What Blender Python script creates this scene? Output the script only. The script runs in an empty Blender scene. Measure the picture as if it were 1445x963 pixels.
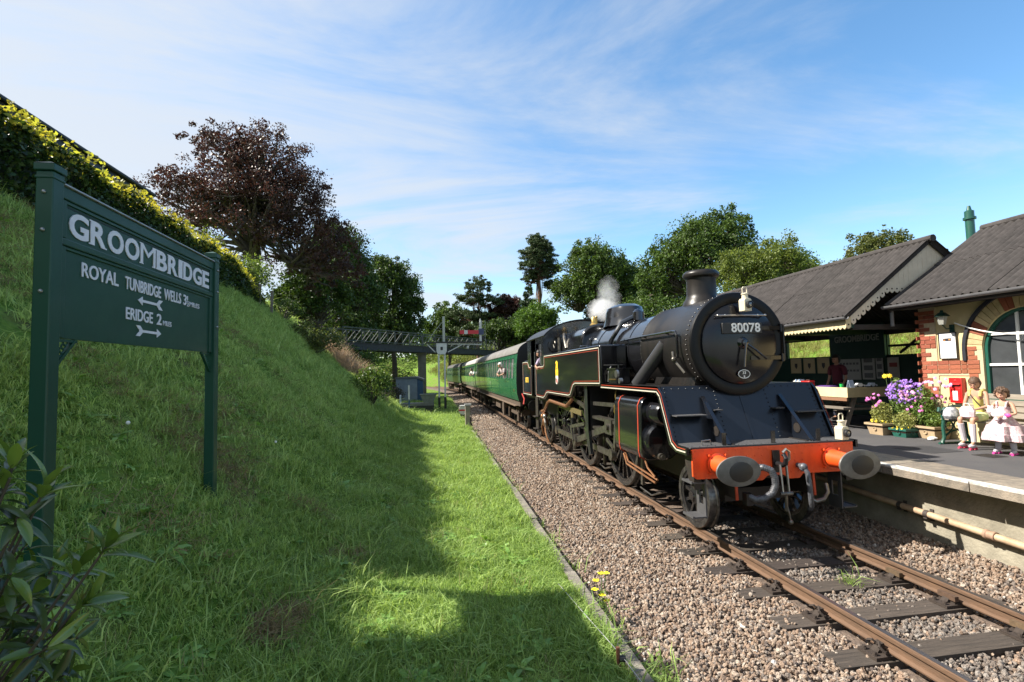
import bpy, bmesh, math, random
import numpy as np
from mathutils import Vector, Matrix, Euler
R = math.radians
random.seed(7); rng = np.random.default_rng(11)
scene = bpy.context.scene
COL = scene.collection

# ------------------------------------------------------------------ camera, sky, sun, exposure
CAM = (-4.647, -6.503, 2.362); YAW, PITCH, ROLL, FPX = 0.15486, 0.06046, -0.02371, 720.2
cd = bpy.data.cameras.new("camera"); cam = bpy.data.objects.new("camera", cd); COL.objects.link(cam)
_c, _s = math.cos(YAW), math.sin(YAW)
_r = Vector((_c, -_s, 0)); _f = Vector((_s * math.cos(PITCH), _c * math.cos(PITCH), math.sin(PITCH))); _u = _r.cross(_f)
_cr, _sr = math.cos(ROLL), math.sin(ROLL)
_r2 = _cr * _r + _sr * _u; _u2 = -_sr * _r + _cr * _u
_m = Matrix((( _r2.x, _u2.x, -_f.x), (_r2.y, _u2.y, -_f.y), (_r2.z, _u2.z, -_f.z))).to_4x4()
_m.translation = Vector(CAM); cam.matrix_world = _m
cd.sensor_width = 36; cd.lens = 36 * FPX / 1445; cd.clip_start = 0.05; cd.clip_end = 3000
scene.camera = cam

SUN_TRAVEL = Vector((3.55, -0.62, -3.45)).normalized()
SUN_EL = math.asin(-SUN_TRAVEL.z); SUN_AZ = math.atan2(-SUN_TRAVEL.x, -SUN_TRAVEL.y)
world = bpy.data.worlds.new("World"); scene.world = world; world.use_nodes = True
wn = world.node_tree.nodes; wl = world.node_tree.links; wn.clear()
sky = wn.new('ShaderNodeTexSky'); sky.sky_type = 'NISHITA'; sky.sun_disc = False
sky.sun_elevation = SUN_EL; sky.sun_rotation = SUN_AZ; sky.air_density = 1.0; sky.dust_density = 0.35; sky.ozone_density = 2.6
bg = wn.new('ShaderNodeBackground'); bg.inputs[1].default_value = 0.15
out = wn.new('ShaderNodeOutputWorld')
tc = wn.new('ShaderNodeTexCoord'); sep = wn.new('ShaderNodeSeparateXYZ'); wl.new(tc.outputs['Generated'], sep.inputs[0])
def wmath(op, a, b=None, clamp=False):
    n = wn.new('ShaderNodeMath'); n.operation = op; n.use_clamp = clamp
    for i, v in enumerate((a, b)):
        if v is None: continue
        if isinstance(v, (int, float)): n.inputs[i].default_value = v
        else: wl.new(v, n.inputs[i])
    return n.outputs[0]
zz = wmath('ADD', wmath('MAXIMUM', sep.outputs[2], 0.0), 0.10)
cmb = wn.new('ShaderNodeCombineXYZ')
wl.new(wmath('DIVIDE', sep.outputs[0], zz), cmb.inputs[0]); wl.new(wmath('DIVIDE', sep.outputs[1], zz), cmb.inputs[1])
mp = wn.new('ShaderNodeMapping'); mp.inputs['Rotation'].default_value = (0, 0, R(35)); mp.inputs['Scale'].default_value = (0.45, 0.85, 1); mp.inputs['Location'].default_value = (1.3, 0.4, 0)
wl.new(cmb.outputs[0], mp.inputs[0])
n1 = wn.new('ShaderNodeTexNoise'); n1.inputs['Scale'].default_value = 1.25; n1.inputs['Detail'].default_value = 9; n1.inputs['Roughness'].default_value = 0.62; n1.inputs['Distortion'].default_value = 1.1
wl.new(mp.outputs[0], n1.inputs['Vector'])
n2 = wn.new('ShaderNodeTexNoise'); n2.inputs['Scale'].default_value = 0.55; n2.inputs['Detail'].default_value = 8
wl.new(cmb.outputs[0], n2.inputs['Vector'])
# thin cirrus, thicker on the sun's side of the sky
sunside = wmath('MULTIPLY', wmath('ADD', wmath('MULTIPLY', sep.outputs[0], -0.60), 0.14), 0.52)
dens = wmath('ADD', wmath('ADD', wmath('MULTIPLY', n1.outputs[0], 0.9), wmath('MULTIPLY', n2.outputs[0], 0.65)), sunside)
mr = wn.new('ShaderNodeMapRange'); mr.interpolation_type = 'SMOOTHSTEP'
mr.inputs[1].default_value = 0.60; mr.inputs[2].default_value = 1.02; mr.inputs[3].default_value = 0; mr.inputs[4].default_value = 0.9
wl.new(dens, mr.inputs[0])
hz = wn.new('ShaderNodeMapRange'); hz.inputs[1].default_value = 0.0; hz.inputs[2].default_value = 0.26; hz.inputs[3].default_value = 0.55; hz.inputs[4].default_value = 0.0
hz.interpolation_type = 'SMOOTHSTEP'
wl.new(sep.outputs[2], hz.inputs[0])
fac = wmath('MAXIMUM', mr.outputs[0], hz.outputs[0], True)
mx = wn.new('ShaderNodeMix'); mx.data_type = 'RGBA'
wl.new(fac, mx.inputs['Factor']); hsv = wn.new('ShaderNodeHueSaturation'); hsv.inputs['Saturation'].default_value = 1.14; hsv.inputs['Hue'].default_value = 0.493; hsv.inputs['Value'].default_value = 0.47; wl.new(sky.outputs[0], hsv.inputs['Color']); wl.new(hsv.outputs[0], mx.inputs['A']); mx.inputs['B'].default_value = (1.42, 1.50, 1.60, 1)
wl.new(mx.outputs['Result'], bg.inputs[0]); wl.new(bg.outputs[0], out.inputs[0])

sl = bpy.data.lights.new("sun", 'SUN'); sl.energy = 3.1; sl.angle = R(0.53); sl.color = (1.0, 0.93, 0.82)
so = bpy.data.objects.new("sun", sl); COL.objects.link(so); so.rotation_euler = SUN_TRAVEL.to_track_quat('-Z', 'Y').to_euler(); so.location = (-30, 5, 40)
vs = scene.view_settings; vs.view_transform = 'Standard'; vs.look = 'None'; vs.gamma = 1; vs.exposure = 1.9
try: vs.use_curve_mapping = False
except Exception: pass
scene.cycles.volume_step_rate = 2; scene.cycles.max_bounces = 8; scene.cycles.volume_bounces = 3; scene.cycles.transparent_max_bounces = 12

# ------------------------------------------------------------------ helpers
MATS = {}
def mat(name, col, rough=0.6, metal=0.0, var=0.0, vscale=6.0, col2=None, bump=0.0, bscale=40.0, rand=0.0, coat=0.0, spec=0.5, emit=None, stretch=None, isl=False):
    """procedural material: base colour broken up by two noises, bump, per-object variation"""
    if name in MATS: return MATS[name]
    m = bpy.data.materials.new(name); m.use_nodes = True; nt = m.node_tree; N = nt.nodes; L = nt.links
    b = N['Principled BSDF']; b.inputs['Roughness'].default_value = rough; b.inputs['Metallic'].default_value = metal
    b.inputs['Coat Weight'].default_value = coat; b.inputs['Coat Roughness'].default_value = 0.06; b.inputs['Specular IOR Level'].default_value = spec
    c = (*col, 1)
    t = N.new('ShaderNodeTexCoord'); vec = t.outputs['Object']
    if stretch:
        mpn = N.new('ShaderNodeMapping'); mpn.inputs['Scale'].default_value = stretch; L.new(vec, mpn.inputs[0]); vec = mpn.outputs[0]
    last = None
    if var > 0 or col2:
        n = N.new('ShaderNodeTexNoise'); n.inputs['Scale'].default_value = vscale; n.inputs['Detail'].default_value = 6; n.inputs['Roughness'].default_value = 0.65
        L.new(vec, n.inputs['Vector'])
        mr = N.new('ShaderNodeMapRange'); mr.inputs[1].default_value = 0.32; mr.inputs[2].default_value = 0.68; L.new(n.outputs[0], mr.inputs[0])
        mxn = N.new('ShaderNodeMix'); mxn.data_type = 'RGBA'; L.new(mr.outputs[0], mxn.inputs['Factor'])
        d = col2 if col2 else tuple(v * (1 - var) for v in col)
        mxn.inputs['A'].default_value = c; mxn.inputs['B'].default_value = (*d, 1); last = mxn.outputs['Result']
        r_ = N.new('ShaderNodeMapRange'); r_.inputs[3].default_value = max(0.02, rough - 0.08); r_.inputs[4].default_value = min(1, rough + 0.12)
        L.new(n.outputs[0], r_.inputs[0]); L.new(r_.outputs[0], b.inputs['Roughness'])
    if rand > 0 or isl:
        hs = N.new('ShaderNodeHueSaturation')
        if isl:
            g = N.new('ShaderNodeNewGeometry'); rv = g.outputs['Random Per Island']
        else:
            oi = N.new('ShaderNodeObjectInfo'); rv = oi.outputs['Random']
        mr2 = N.new('ShaderNodeMapRange'); mr2.inputs[3].default_value = 1 - rand; mr2.inputs[4].default_value = 1 + rand; L.new(rv, mr2.inputs[0]); L.new(mr2.outputs[0], hs.inputs['Value'])
        wnz = N.new('ShaderNodeTexWhiteNoise'); wnz.noise_dimensions = '1D'; L.new(rv, wnz.inputs['W'])
        mr3 = N.new('ShaderNodeMapRange'); mr3.inputs[3].default_value = 0.5 - rand * 0.05; mr3.inputs[4].default_value = 0.5 + rand * 0.05; L.new(wnz.outputs[0], mr3.inputs[0]); L.new(mr3.outputs[0], hs.inputs['Hue'])
        if last: L.new(last, hs.inputs['Color'])
        else: hs.inputs['Color'].default_value = c
        last = hs.outputs[0]
    if last: L.new(last, b.inputs['Base Color'])
    else: b.inputs['Base Color'].default_value = c
    if bump > 0:
        n = N.new('ShaderNodeTexNoise'); n.inputs['Scale'].default_value = bscale; n.inputs['Detail'].default_value = 5; L.new(vec, n.inputs['Vector'])
        bp = N.new('ShaderNodeBump'); bp.inputs['Strength'].default_value = bump; bp.inputs['Distance'].default_value = 0.02
        L.new(n.outputs[0], bp.inputs['Height']); L.new(bp.outputs[0], b.inputs['Normal'])
    if emit:
        b.inputs['Emission Color'].default_value = (*emit[:3], 1); b.inputs['Emission Strength'].default_value = emit[3]
    MATS[name] = m; return m

def leafmat(name, col, col2, trans=0.4, rough=0.45, rand=0.35, spec=0.3):
    """leaf: diffuse/gloss front mixed with light passing through; hue and value differ leaf by leaf"""
    if name in MATS: return MATS[name]
    m = bpy.data.materials.new(name); m.use_nodes = True; nt = m.node_tree; N = nt.nodes; L = nt.links
    b = N['Principled BSDF']; b.inputs['Roughness'].default_value = rough; b.inputs['Specular IOR Level'].default_value = spec
    g = N.new('ShaderNodeNewGeometry'); oi = N.new('ShaderNodeObjectInfo')
    ad = N.new('ShaderNodeMath'); ad.operation = 'ADD'; L.new(g.outputs['Random Per Island'], ad.inputs[0]); L.new(oi.outputs['Random'], ad.inputs[1])
    wz = N.new('ShaderNodeTexWhiteNoise'); wz.noise_dimensions = '1D'; L.new(ad.outputs[0], wz.inputs['W'])
    t = N.new('ShaderNodeTexCoord'); n = N.new('ShaderNodeTexNoise'); n.inputs['Scale'].default_value = 0.45; n.inputs['Detail'].default_value = 3; L.new(t.outputs['Object'], n.inputs['Vector'])
    mr = N.new('ShaderNodeMapRange'); mr.inputs[1].default_value = 0.3; mr.inputs[2].default_value = 0.7; L.new(n.outputs[0], mr.inputs[0])
    av = N.new('ShaderNodeMath'); av.operation = 'MULTIPLY_ADD'; av.inputs[1].default_value = 0.55; L.new(wz.outputs[0], av.inputs[0])
    hf = N.new('ShaderNodeMath'); hf.operation = 'MULTIPLY'; hf.inputs[1].default_value = 0.45; L.new(mr.outputs[0], hf.inputs[0]); L.new(hf.outputs[0], av.inputs[2])
    mxn = N.new('ShaderNodeMix'); mxn.data_type = 'RGBA'; L.new(av.outputs[0], mxn.inputs['Factor']); mxn.inputs['A'].default_value = (*col, 1); mxn.inputs['B'].default_value = (*col2, 1)
    hs = N.new('ShaderNodeHueSaturation'); L.new(mxn.outputs['Result'], hs.inputs['Color'])
    v = N.new('ShaderNodeMapRange'); v.inputs[3].default_value = 1 - rand; v.inputs[4].default_value = 1 + rand; L.new(wz.outputs[0], v.inputs[0]); L.new(v.outputs[0], hs.inputs['Value'])
    L.new(hs.outputs[0], b.inputs['Base Color'])
    tr = N.new('ShaderNodeBsdfTranslucent'); hs2 = N.new('ShaderNodeHueSaturation'); hs2.inputs['Hue'].default_value = 0.485; hs2.inputs['Saturation'].default_value = 1.14; hs2.inputs['Value'].default_value = 1.5
    L.new(hs.outputs[0], hs2.inputs['Color']); L.new(hs2.outputs[0], tr.inputs[0])
    ms = N.new('ShaderNodeMixShader'); ms.inputs[0].default_value = trans
    L.new(b.outputs[0], ms.inputs[1]); L.new(tr.outputs[0], ms.inputs[2]); L.new(ms.outputs[0], N['Material Output'].inputs[0])
    MATS[name] = m; return m

class MB:
    """collects shapes that become ONE mesh"""
    def __init__(s): s.v = []; s.f = []
    def add(s, V, F):
        o = len(s.v); s.v.extend([tuple(p) for p in V]); s.f.extend([tuple(i + o for i in f) for f in F]); return s
    def box(s, x0, x1, y0, y1, z0, z1):
        return s.add([(x0, y0, z0), (x1, y0, z0), (x1, y1, z0), (x0, y1, z0), (x0, y0, z1), (x1, y0, z1), (x1, y1, z1), (x0, y1, z1)],
                     [(0, 3, 2, 1), (4, 5, 6, 7), (0, 1, 5, 4), (1, 2, 6, 5), (2, 3, 7, 6), (3, 0, 4, 7)])
    def bar(s, p, q, w, h, up=(0, 0, 1)):
        """rectangular bar from p to q, w across, h along up"""
        p = Vector(p); q = Vector(q); d = (q - p).normalized(); up = Vector(up)
        if abs(d.dot(up)) > 0.98: up = Vector((0, 1, 0)) if abs(d.y) < 0.9 else Vector((1, 0, 0))
        a = d.cross(up).normalized(); b = a.cross(d).normalized(); a *= w / 2; b *= h / 2
        V = [p - a - b, p + a - b, p + a + b, p - a + b, q - a - b, q + a - b, q + a + b, q - a + b]
        return s.add(V, [(0, 1, 2, 3), (7, 6, 5, 4), (0, 4, 5, 1), (1, 5, 6, 2), (2, 6, 7, 3), (3, 7, 4, 0)])
    def cyl(s, p, q, r1, r2=None, n=16, caps=True):
        r2 = r1 if r2 is None else r2; p = Vector(p); q = Vector(q); d = (q - p).normalized()
        a = d.orthogonal().normalized(); b = d.cross(a)
        V = []
        for c, r in ((p, r1), (q, r2)):
            for i in range(n):
                t = 2 * math.pi * i / n; V.append(c + a * (r * math.cos(t)) + b * (r * math.sin(t)))
        F = [(i, (i + 1) % n, n + (i + 1) % n, n + i) for i in range(n)]
        if caps: F += [tuple(range(n - 1, -1, -1)), tuple(range(n, 2 * n))]
        return s.add(V, F)
    def tube(s, pts, r, n=8, closed=False):
        pts = [Vector(p) for p in pts]; k = len(pts); rs = r if isinstance(r, (list, tuple)) else [r] * k
        V = []; a = None
        for i, p in enumerate(pts):
            d = (pts[min(i + 1, k - 1)] - pts[max(i - 1, 0)])
            if closed: d = pts[(i + 1) % k] - pts[i - 1]
            d.normalize()
            a = d.orthogonal().normalized() if a is None else (a - d * a.dot(d)).normalized()
            b = d.cross(a)
            for j in range(n):
                t = 2 * math.pi * j / n; V.append(p + a * (rs[i] * math.cos(t)) + b * (rs[i] * math.sin(t)))
        F = []
        for i in range(k - (0 if closed else 1)):
            for j in range(n):
                i2 = (i + 1) % k; F.append((i * n + j, i * n + (j + 1) % n, i2 * n + (j + 1) % n, i2 * n + j))
        if not closed: F += [tuple(range(n - 1, -1, -1)), tuple(range((k - 1) * n, k * n))]
        return s.add(V, F)
    def lathe(s, prof, c=(0, 0, 0), axis='z', n=24, sx=1.0, sy=1.0):
        """prof: list of (radius, height along axis); closed at radius 0"""
        V = []; F = []; c = Vector(c)
        for r, h in prof:
            for j in range(n):
                t = 2 * math.pi * j / n; x = r * math.cos(t) * sx; y = r * math.sin(t) * sy
                V.append(c + (Vector((x, y, h)) if axis == 'z' else Vector((x, -h, y)) if axis == '-y' else Vector((x, h, y)) if axis == 'y' else Vector((h, x, y))))
        for i in range(len(prof) - 1):
            for j in range(n):
                F.append((i * n + j, i * n + (j + 1) % n, (i + 1) * n + (j + 1) % n, (i + 1) * n + j))
        F += [tuple(range(n - 1, -1, -1)), tuple(range((len(prof) - 1) * n, len(prof) * n))]
        return s.add(V, F)
    def prism(s, poly, a0, a1, axis='x'):
        """poly in the plane across axis (x: (y,z), y: (x,z), z: (x,y)), extruded a0..a1"""
        k = len(poly); mk = {'x': lambda a, p: (a, p[0], p[1]), 'y': lambda a, p: (p[0], a, p[1]), 'z': lambda a, p: (p[0], p[1], a)}[axis]
        V = [mk(a0, p) for p in poly] + [mk(a1, p) for p in poly]
        F = [tuple(range(k - 1, -1, -1)), tuple(range(k, 2 * k))] + [(i, (i + 1) % k, k + (i + 1) % k, k + i) for i in range(k)]
        return s.add(V, F)
    def sph(s, c, r, n=12, m=8, sc=(1, 1, 1)):
        c = Vector(c); V = [c + Vector((0, 0, -r * sc[2]))]
        for i in range(1, m):
            a = -math.pi / 2 + math.pi * i / m
            for j in range(n):
                t = 2 * math.pi * j / n; V.append(c + Vector((r * sc[0] * math.cos(a) * math.cos(t), r * sc[1] * math.cos(a) * math.sin(t), r * sc[2] * math.sin(a))))
        V.append(c + Vector((0, 0, r * sc[2]))); F = []
        for j in range(n): F.append((0, 1 + (j + 1) % n, 1 + j))
        for i in range(m - 2):
            for j in range(n):
                F.append((1 + i * n + j, 1 + i * n + (j + 1) % n, 1 + (i + 1) * n + (j + 1) % n, 1 + (i + 1) * n + j))
        o = 1 + (m - 2) * n
        for j in range(n): F.append((o + j, o + (j + 1) % n, len(V) - 1))
        return s.add(V, F)
    def moved(s, M):
        s.v = [tuple(M @ Vector(p)) for p in s.v]; return s
    def mesh(s, name, smooth=35):
        me = bpy.data.meshes.new(name); me.from_pydata(s.v, [], s.f); me.update()
        bm = bmesh.new(); bm.from_mesh(me); bmesh.ops.recalc_face_normals(bm, faces=bm.faces); bm.to_mesh(me); bm.free()
        if smooth:
            me.shade_smooth(); me.set_sharp_from_angle(angle=R(smooth))
        return me

def tag(o, label=None, cat=None, group=None, kind=None):
    if label: o['label'] = label
    if cat: o['category'] = cat
    if group: o['group'] = group
    if kind: o['kind'] = kind
    return o
def link(name, data, parent=None, loc=None, rot=None):
    o = bpy.data.objects.new(name, data); COL.objects.link(o)
    if parent is not None: o.parent = parent
    if loc is not None: o.location = loc
    if rot is not None: o.rotation_euler = rot
    return o
def obj(name, mb, m, parent=None, smooth=35, bevel=0, loc=None, rot=None):
    me = mb.mesh(name, smooth) if isinstance(mb, MB) else mb
    if m is not None and not me.materials: me.materials.append(m)
    o = link(name, me, parent, loc, rot)
    if bevel:
        b = o.modifiers.new('bevel', 'BEVEL'); b.width = bevel; b.segments = 2; b.limit_method = 'ANGLE'; b.angle_limit = R(40); b.harden_normals = False
    return o
def empty(name, loc=(0, 0, 0), rz=0, label=None, cat=None, group=None):
    e = link(name, None, None, loc, (0, 0, rz)); e.empty_display_size = 0.1
    return tag(e, label, cat, group)
def copytree(o, parent=None):
    c = o.copy(); COL.objects.link(c); c.parent = parent
    for ch in [x for x in bpy.data.objects if x.parent == o]: copytree(ch, c)
    return c
def rawmesh(name, V, quads=None, tris=None, smooth=False):
    """fast mesh from numpy arrays"""
    me = bpy.data.meshes.new(name); V = np.asarray(V, np.float32); me.vertices.add(len(V)); me.vertices.foreach_set('co', V.ravel())
    F = quads if quads is not None else tris; F = np.asarray(F, np.int32); k = F.shape[1]
    me.loops.add(F.size); me.loops.foreach_set('vertex_index', F.ravel())
    me.polygons.add(len(F)); me.polygons.foreach_set('loop_start', np.arange(0, F.size, k, dtype=np.int32)); me.polygons.foreach_set('loop_total', np.full(len(F), k, np.int32))
    me.update(calc_edges=True)
    if smooth: me.shade_smooth()
    return me
def text_mesh(body, size, extrude=0.004, offset=0.0, align='CENTER', sx=1.0, spacing=1.0):
    c = bpy.data.curves.new('text', 'FONT'); c.body = body; c.size = size; c.extrude = extrude; c.offset = offset; c.align_x = align; c.align_y = 'CENTER'; c.space_character = spacing; c.resolution_u = 4
    o = bpy.data.objects.new('text', c); COL.objects.link(o); bpy.context.view_layer.update()
    me = bpy.data.meshes.new_from_object(o.evaluated_get(bpy.context.evaluated_depsgraph_get()))
    bpy.data.objects.remove(o); bpy.data.curves.remove(c)
    if sx != 1: me.transform(Matrix.Diagonal((sx, 1, 1, 1)))
    me.materials.clear(); return me
def scatter(name, pts, rots, scales, variants, m):
    """thousands of small pieces of one mass: geometry-node instances of a few meshes on points"""
    me = bpy.data.meshes.new(name); me.vertices.add(len(pts)); me.vertices.foreach_set('co', np.asarray(pts, np.float32).ravel())
    a = me.attributes.new('rot', 'FLOAT_VECTOR', 'POINT'); a.data.foreach_set('vector', np.asarray(rots, np.float32).ravel())
    a = me.attributes.new('scl', 'FLOAT_VECTOR', 'POINT'); a.data.foreach_set('vector', np.asarray(scales, np.float32).ravel())
    a = me.attributes.new('idx', 'INT', 'POINT'); a.data.foreach_set('value', rng.integers(0, len(variants), len(pts)).astype(np.int32))
    o = link(name, me)
    ng = bpy.data.node_groups.new(name, 'GeometryNodeTree'); ng.interface.new_socket('Geometry', in_out='INPUT', socket_type='NodeSocketGeometry'); ng.interface.new_socket('Geometry', in_out='OUTPUT', socket_type='NodeSocketGeometry')
    N = ng.nodes; L = ng.links; gi = N.new('NodeGroupInput'); go = N.new('NodeGroupOutput')
    ip = N.new('GeometryNodeInstanceOnPoints'); mp_ = N.new('GeometryNodeMeshToPoints'); L.new(gi.outputs[0], mp_.inputs['Mesh']); L.new(mp_.outputs[0], ip.inputs['Points'])
    jn = N.new('GeometryNodeJoinGeometry')
    for v in reversed(variants):
        v.materials.clear(); v.materials.append(m)
        vo = bpy.data.objects.new(name + '_piece', v)
        oi = N.new('GeometryNodeObjectInfo'); oi.inputs['Object'].default_value = vo; oi.transform_space = 'ORIGINAL'
        gti = N.new('GeometryNodeGeometryToInstance'); L.new(oi.outputs['Geometry'], gti.inputs[0]); L.new(gti.outputs[0], jn.inputs[0])
    L.new(jn.outputs[0], ip.inputs['Instance']); ip.inputs['Pick Instance'].default_value = True
    def attr(nm, ty):
        n = N.new('GeometryNodeInputNamedAttribute'); n.data_type = ty; n.inputs[0].default_value = nm; return [s for s in n.outputs if s.enabled and s.name == 'Attribute'][0]
    L.new(attr('idx', 'INT'), ip.inputs['Instance Index'])
    er = N.new('FunctionNodeEulerToRotation'); L.new(attr('rot', 'FLOAT_VECTOR'), er.inputs[0]); L.new(er.outputs[0], ip.inputs['Rotation'])
    L.new(attr('scl', 'FLOAT_VECTOR'), ip.inputs['Scale']); L.new(ip.outputs[0], go.inputs[0])
    md = o.modifiers.new('scatter', 'NODES'); md.node_group = ng
    return tag(o, kind='stuff')
def at(px, py, D):
    """the point at depth D metres along the photograph's pixel"""
    d = _r2 * ((px - 722.5) / FPX) - _u2 * ((py - 481.5) / FPX) + _f
    return Vector(CAM) + d * D
def hit(px, py, far=60):
    """where the photograph's pixel meets the ground"""
    D = 2.0
    while D < far:
        v = at(px, py, D)
        if v.z < float(height(v.x, v.y)): return (v.x, v.y, float(height(v.x, v.y)))
        D += .1
    v = at(px, py, 25); return (v.x, v.y, float(height(v.x, v.y)))

# ------------------------------------------------------------------ terrain
def track_x(y): y = np.asarray(y, float); return -np.clip(y - 50, 0, None) ** 2 / 360.0
def sstep(a, b, t): t = np.clip((t - a) / (b - a), 0, 1); return t * t * (3 - 2 * t)
def lump(x, y):
    return (np.sin(x * 1.7 + 1.3 * np.sin(y * .9)) * np.sin(y * 1.3 + .7 * np.sin(x * 1.1)) * 0.5 + np.sin(x * 4.1 + y * 2.3) * np.sin(y * 3.7 - x * 1.9) * 0.25)
def height(x, y):
    x = np.asarray(x, float); y = np.asarray(y, float); xt = track_x(y)
    toe = xt - 5.35 - 3.6 * sstep(20, 31, y) - 8 * sstep(60, 90, y)
    d = toe - x
    left = np.interp(d, [-2.4, 0, .8, 1.85, 6.95, 8.2, 40, 300], [-.16, 0.0, .32, 1.16, 5.8, 6.15, 7.5, 14])
    left = left + lump(x, y) * np.clip(d * .05 + .02, .012, .16)
    pl = sstep(28, 36, y)
    toe_r = xt + 9.2 * (1 - pl) + 3.4 * pl - 5 * sstep(80, 110, y)
    e = x - toe_r
    right = np.interp(e, [-.5, 0, 1.2, 5.5, 12, 40, 300], [-.3, -.2, .9, 3.9, 6.3, 8.5, 16]) + lump(x * .6, y * .6) * np.clip(e * .05, 0, .2)
    mid = -.36 + 0 * x
    z = np.where(x < xt - 2.93, left, np.where(e > -.5, right, mid))
    far = sstep(105, 150, y) * 7
    return np.maximum(z, far - .4 * (far < .1))
def nonuni(a, b, c, step0, grow):
    """coordinates dense round c"""
    o = [c]; s = step0; v = c
    while v < b: v += s; o.append(v); s *= grow
    s = step0; v = c
    while v > a: v -= s; o.insert(0, v); s *= grow
    return np.array(o)

# ------------------------------------------------------------------ ground
def ground_material():
    m = bpy.data.materials.new('ground_turf'); m.use_nodes = True; N = m.node_tree.nodes; L = m.node_tree.links; b = N['Principled BSDF']; b.inputs['Roughness'].default_value = 0.95; b.inputs['Specular IOR Level'].default_value = 0.1
    t = N.new('ShaderNodeTexCoord')
    def noise(sc, det=6):
        n = N.new('ShaderNodeTexNoise'); n.inputs['Scale'].default_value = sc; n.inputs['Detail'].default_value = det; L.new(t.outputs['Object'], n.inputs['Vector']); return n.outputs[0]
    def mix(f, a, b_):
        x = N.new('ShaderNodeMix'); x.data_type = 'RGBA'; L.new(f, x.inputs['Factor'])
        for s, k in ((a, 'A'), (b_, 'B')):
            if isinstance(s, tuple): x.inputs[k].default_value = (*s, 1)
            else: L.new(s, x.inputs[k])
        return x.outputs['Result']
    def rng_(s, a, b_):
        r = N.new('ShaderNodeMapRange'); r.inputs[1].default_value = a; r.inputs[2].default_value = b_; L.new(s, r.inputs[0]); return r.outputs[0]
    g = mix(rng_(noise(9), .35, .65), (0.09, 0.17, 0.024), (0.15, 0.23, 0.04))
    g = mix(rng_(noise(1.1), .52, .74), g, (0.17, 0.15, 0.07))
    g = mix(rng_(noise(22, 3), .6, .72), g, (0.028, 0.02, 0.012))
    L.new(g, b.inputs['Base Color'])
    bp = N.new('ShaderNodeBump'); bp.inputs['Strength'].default_value = .8; bp.inputs['Distance'].default_value = .08; L.new(noise(14, 8), bp.inputs['Height']); L.new(bp.outputs[0], b.inputs['Normal'])
    return m
xs = np.unique(np.round(np.concatenate([-nonuni(18, 420, 18, .8, 1.18), np.arange(-18, -3, .16), [-3.0, -2.945, -2.92, -2.0, 0, 2.0, 4], np.arange(3.4, 24, .45), nonuni(24, 420, 24, .8, 1.18)]), 3))
ys = np.concatenate([np.arange(-14, 36, .3), np.arange(36, 170, 1.6), nonuni(170, 900, 170, 4, 1.2)])
GX, GY = np.meshgrid(xs, ys); GX = GX + track_x(GY).clip(-60)
GZ = height(GX, GY); nx = len(xs); ny = len(ys)
ii = (np.arange(ny - 1)[:, None] * nx + np.arange(nx - 1)[None, :]).ravel()
gm = rawmesh('ground', np.stack([GX, GY, GZ], -1).reshape(-1, 3), quads=np.stack([ii, ii + 1, ii + nx + 1, ii + nx], 1), smooth=True)
gm.materials.append(ground_material())
tag(link('ground', gm), 'grassy railway cutting with a steep bank', None, None, 'structure')

# ------------------------------------------------------------------ grass blades (one mass nobody could count)
def tuft(n, h, spread, lean, w, seed, broad=False):
    r = np.random.default_rng(seed); V = []; F = []
    for i in range(n):
        a = r.uniform(0, 6.28); rad = spread * math.sqrt(r.uniform()); bx, by = rad * math.cos(a), rad * math.sin(a)
        d = r.uniform(0, 6.28); hh = h * r.uniform(.45, 1.1); ln = lean * hh * r.uniform(.2, 1.5); ww = w * r.uniform(.6, 1.2); p = r.uniform(0, 3.14)
        px, py = math.cos(p) * ww, math.sin(p) * ww; dx, dy = math.cos(d) * ln, math.sin(d) * ln; o = len(V)
        V += [(bx - px, by - py, 0), (bx + px, by + py, 0), (bx + dx * .3 + px * .9, by + dy * .3 + py * .9, hh * .55), (bx + dx * .3 - px * .9, by + dy * .3 - py * .9, hh * .55), (bx + dx, by + dy, hh * (1 - .25 * lean))]
        F += [(o, o + 1, o + 2, o + 3), (o + 3, o + 2, o + 4)]
    me = bpy.data.meshes.new('tuft'); me.from_pydata(V, [], F); me.update(); return me
GRASS = leafmat('grass_blade', (0.175, 0.315, 0.06), (0.32, 0.40, 0.14), trans=.42, rough=.5, rand=.4, spec=.25)
tufts = [tuft(16, .12, .085, .8, .0032, s) for s in range(4)] + [tuft(12, .17, .10, 1.1, .004, 9), tuft(9, .07, .07, 1.3, .010, 12), tuft(8, .06, .08, 1.0, .013, 13)]
def clump_noise(x, y): return .5 + .5 * np.sin(x * 2.1 + 1.7 * np.sin(y * 1.3)) * np.sin(y * 1.9 + 1.5 * np.sin(x * 1.6))
P = []
def sow(n, x0, x1, y0, y1, smin, smax, hi=None):
    x = rng.uniform(x0, x1, n); y = rng.uniform(y0, y1, n); k = (x < -3.12)
    bare = ((x + 6.05) ** 2 + (y + 1.9) ** 2 < .02) | ((x + 5.95) ** 2 + (y + 1.55) ** 2 < .008)
    k &= ~bare; x = x[k]; y = y[k]; z = height(x, y)
    s = rng.uniform(smin, smax, len(x)) * (.65 + .7 * clump_noise(x, y)); P.append(np.stack([x, y, z - .01, s], 1))
sow(15000, -9, -3, -5.2, 1.5, .7, 1.35)
sow(15000, -12.4, -3, 0, 9, .9, 1.7)
sow(16000, -12.4, -3, 9, 20, 1.2, 2.2)
sow(14000, -14, -3, 20, 46, 1.6, 3.0)
sow(2200, -3.5, -3.12, -5, 20, .8, 1.5)
P = np.concatenate(P)
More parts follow.
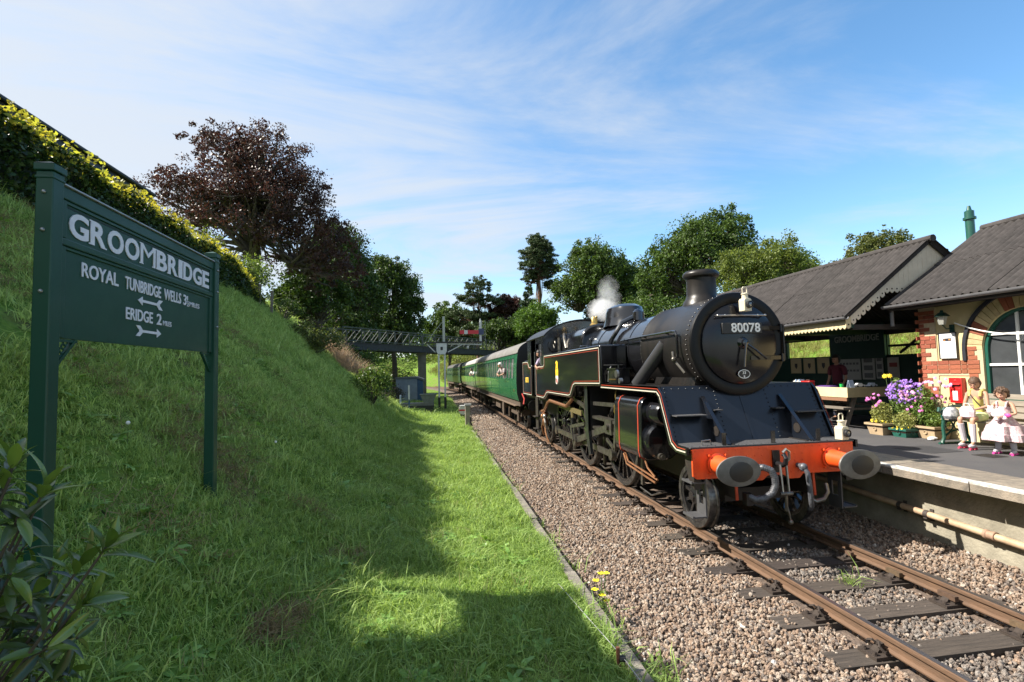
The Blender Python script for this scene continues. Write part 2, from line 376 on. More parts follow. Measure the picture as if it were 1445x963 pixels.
pale = rng.uniform(0, 1, len(P)) < sstep(-5.6, -8.2, P[:, 0]) * (.45 + .45 * clump_noise(P[:, 0] * .6 + 3, P[:, 1] * .5)) if False else rng.uniform(0, 1, len(P)) < (1 - sstep(-8.4, -5.4, P[:, 0])) * (.5 + .5 * clump_noise(P[:, 0] * .6 + 3, P[:, 1] * .5))
rots = np.stack([rng.normal(0, .12, len(P)), rng.normal(0, .12, len(P)) + .0, rng.uniform(0, 6.28, len(P))], 1)
scl = np.stack([P[:, 3] * 1.05, P[:, 3] * 1.05, P[:, 3] * rng.uniform(.7, 1.15, len(P))], 1)
tag(scatter('grass', P[~pale, :3], rots[~pale], scl[~pale], tufts, GRASS), 'short green grass over the bank and verge')
SHADE_LIFT = leafmat('shade_lift_blade', (0.26, 0.40, 0.10), (0.40, 0.47, 0.19), trans=.45, rough=.6, rand=.35, spec=.2)  # same tufts in a paler colour, so the shaded bank looks lighter
tag(scatter('shade_lift_grass', P[pale, :3], rots[pale], scl[pale], [t.copy() for t in tufts], SHADE_LIFT), 'grass on the face of the bank, coloured paler to lift its shade')
# broad-leaved weeds and seed stalks among the grass
def rosette(n, L_, w, seed):
    r = np.random.default_rng(seed); V = []; F = []
    for i in range(n):
        a = i * 2.4 + r.uniform(-.3, .3); l = L_ * r.uniform(.6, 1.1); e0 = r.uniform(.3, .9); c_, s_ = math.cos(a), math.sin(a); o = len(V)
        for t, ww in ((.05, .3), (.4, 1), (.75, .8), (1, .05)):
            rr = l * t * math.cos(e0); z = l * t * math.sin(e0) - l * .45 * t * t; V += [(rr * c_ - s_ * w * ww, rr * s_ + c_ * w * ww, z + .01), (rr * c_ + s_ * w * ww, rr * s_ - c_ * w * ww, z + .01)]
        for k in range(3): F.append((o + 2 * k, o + 2 * k + 1, o + 2 * k + 3, o + 2 * k + 2))
    me = bpy.data.meshes.new('rosette'); me.from_pydata(V, [], F); me.update(); return me
wn_ = 1500; wx_ = np.concatenate([rng.uniform(-8.5, -3.2, 700), rng.uniform(-11.8, -3.3, 800)]); wy_ = np.concatenate([rng.uniform(-4.5, 4, 700), rng.uniform(0, 16, 800)])
kk = clump_noise(wx_ * .7, wy_ * .7) > .45; wx_ = wx_[kk]; wy_ = wy_[kk]; wn_ = len(wx_)
tag(scatter('broadleaf_weeds', np.stack([wx_, wy_, height(wx_, wy_) + .015], 1), np.stack([rng.normal(0, .15, wn_), rng.normal(0, .15, wn_), rng.uniform(0, 6.28, wn_)], 1), np.repeat(rng.uniform(.6, 1.5, wn_)[:, None], 3, 1), [rosette(9, .13, .016, 1), rosette(7, .17, .02, 2), rosette(11, .09, .02, 3)], leafmat('weed_leaf', (.14, .30, .045), (.22, .36, .09), .35, .4, .3, .4)), 'broad-leaved weeds among the grass')
sn_ = 900; sx_a = rng.uniform(-11.8, -3.3, sn_); sy_a = rng.uniform(-4, 14, sn_)
tag(scatter('seed_stalks', np.stack([sx_a, sy_a, height(sx_a, sy_a)], 1), np.stack([rng.normal(0, .2, sn_), rng.normal(0, .2, sn_), rng.uniform(0, 6.28, sn_)], 1), np.repeat(rng.uniform(.6, 1.3, sn_)[:, None], 3, 1), [tuft(5, .26, .05, .6, .0018, 91), tuft(4, .32, .06, .9, .002, 92)], leafmat('seed_stalk', (.42, .36, .20), (.30, .27, .13), .3, .7, .3)), 'thin dry seed stalks standing in the grass')
# dry cut grass lying in patches on the bank
DRY = leafmat('dry_grass', (0.28, 0.22, 0.11), (0.19, 0.14, 0.07), trans=.25, rough=.7, rand=.35)
dry_t = [tuft(18, .08, .12, 3.2, .003, 40 + s) for s in range(3)]
q = []
for (cx_, cy_, rr, n) in [(-6.05, -1.9, .13, 46), (-5.95, -1.55, .08, 22), (-7.4, .3, .5, 110), (-7.7, 1.1, .6, 70), (-8.6, .6, .7, 60), (-8.4, 3.6, .9, 60), (-10.8, 2.5, 1.1, 300), (-11.2, 4.6, 1.2, 260), (-9.6, 3.2, .8, 90), (-10.4, 7.5, 1.0, 130), (-8.0, 2.0, .5, 50), (-7.6, 5.0, .5, 40), (-10.2, .8, .7, 120), (-8.9, 7.5, .9, 50), (-9.6, 12, 1.6, 90), (-7.0, -1.6, .5, 30), (-6.4, 1.0, .25, 40), (-5.8, .2, .2, 26)]:
    a = rng.uniform(0, 6.28, n); d = rr * np.sqrt(rng.uniform(0, 1, n)); q.append(np.stack([cx_ + d * np.cos(a), cy_ + d * np.sin(a)], 1))
q = np.concatenate(q); q3 = np.concatenate([q, height(q[:, 0], q[:, 1])[:, None] + .025], 1)
tag(scatter('dry_grass', q3, np.stack([rng.normal(0, .3, len(q)), rng.normal(0, .3, len(q)), rng.uniform(0, 6.28, len(q))], 1), np.repeat(rng.uniform(.7, 1.6, len(q))[:, None], 3, 1), dry_t, DRY), 'dry brown cut grass lying in patches on the bank')

# ------------------------------------------------------------------ ballast
def ballast_z(x, y):
    x = np.asarray(x, float)
    return np.interp(x, [-2.95, -2.2, -1.35, -.6, 0, .6, 1.3, 2.08], [-.30, -.245, -.212, -.235, -.225, -.235, -.20, -.07]) + .012 * lump(x * 3, np.asarray(y) * 3)
bxs = np.linspace(-2.95, 2.32, 60); bys = np.concatenate([np.arange(-8, 14, .2), np.arange(14, 112, .8)])
BX, BY = np.meshgrid(bxs, bys); BZ = ballast_z(BX, BY) - .02; BX = BX + track_x(BY); nx = len(bxs); ny = len(bys)
ii = (np.arange(ny - 1)[:, None] * nx + np.arange(nx - 1)[None, :]).ravel()
bmesh_ = rawmesh('ballast_bed', np.stack([BX, BY, BZ], -1).reshape(-1, 3), quads=np.stack([ii, ii + 1, ii + nx + 1, ii + nx], 1), smooth=True)
bmesh_.materials.append(mat('ballast_bed', (.20, .145, .11), .95, var=.5, vscale=26, col2=(.06, .045, .036), bump=1.0, bscale=34))
tag(link('ballast_bed', bmesh_), 'stone ballast bed under the track', None, None, 'structure')
def stone(seed, sub=1):
    bm = bmesh.new(); bmesh.ops.create_icosphere(bm, subdivisions=sub, radius=1); r = random.Random(seed)
    pl = [(Vector((r.gauss(0, 1), r.gauss(0, 1), r.gauss(0, 1))).normalized(), r.uniform(.55, .9)) for _ in range(7)]
    sc = Vector((r.uniform(.8, 1.25), r.uniform(.65, 1), r.uniform(.5, .85)))
    for v in bm.verts:
        for n, d in pl:
            k = v.co.dot(n)
            if k > d: v.co -= n * (k - d)
        v.co = Vector((v.co.x * sc.x, v.co.y * sc.y, v.co.z * sc.z))
    me = bpy.data.meshes.new('stone'); bm.to_mesh(me); bm.free(); return me
stones = [stone(s, 2 if s < 4 else 1) for s in range(8)]
def stone_material():
    m = bpy.data.materials.new('ballast_stone'); m.use_nodes = True; N = m.node_tree.nodes; L = m.node_tree.links; b = N['Principled BSDF']; b.inputs['Roughness'].default_value = .85
    oi = N.new('ShaderNodeObjectInfo'); cr = N.new('ShaderNodeValToRGB'); e = cr.color_ramp
    cols = [(0, (.27, .195, .145)), (.16, (.36, .28, .215)), (.30, (.23, .17, .13)), (.44, (.37, .305, .25)), (.58, (.20, .17, .15)), (.70, (.31, .22, .16)), (.82, (.41, .355, .30)), (.93, (.13, .105, .095)), (.985, (.58, .56, .53))]
    e.interpolation = 'CONSTANT'
    while len(e.elements) < len(cols): e.elements.new(.5)
    for el, (p_, c_) in zip(e.elements, cols): el.position = p_; el.color = (*c_, 1)
    L.new(oi.outputs['Random'], cr.inputs[0]); t = N.new('ShaderNodeTexCoord'); n = N.new('ShaderNodeTexNoise'); n.inputs['Scale'].default_value = 2.2; n.inputs['Detail'].default_value = 6; L.new(t.outputs['Object'], n.inputs['Vector'])
    mx_ = N.new('ShaderNodeMix'); mx_.data_type = 'RGBA'; mx_.blend_type = 'MULTIPLY'; mx_.inputs['Factor'].default_value = .7
    r2 = N.new('ShaderNodeValToRGB'); r2.color_ramp.elements[0].position = .3; r2.color_ramp.elements[0].color = (.5, .47, .45, 1); r2.color_ramp.elements[1].position = .65; r2.color_ramp.elements[1].color = (1.15, 1.1, 1.05, 1); L.new(n.outputs[0], r2.inputs[0])
    L.new(cr.outputs[0], mx_.inputs['A']); L.new(r2.outputs[0], mx_.inputs['B']); L.new(mx_.outputs['Result'], b.inputs['Base Color'])
    bp = N.new('ShaderNodeBump'); bp.inputs['Strength'].default_value = .5; bp.inputs['Distance'].default_value = .1; L.new(n.outputs[0], bp.inputs['Height']); L.new(bp.outputs[0], b.inputs['Normal']); return m
SP = 0.672; SLEEPER_Y = [-2.41 + SP * i for i in range(-6, 160)]
def on_sleeper(x, y):
    k = np.abs(((np.asarray(y) + 2.41 + SP / 2) % SP) - SP / 2) < .112
    return k & (np.abs(x) < 1.26)
Q = []
def strew(n, x0, x1, y0, y1, s0, s1):
    x = rng.uniform(x0, x1, n); y = rng.uniform(y0, y1, n)
    k = ~(on_sleeper(x, y) & (rng.uniform(0, 1, n) > .05)) & (np.abs(np.abs(x) - .752) > .075); x = x[k]; y = y[k]
    z = ballast_z(x, y) + rng.uniform(-.018, .02, len(x)) + np.where(on_sleeper(x, y), .03, 0)
    Q.append(np.stack([x + track_x(y), y, z, rng.uniform(s0, s1, len(x))], 1))
strew(27000, -2.9, -.75, -4.5, 3, .013, .028)
strew(25000, -.75, 2.07, -4.5, 1.5, .013, .028)
strew(14000, -2.9, -.7, 3, 9, .016, .031)
strew(4500, .6, 2.07, 1.5, 6, .022, .036)
strew(14000, -2.9, -.7, 9, 22, .02, .04)
strew(8000, -2.9, -.4, 22, 60, .04, .08)
Q = np.concatenate(Q)
STM = stone_material(); STO = STM.copy(); STO.name = 'oily_stone'
for el in [n for n in STO.node_tree.nodes if n.type == 'VALTORGB' and n.color_ramp.interpolation == 'CONSTANT'][0].color_ramp.elements: c_ = el.color; g_ = (c_[0] + c_[1] + c_[2]) / 3; el.color = (c_[0] * .35 + g_ * .38, c_[1] * .35 + g_ * .37, c_[2] * .35 + g_ * .36, 1)
oil = (np.abs(Q[:, 0] - track_x(Q[:, 1])) < .62 + rng.normal(0, .06, len(Q))) & (rng.uniform(0, 1, len(Q)) < .8); QO = Q[oil]; Q = Q[~oil]
tag(scatter('oily_ballast', QO[:, :3], rng.uniform(0, 6.28, (len(QO), 3)), np.repeat(QO[:, 3:4], 3, 1) * rng.uniform(.8, 1.25, (len(QO), 3)), [s_.copy() for s_ in stones], STO), 'greyer oil-darkened ballast stones between the rails', 'ballast')
tag(scatter('ballast', Q[:, :3], rng.uniform(0, 6.28, (len(Q), 3)), np.repeat(Q[:, 3:4], 3, 1) * rng.uniform(.75, 1.35, (len(Q), 3)), stones, STM), 'loose pinkish brown ballast stones', 'ballast')

# concrete edging along the ballast
edging = empty('ballast_edging', (-3.0, 0, -.2), 0, 'low weathered concrete edging between the grass verge and the ballast', 'edging')
slab_me = None
for i in range(16):
    y0 = -5 + i * 2.4
    if slab_me is None:
        slab_me = MB().box(-.06, .06, .012, 2.388, -.16, .075).mesh('edging_slab'); slab_me.materials.append(mat('edging', (.24, .215, .18), .95, var=.5, vscale=8, bump=.6, bscale=50))
    o = link('edging_slab', slab_me, edging, (rng.normal(0, .012), y0, rng.normal(0, .012)), (0, rng.normal(0, .03), rng.normal(0, .004)))

# ------------------------------------------------------------------ track
RUST = mat('rail_rust', (.15, .084, .048), .78, var=.35, vscale=14, col2=(.09, .054, .034), bump=.3, bscale=60, stretch=(1, .25, 1))
STEEL = mat('rail_steel', (.33, .29, .26), .33, .9, var=.3, vscale=20, stretch=(1, .1, 1))
prof = [(-.033, -.004), (-.035, -.03), (-.031, -.042), (-.0095, -.056), (-.0095, -.112), (-.028, -.122), (-.033, -.132), (-.030, -.145), (.030, -.145), (.033, -.132), (.028, -.122), (.0095, -.112), (.0095, -.056), (.031, -.042), (.035, -.03), (.033, -.004), (.024, 0), (-.024, 0)]
rail_y = np.concatenate([[-9, -4, 0, 6, 14, 30, 45], np.arange(50, 112, 4)])
for side, lab in ((-1, 'rusty rail nearer the grass verge, its top worn bright'), (1, 'rusty rail beside the platform wall, its top worn bright')):
    cx0 = side * .7525; V = []; F = []; k = len(prof)
    for y in rail_y:
        for (a, z) in prof: V.append((cx0 + a + float(track_x(y)), y, z))
    for i in range(len(rail_y) - 1):
        for j in range(k): F.append((i * k + j, i * k + (j + 1) % k, (i + 1) * k + (j + 1) % k, (i + 1) * k + j))
    F.append(tuple(range(k)))
    r_ = empty('rail', (0, 0, 0), 0, lab, 'rail', 'rails of the line')
    obj('rail_bar', MB().add(V, F), RUST, r_, 30)
    V = []; F = []
    for y in rail_y:
        xo = cx0 + float(track_x(y))
        V += [(xo - .024, y, .001), (xo - .024, y, .0035), (xo + .024, y, .0035), (xo + .024, y, .001)]
    for i in range(len(rail_y) - 1):
        for j in range(4): F.append((i * 4 + j, i * 4 + (j + 1) % 4, i * 4 + 4 + (j + 1) % 4, i * 4 + 4 + j))
    obj('running_surface', MB().add(V, F), STEEL, r_, 30)
WOOD = mat('sleeper_wood', (.075, .058, .046), .9, var=.5, vscale=9, col2=(.03, .024, .02), bump=.9, bscale=30, stretch=(.22, 3, 1), rand=.35)
sl_me = MB()
for (a, b_) in ((-1.285, -.45), (-.45, .4), (.4, 1.285)): pass
sl_me.box(-1.285, 1.285, -.125, .125, -.13, 0); sl_me = sl_me.mesh('timber', 0); sl_me.materials.append(WOOD)
CHAIR = mat('chair_iron', (.045, .032, .025), .8, var=.4, vscale=20, bump=.5, bscale=70)
def chair_mesh():
    m = MB(); m.box(-.19, .19, -.10, .10, 0, .028); m.box(-.075, .075, -.085, .085, .026, .042)
    m.prism([(.045, .03), (.12, .03), (.085, .075), (.07, .105), (.045, .105)], -.035, .035, 'y'); m.tube([(.08, -.09, .07), (.12, -.06, .10), (.11, -.02, .12), (.085, .0, .09), (.10, .04, .12), (.13, .07, .10), (.10, .1, .06)], .012, 6)
    m.prism([(-.042, .03), (-.12, .03), (-.085, .07), (-.06, .10), (-.045, .095)], -.035, .035, 'y')
    for sx in (-1, 1):
        m.cyl((sx * .165, .055, .02), (sx * .165, .055, .06), .022, .016, 8); m.cyl((sx * .165, -.055, .02), (sx * .165, -.055, .06), .022, .016, 8)
    return m.mesh('rail_chair')
ch_me = chair_mesh(); ch_me.materials.append(CHAIR)
key_me = MB().bar((-.065, -.10, .085), (-.06, .09, .085), .045, .05).mesh('key'); key_me.materials.append(mat('key_wood', (.10, .06, .035), .85, var=.4, vscale=30, rand=.3))
ns = 0
for i, y in enumerate(SLEEPER_Y):
    if y > 75: break
    if y < -4.6: continue
    hid = y > 45
    xo = float(track_x(y)); an = math.atan2(float(track_x(y + .5) - track_x(y - .5)), 1)
    s_ = empty('sleeper', (xo + random.gauss(0, .012), y, -.185 + random.gauss(0, .004)), -an + random.gauss(0, .006))
    near = {0: 1}.get(i)
    pos = 'in front of the engine' if y < .3 else 'under the engine' if y < 12.5 else 'under the carriages'
    tag(s_, 'dark creosoted timber sleeper carrying both rails ' + pos, 'sleeper', 'timber sleepers ' + pos)
    if y < .3:
        k_ = int(round((.3 - y) / SP)); s_['label'] = 'dark timber sleeper in front of the engine, ' + ['first', 'second', 'third', 'fourth', 'fifth', 'sixth', 'seventh', 'eighth'][min(k_, 7)] + ' out from its leading wheels'
    link('timber', sl_me, s_)
    for sx in (-1, 1):
        if sx == 1 and y > 2.5: continue
        c = link('rail_chair', ch_me, s_, (sx * .7525, 0, .003), (0, 0, 0 if sx > 0 else math.pi))
        if y < 16: link('key', key_me, c)

# ------------------------------------------------------------------ platform
PZ = .915
TARMAC = mat('platform_tarmac', (.050, .050, .056), .9, var=.35, vscale=1.1, col2=(.078, .075, .076), bump=.35, bscale=160)
CONC = mat('platform_concrete', (.33, .30, .23), .92, var=.45, vscale=2.2, col2=(.17, .155, .12), bump=.5, bscale=30)
COPE = mat('coping_concrete', (.26, .22, .17), .9, var=.45, vscale=7, col2=(.12, .108, .09), bump=.5, bscale=45, rand=.12)
WHITE = mat('edge_white_paint', (.62, .61, .58), .75, vscale=16, col2=(.26, .24, .21), bump=.2, bscale=60)
plat = empty('platform', (0, 0, 0)); tag(plat, 'station platform of tarmac with concrete coping', None, None, 'structure')
obj('platform_surface', MB().box(2.465, 9.0, -9, 31, PZ - .25, PZ), TARMAC, plat)
obj('platform_wall', MB().box(2.075, 2.5, -9, 31, -.6, PZ - .17), CONC, plat)
PATCH = mat('tarmac_patch', (.038, .038, .042), .85, var=.3, vscale=3, bump=.4, bscale=140)
for (xa_, xb_, ya_, yb_) in ((3.1, 3.75, .55, 1.25), (3.3, 4.1, -1.6, -.9), (2.9, 3.5, 2.9, 4.2)): obj('tarmac_patch', MB().prism([(xa_, ya_ + .06), (xa_ + .05, ya_), (xb_, ya_ + .03), (xb_ + .04, yb_ - .05), (xb_ - .05, yb_), (xa_ - .03, yb_ - .04)], PZ - .01, PZ + .004, 'z'), PATCH, plat)
obj('drain_cover', MB().box(3.55, 3.85, .0, .3, PZ - .01, PZ + .005), mat('drain_iron', (.03, .028, .027), .6, .4, bump=.5, bscale=60), plat)
obj('rear_edge', MB().box(8.4, 9.2, -9, 31, -.6, PZ - .2), CONC, plat)
cop_me = MB().box(0, .78, .006, 1.194, -.12, 0).mesh('coping_slab'); cop_me.materials.append(COPE)
lin_me = MB().box(-.002, .13, .006, 1.194, -.022, .003).mesh('white_edge'); lin_me.materials.append(WHITE)
for i in range(26):
    c = link('coping_slab', cop_me, plat, (1.68 + random.gauss(0, .004), -7.2 + 1.2 * i, PZ + .003 + random.gauss(0, .0015)))
    link('white_edge', lin_me, c)
obj('corbel_course', MB().box(1.93, 2.18, -9, 31, PZ - .169, PZ - .121), CONC, plat)
# old pipe fixed along the platform wall
PIPE = mat('pipe_paint', (.50, .37, .24), .5, var=.35, vscale=5, col2=(.30, .20, .13), bump=.1, bscale=40)
pp = empty('drain_pipe', (2.0, -1, .28), 0, 'long tan pipe fixed along the concrete platform wall', 'pipe')
pp.location = (0, 0, 0)
def pipe_z(y): return .275 + .05 * (y + .7)
for (a, b_) in ((-7, -4.1), (-4.1, -1.15), (-1.15, 1.8), (1.8, 5)):
    obj('pipe_length', MB().cyl((1.99, a, pipe_z(a)), (1.99, b_, pipe_z(b_)), .043, n=14), PIPE, pp)
    obj('collar', MB().lathe([(.044, -.07), (.056, -.065), (.056, -.035), (.05, -.03), (.05, .02), (.058, .03), (.058, .06), (.044, .065)], (1.99, a, pipe_z(a)), 'y', 14), mat('pipe_collar', (.36, .23, .16), .6, var=.3, vscale=20), pp)
for y in (-3.4, -.35, .05, 2.6):
    obj('bracket', MB().box(1.95, 2.074, y - .025, y + .025, pipe_z(y) - .06, pipe_z(y) - .045).box(2.06, 2.0745, y - .025, y + .025, pipe_z(y) - .1, pipe_z(y) + .06).cyl((1.99, y - .03, pipe_z(y)), (1.99, y + .03, pipe_z(y)), .05, n=12), mat('bracket_iron', (.05, .04, .035), .7), pp)

# ------------------------------------------------------------------ station building
BRICKS = [mat('brick_red', (.30, .092, .048), .85, var=.25, vscale=9, col2=(.235, .068, .036), bump=.4, bscale=60, rand=.16)]
CREAM = mat('cream_render', (.62, .50, .27), .85, var=.14, vscale=3, bump=.12, bscale=60)
MORTAR = mat('mortar', (.52, .42, .28), .95, var=.2, vscale=30, bump=.3, bscale=90)
SHEET = mat('corrugated_grey', (.055, .048, .046), .9, var=.4, vscale=5, col2=(.026, .023, .022), bump=.25, bscale=18, rand=.12, stretch=(1, 1, 1))
GREEN = mat('station_green', (.012, .085, .06), .35, var=.2, vscale=8, coat=.3)
DKGREEN = mat('dark_green_paint', (.008, .045, .032), .4, var=.2, vscale=8, coat=.2)
GUTTER = mat('gutter_grey', (.16, .16, .17), .5, var=.25, vscale=8)
bld = empty('station_building', (0, 0, 0), 0, 'brick and cream station building with arched window and corrugated roof', 'building')
WX = 4.95
AY, AZ, AR = .44, 2.56, .68     # arched window opening: centre, springing, radius
# wall with the arched opening, sunk behind the bricks
def wall_panel(x0, x1, y0, y1, z0, z1):
    m = MB(); n = 20
    top = [(AY + AR * math.cos(t), AZ + AR * math.sin(t)) for t in [math.pi * i / n for i in range(n + 1)]]
    path = [(AY + AR, z0)] + top + [(AY - AR, z0)]
    m.prism([(y1, z0), (y1, z1), (AY, z1)] + [p for p in path if p[0] >= AY - 1e-6][::-1], x0, x1)
    m.prism([(y0, z0), (y0, z1), (AY, z1)] + [p for p in path if p[0] <= AY + 1e-6], x0, x1)
    return m
obj('wall', wall_panel(WX + .004, WX + .25, -5, 2.22, PZ, 3.50), CREAM, bld, 0)
obj('side_wall', MB().box(WX + .25, 9.2, 2.0, 2.24, PZ, 3.5), CREAM, bld)
obj('gable_wall', MB().prism([(WX + .1, 3.5), (6.95, 4.95), (9.1, 3.5)], 1.98, 2.2, 'y'), CREAM, bld)
obj('sill_wall', MB().box(WX + .02, WX + .22, AY - AR, AY + AR, PZ, 1.66), CREAM, bld)
obj('mortar_bed', MB().box(WX - .012, WX + .003, 1.94, 2.27, PZ, 3.42).box(WX - .0122, WX + .0032, 1.12, 1.94, 2.10, 2.36).box(WX - .0118, WX + .0028, 1.12, 1.38, 1.66, 2.098).box(WX - .0118, WX + .0028, 1.12, 1.38, 2.362, 2.6).box(WX - .011, 5.4, 2.243, 2.262, PZ, 3.42), MORTAR, bld)
CH = .0815
def brick_mesh(L_): 
    me = MB().box(-.022, .0, -L_ / 2 + .006, L_ / 2 - .006, .006, CH - .004).mesh('brick', 0); me.materials.append(BRICKS[0]); return me
BM = {L_: brick_mesh(L_) for L_ in (.11, .165, .22, .125)}
def course(y_hi, y_lo, z, first):
    y = y_hi; L_ = first; k = 0
    while y - L_ > y_lo - .02:
        link('brick', BM[L_], bld, (WX - .0005 + random.gauss(0, .0015), y - L_ / 2, z)); y -= L_; L_ = .22 if L_ != .22 or k % 3 else .11; k += 1
nrow = int((3.40 - PZ) / CH)
for r_ in range(nrow):
    z = PZ + r_ * CH; zc = z + CH / 2
    if 2.10 <= zc <= 2.36: course(2.275, 1.12, z, .22 if r_ % 2 else .11); continue
    wide = (r_ // 3) % 2
    course(2.275, 1.94 if wide else 2.05, z, .22 if r_ % 2 else .11)
    if 1.66 < zc < 2.60: course(1.375, 1.12, z, .125 if r_ % 2 else .165)
for r_ in range(nrow):            # the return face round the corner
    z = PZ + r_ * CH
    for j in range(2):
        o = link('brick', BM[.22], bld, (WX + .105 + j * .22 - (.11 if r_ % 2 else 0) + .02, 2.262, z), (0, 0, -math.pi / 2))
# arch: cream voussoirs with pairs of red ones, dark hood mould
def arch_block(a0, a1, r0, r1, x0, x1):
    n = 3; m = MB(); pts = [(AY + r0 * math.cos(a0 + (a1 - a0) * i / n), AZ + r0 * math.sin(a0 + (a1 - a0) * i / n)) for i in range(n + 1)]
    pts += [(AY + r1 * math.cos(a0 + (a1 - a0) * i / n), AZ + r1 * math.sin(a0 + (a1 - a0) * i / n)) for i in range(n, -1, -1)]
    return m.prism(pts, x0, x1)
BUFF = mat('brick_buff', (.55, .42, .22), .85, var=.25, vscale=12, bump=.3, bscale=60, rand=.15)
nv = 27
for i in range(nv):
    a0 = math.pi * i / nv + .006; a1 = math.pi * (i + 1) / nv - .006
    red = (i % 7) in (3, 4)
    obj('arch_brick', arch_block(a0, a1, AR + .004, AR + .26, WX - (.02 if red else .016), WX + .003), BRICKS[0] if red else BUFF, bld, 0)
obj('hood_mould', MB().add(*(lambda V, F: (V, F))(*(lambda n: ([(x, AY + r * math.cos(math.pi * i / n), AZ + r * math.sin(math.pi * i / n)) for i in range(n + 1) for (x, r) in ((WX - .05, AR + .263), (WX - .05, AR + .325), (WX + .003, AR + .325), (WX + .003, AR + .263))],
    [(i * 4 + j, i * 4 + (j + 1) % 4, i * 4 + 4 + (j + 1) % 4, i * 4 + 4 + j) for i in range(n) for j in range(4)] + [(0, 1, 2, 3), (n * 4, n * 4 + 1, n * 4 + 2, n * 4 + 3)]))(28))), mat('hood_blue_brick', (.022, .024, .034), .5, var=.3, vscale=12), bld)
obj('hood_drop', MB().box(WX - .05, WX + .003, AY + AR + .263, AY + AR + .325, 2.37, AZ), MATS['hood_blue_brick'], bld)
# window
win = obj('window', MB().add(*(lambda n, ro, ri: ([(x, AY + r * math.cos(t), AZ + r * math.sin(t)) for t in [math.pi * i / n for i in range(n + 1)] for (x, r) in ((WX + .03, ri), (WX + .03, ro), (WX + .12, ro), (WX + .12, ri))], [(i * 4 + j, i * 4 + (j + 1) % 4, i * 4 + 4 + (j + 1) % 4, i * 4 + 4 + j) for i in range(n) for j in range(4)]))(28, AR, AR - .055)).box(WX + .03, WX + .12, AY + AR - .055, AY + AR, 1.66, AZ).box(WX + .03, WX + .12, AY - AR, AY - AR + .055, 1.66, AZ).box(WX + .031, WX + .121, AY - AR + .055, AY + AR - .055, 1.66, 1.73), GREEN, bld)
WHT = mat('white_gloss', (.78, .78, .76), .35, var=.06, vscale=8)
for nm, m_ in (('mullion', MB().box(WX + .05, WX + .10, AY + .14, AY + .18, 1.73, AZ + AR * .93)), ('mullion', MB().box(WX + .05, WX + .10, AY - .20, AY - .16, 1.73, AZ + AR * .90)), ('transom', MB().box(WX + .045, WX + .095, AY - AR + .055, AY + AR - .055, 2.27, 2.31)), ('transom', MB().box(WX + .045, WX + .095, AY - AR + .1, AY + AR - .1, 2.80, 2.83))): obj(nm, m_, WHT, win)
GLASS = mat('window_glass', (.06, .065, .07), .08, var=.3, vscale=3, spec=.7, coat=.4)
gl = [(AY + (AR - .054) * math.cos(math.pi * i / 28), AZ + (AR - .054) * math.sin(math.pi * i / 28)) for i in range(29)]
yy = [AY + AR - .056, AY + .16, AY - .18, AY - AR + .056]; zz_ = [1.735, 2.29, 2.815]
for a in range(3):
    for b_ in range(2): obj('pane', MB().box(WX + .076, WX + .082, yy[a + 1], yy[a], zz_[b_], zz_[b_ + 1]), GLASS, win)
obj('pane', MB().prism([p for p in gl if p[1] > 2.82] , WX + .076, WX + .082), GLASS, win)
obj('window_notice', MB().box(WX + .066, WX + .069, AY - .12, AY + .02, 1.78, 1.98).box(WX + .066, WX + .069, AY + .04, AY + .14, 1.76, 1.93), mat('paper', (.72, .72, .70), .8), win)
obj('window_sill', MB().box(WX - .05, WX + .04, AY - AR - .03, AY + AR + .03, 1.60, 1.66), mat('sill_stone', (.42, .36, .27), .9, var=.2), bld)
obj('dark_room', MB().box(WX + .24, 9, -4.9, 1.9, 1, 1.02).box(8.9, 9, -4.9, 1.9, 1, 3.4), mat('dark_interior', (.03, .028, .025), .9), bld)
# roofs: corrugated sheets, each its own piece
def sheet_mesh(wid, ln, pitch, amp, name):
    n = int(wid / pitch * 6); V = []; F = []
    for i in range(n + 1):
        u = wid * i / n; z = amp * math.cos(2 * math.pi * u / pitch)
        V += [(0, u, z), (ln, u, z), (0, u, z - .008), (ln, u, z - .008)]
    for i in range(n):
        a = i * 4; b_ = a + 4; F += [(a, b_, b_ + 1, a + 1), (a + 2, a + 3, b_ + 3, b_ + 2), (a, a + 2, b_ + 2, b_), (a + 1, b_ + 1, b_ + 3, a + 3)]
    me = MB().add(V, F).mesh(name, 50); me.materials.append(SHEET); return me
def corrugated_roof(parent, x_eave, z_eave, x_ridge, z_ridge, y0, y1, rows=2):
    rf = empty('roof', (0, 0, 0)); rf.parent = parent
    dx = x_ridge - x_eave; dz = z_ridge - z_eave; ln = math.hypot(dx, dz); th = math.atan2(dz, dx); wid = 1.05; n = math.ceil((y1 - y0) / wid); wid = (y1 - y0) / n
    rl = ln / rows; me = sheet_mesh(wid + .03, rl + .08, .15 * wid / 1.05, .03, 'roof_sheet')
    for i in range(n):
        for r_ in range(rows):
            s_ = rl * r_
            link('roof_sheet', me, rf, (x_eave + math.cos(th) * s_ + random.gauss(0, .004), y0 + i * wid, z_eave + math.sin(th) * s_ + .03 + .012 * (r_ == 0 and -1 or 0) + random.gauss(0, .003)), (0, -th, 0) if True else None)
    th2 = math.pi - th; me2 = me
    for i in range(n):
        s_ = link('roof_sheet', me2, rf, (2 * x_ridge - x_eave, y0 + (i + 1) * wid, z_eave + .03), (0, -th, math.pi))
        s_.scale = (ln / (rl + .08), 1, 1)
    obj('ridge_cap', MB().cyl((x_ridge, y0 - .03, z_ridge + .035), (x_ridge, y1 + .03, z_ridge + .035), .075, n=10), SHEET, rf)
    return rf
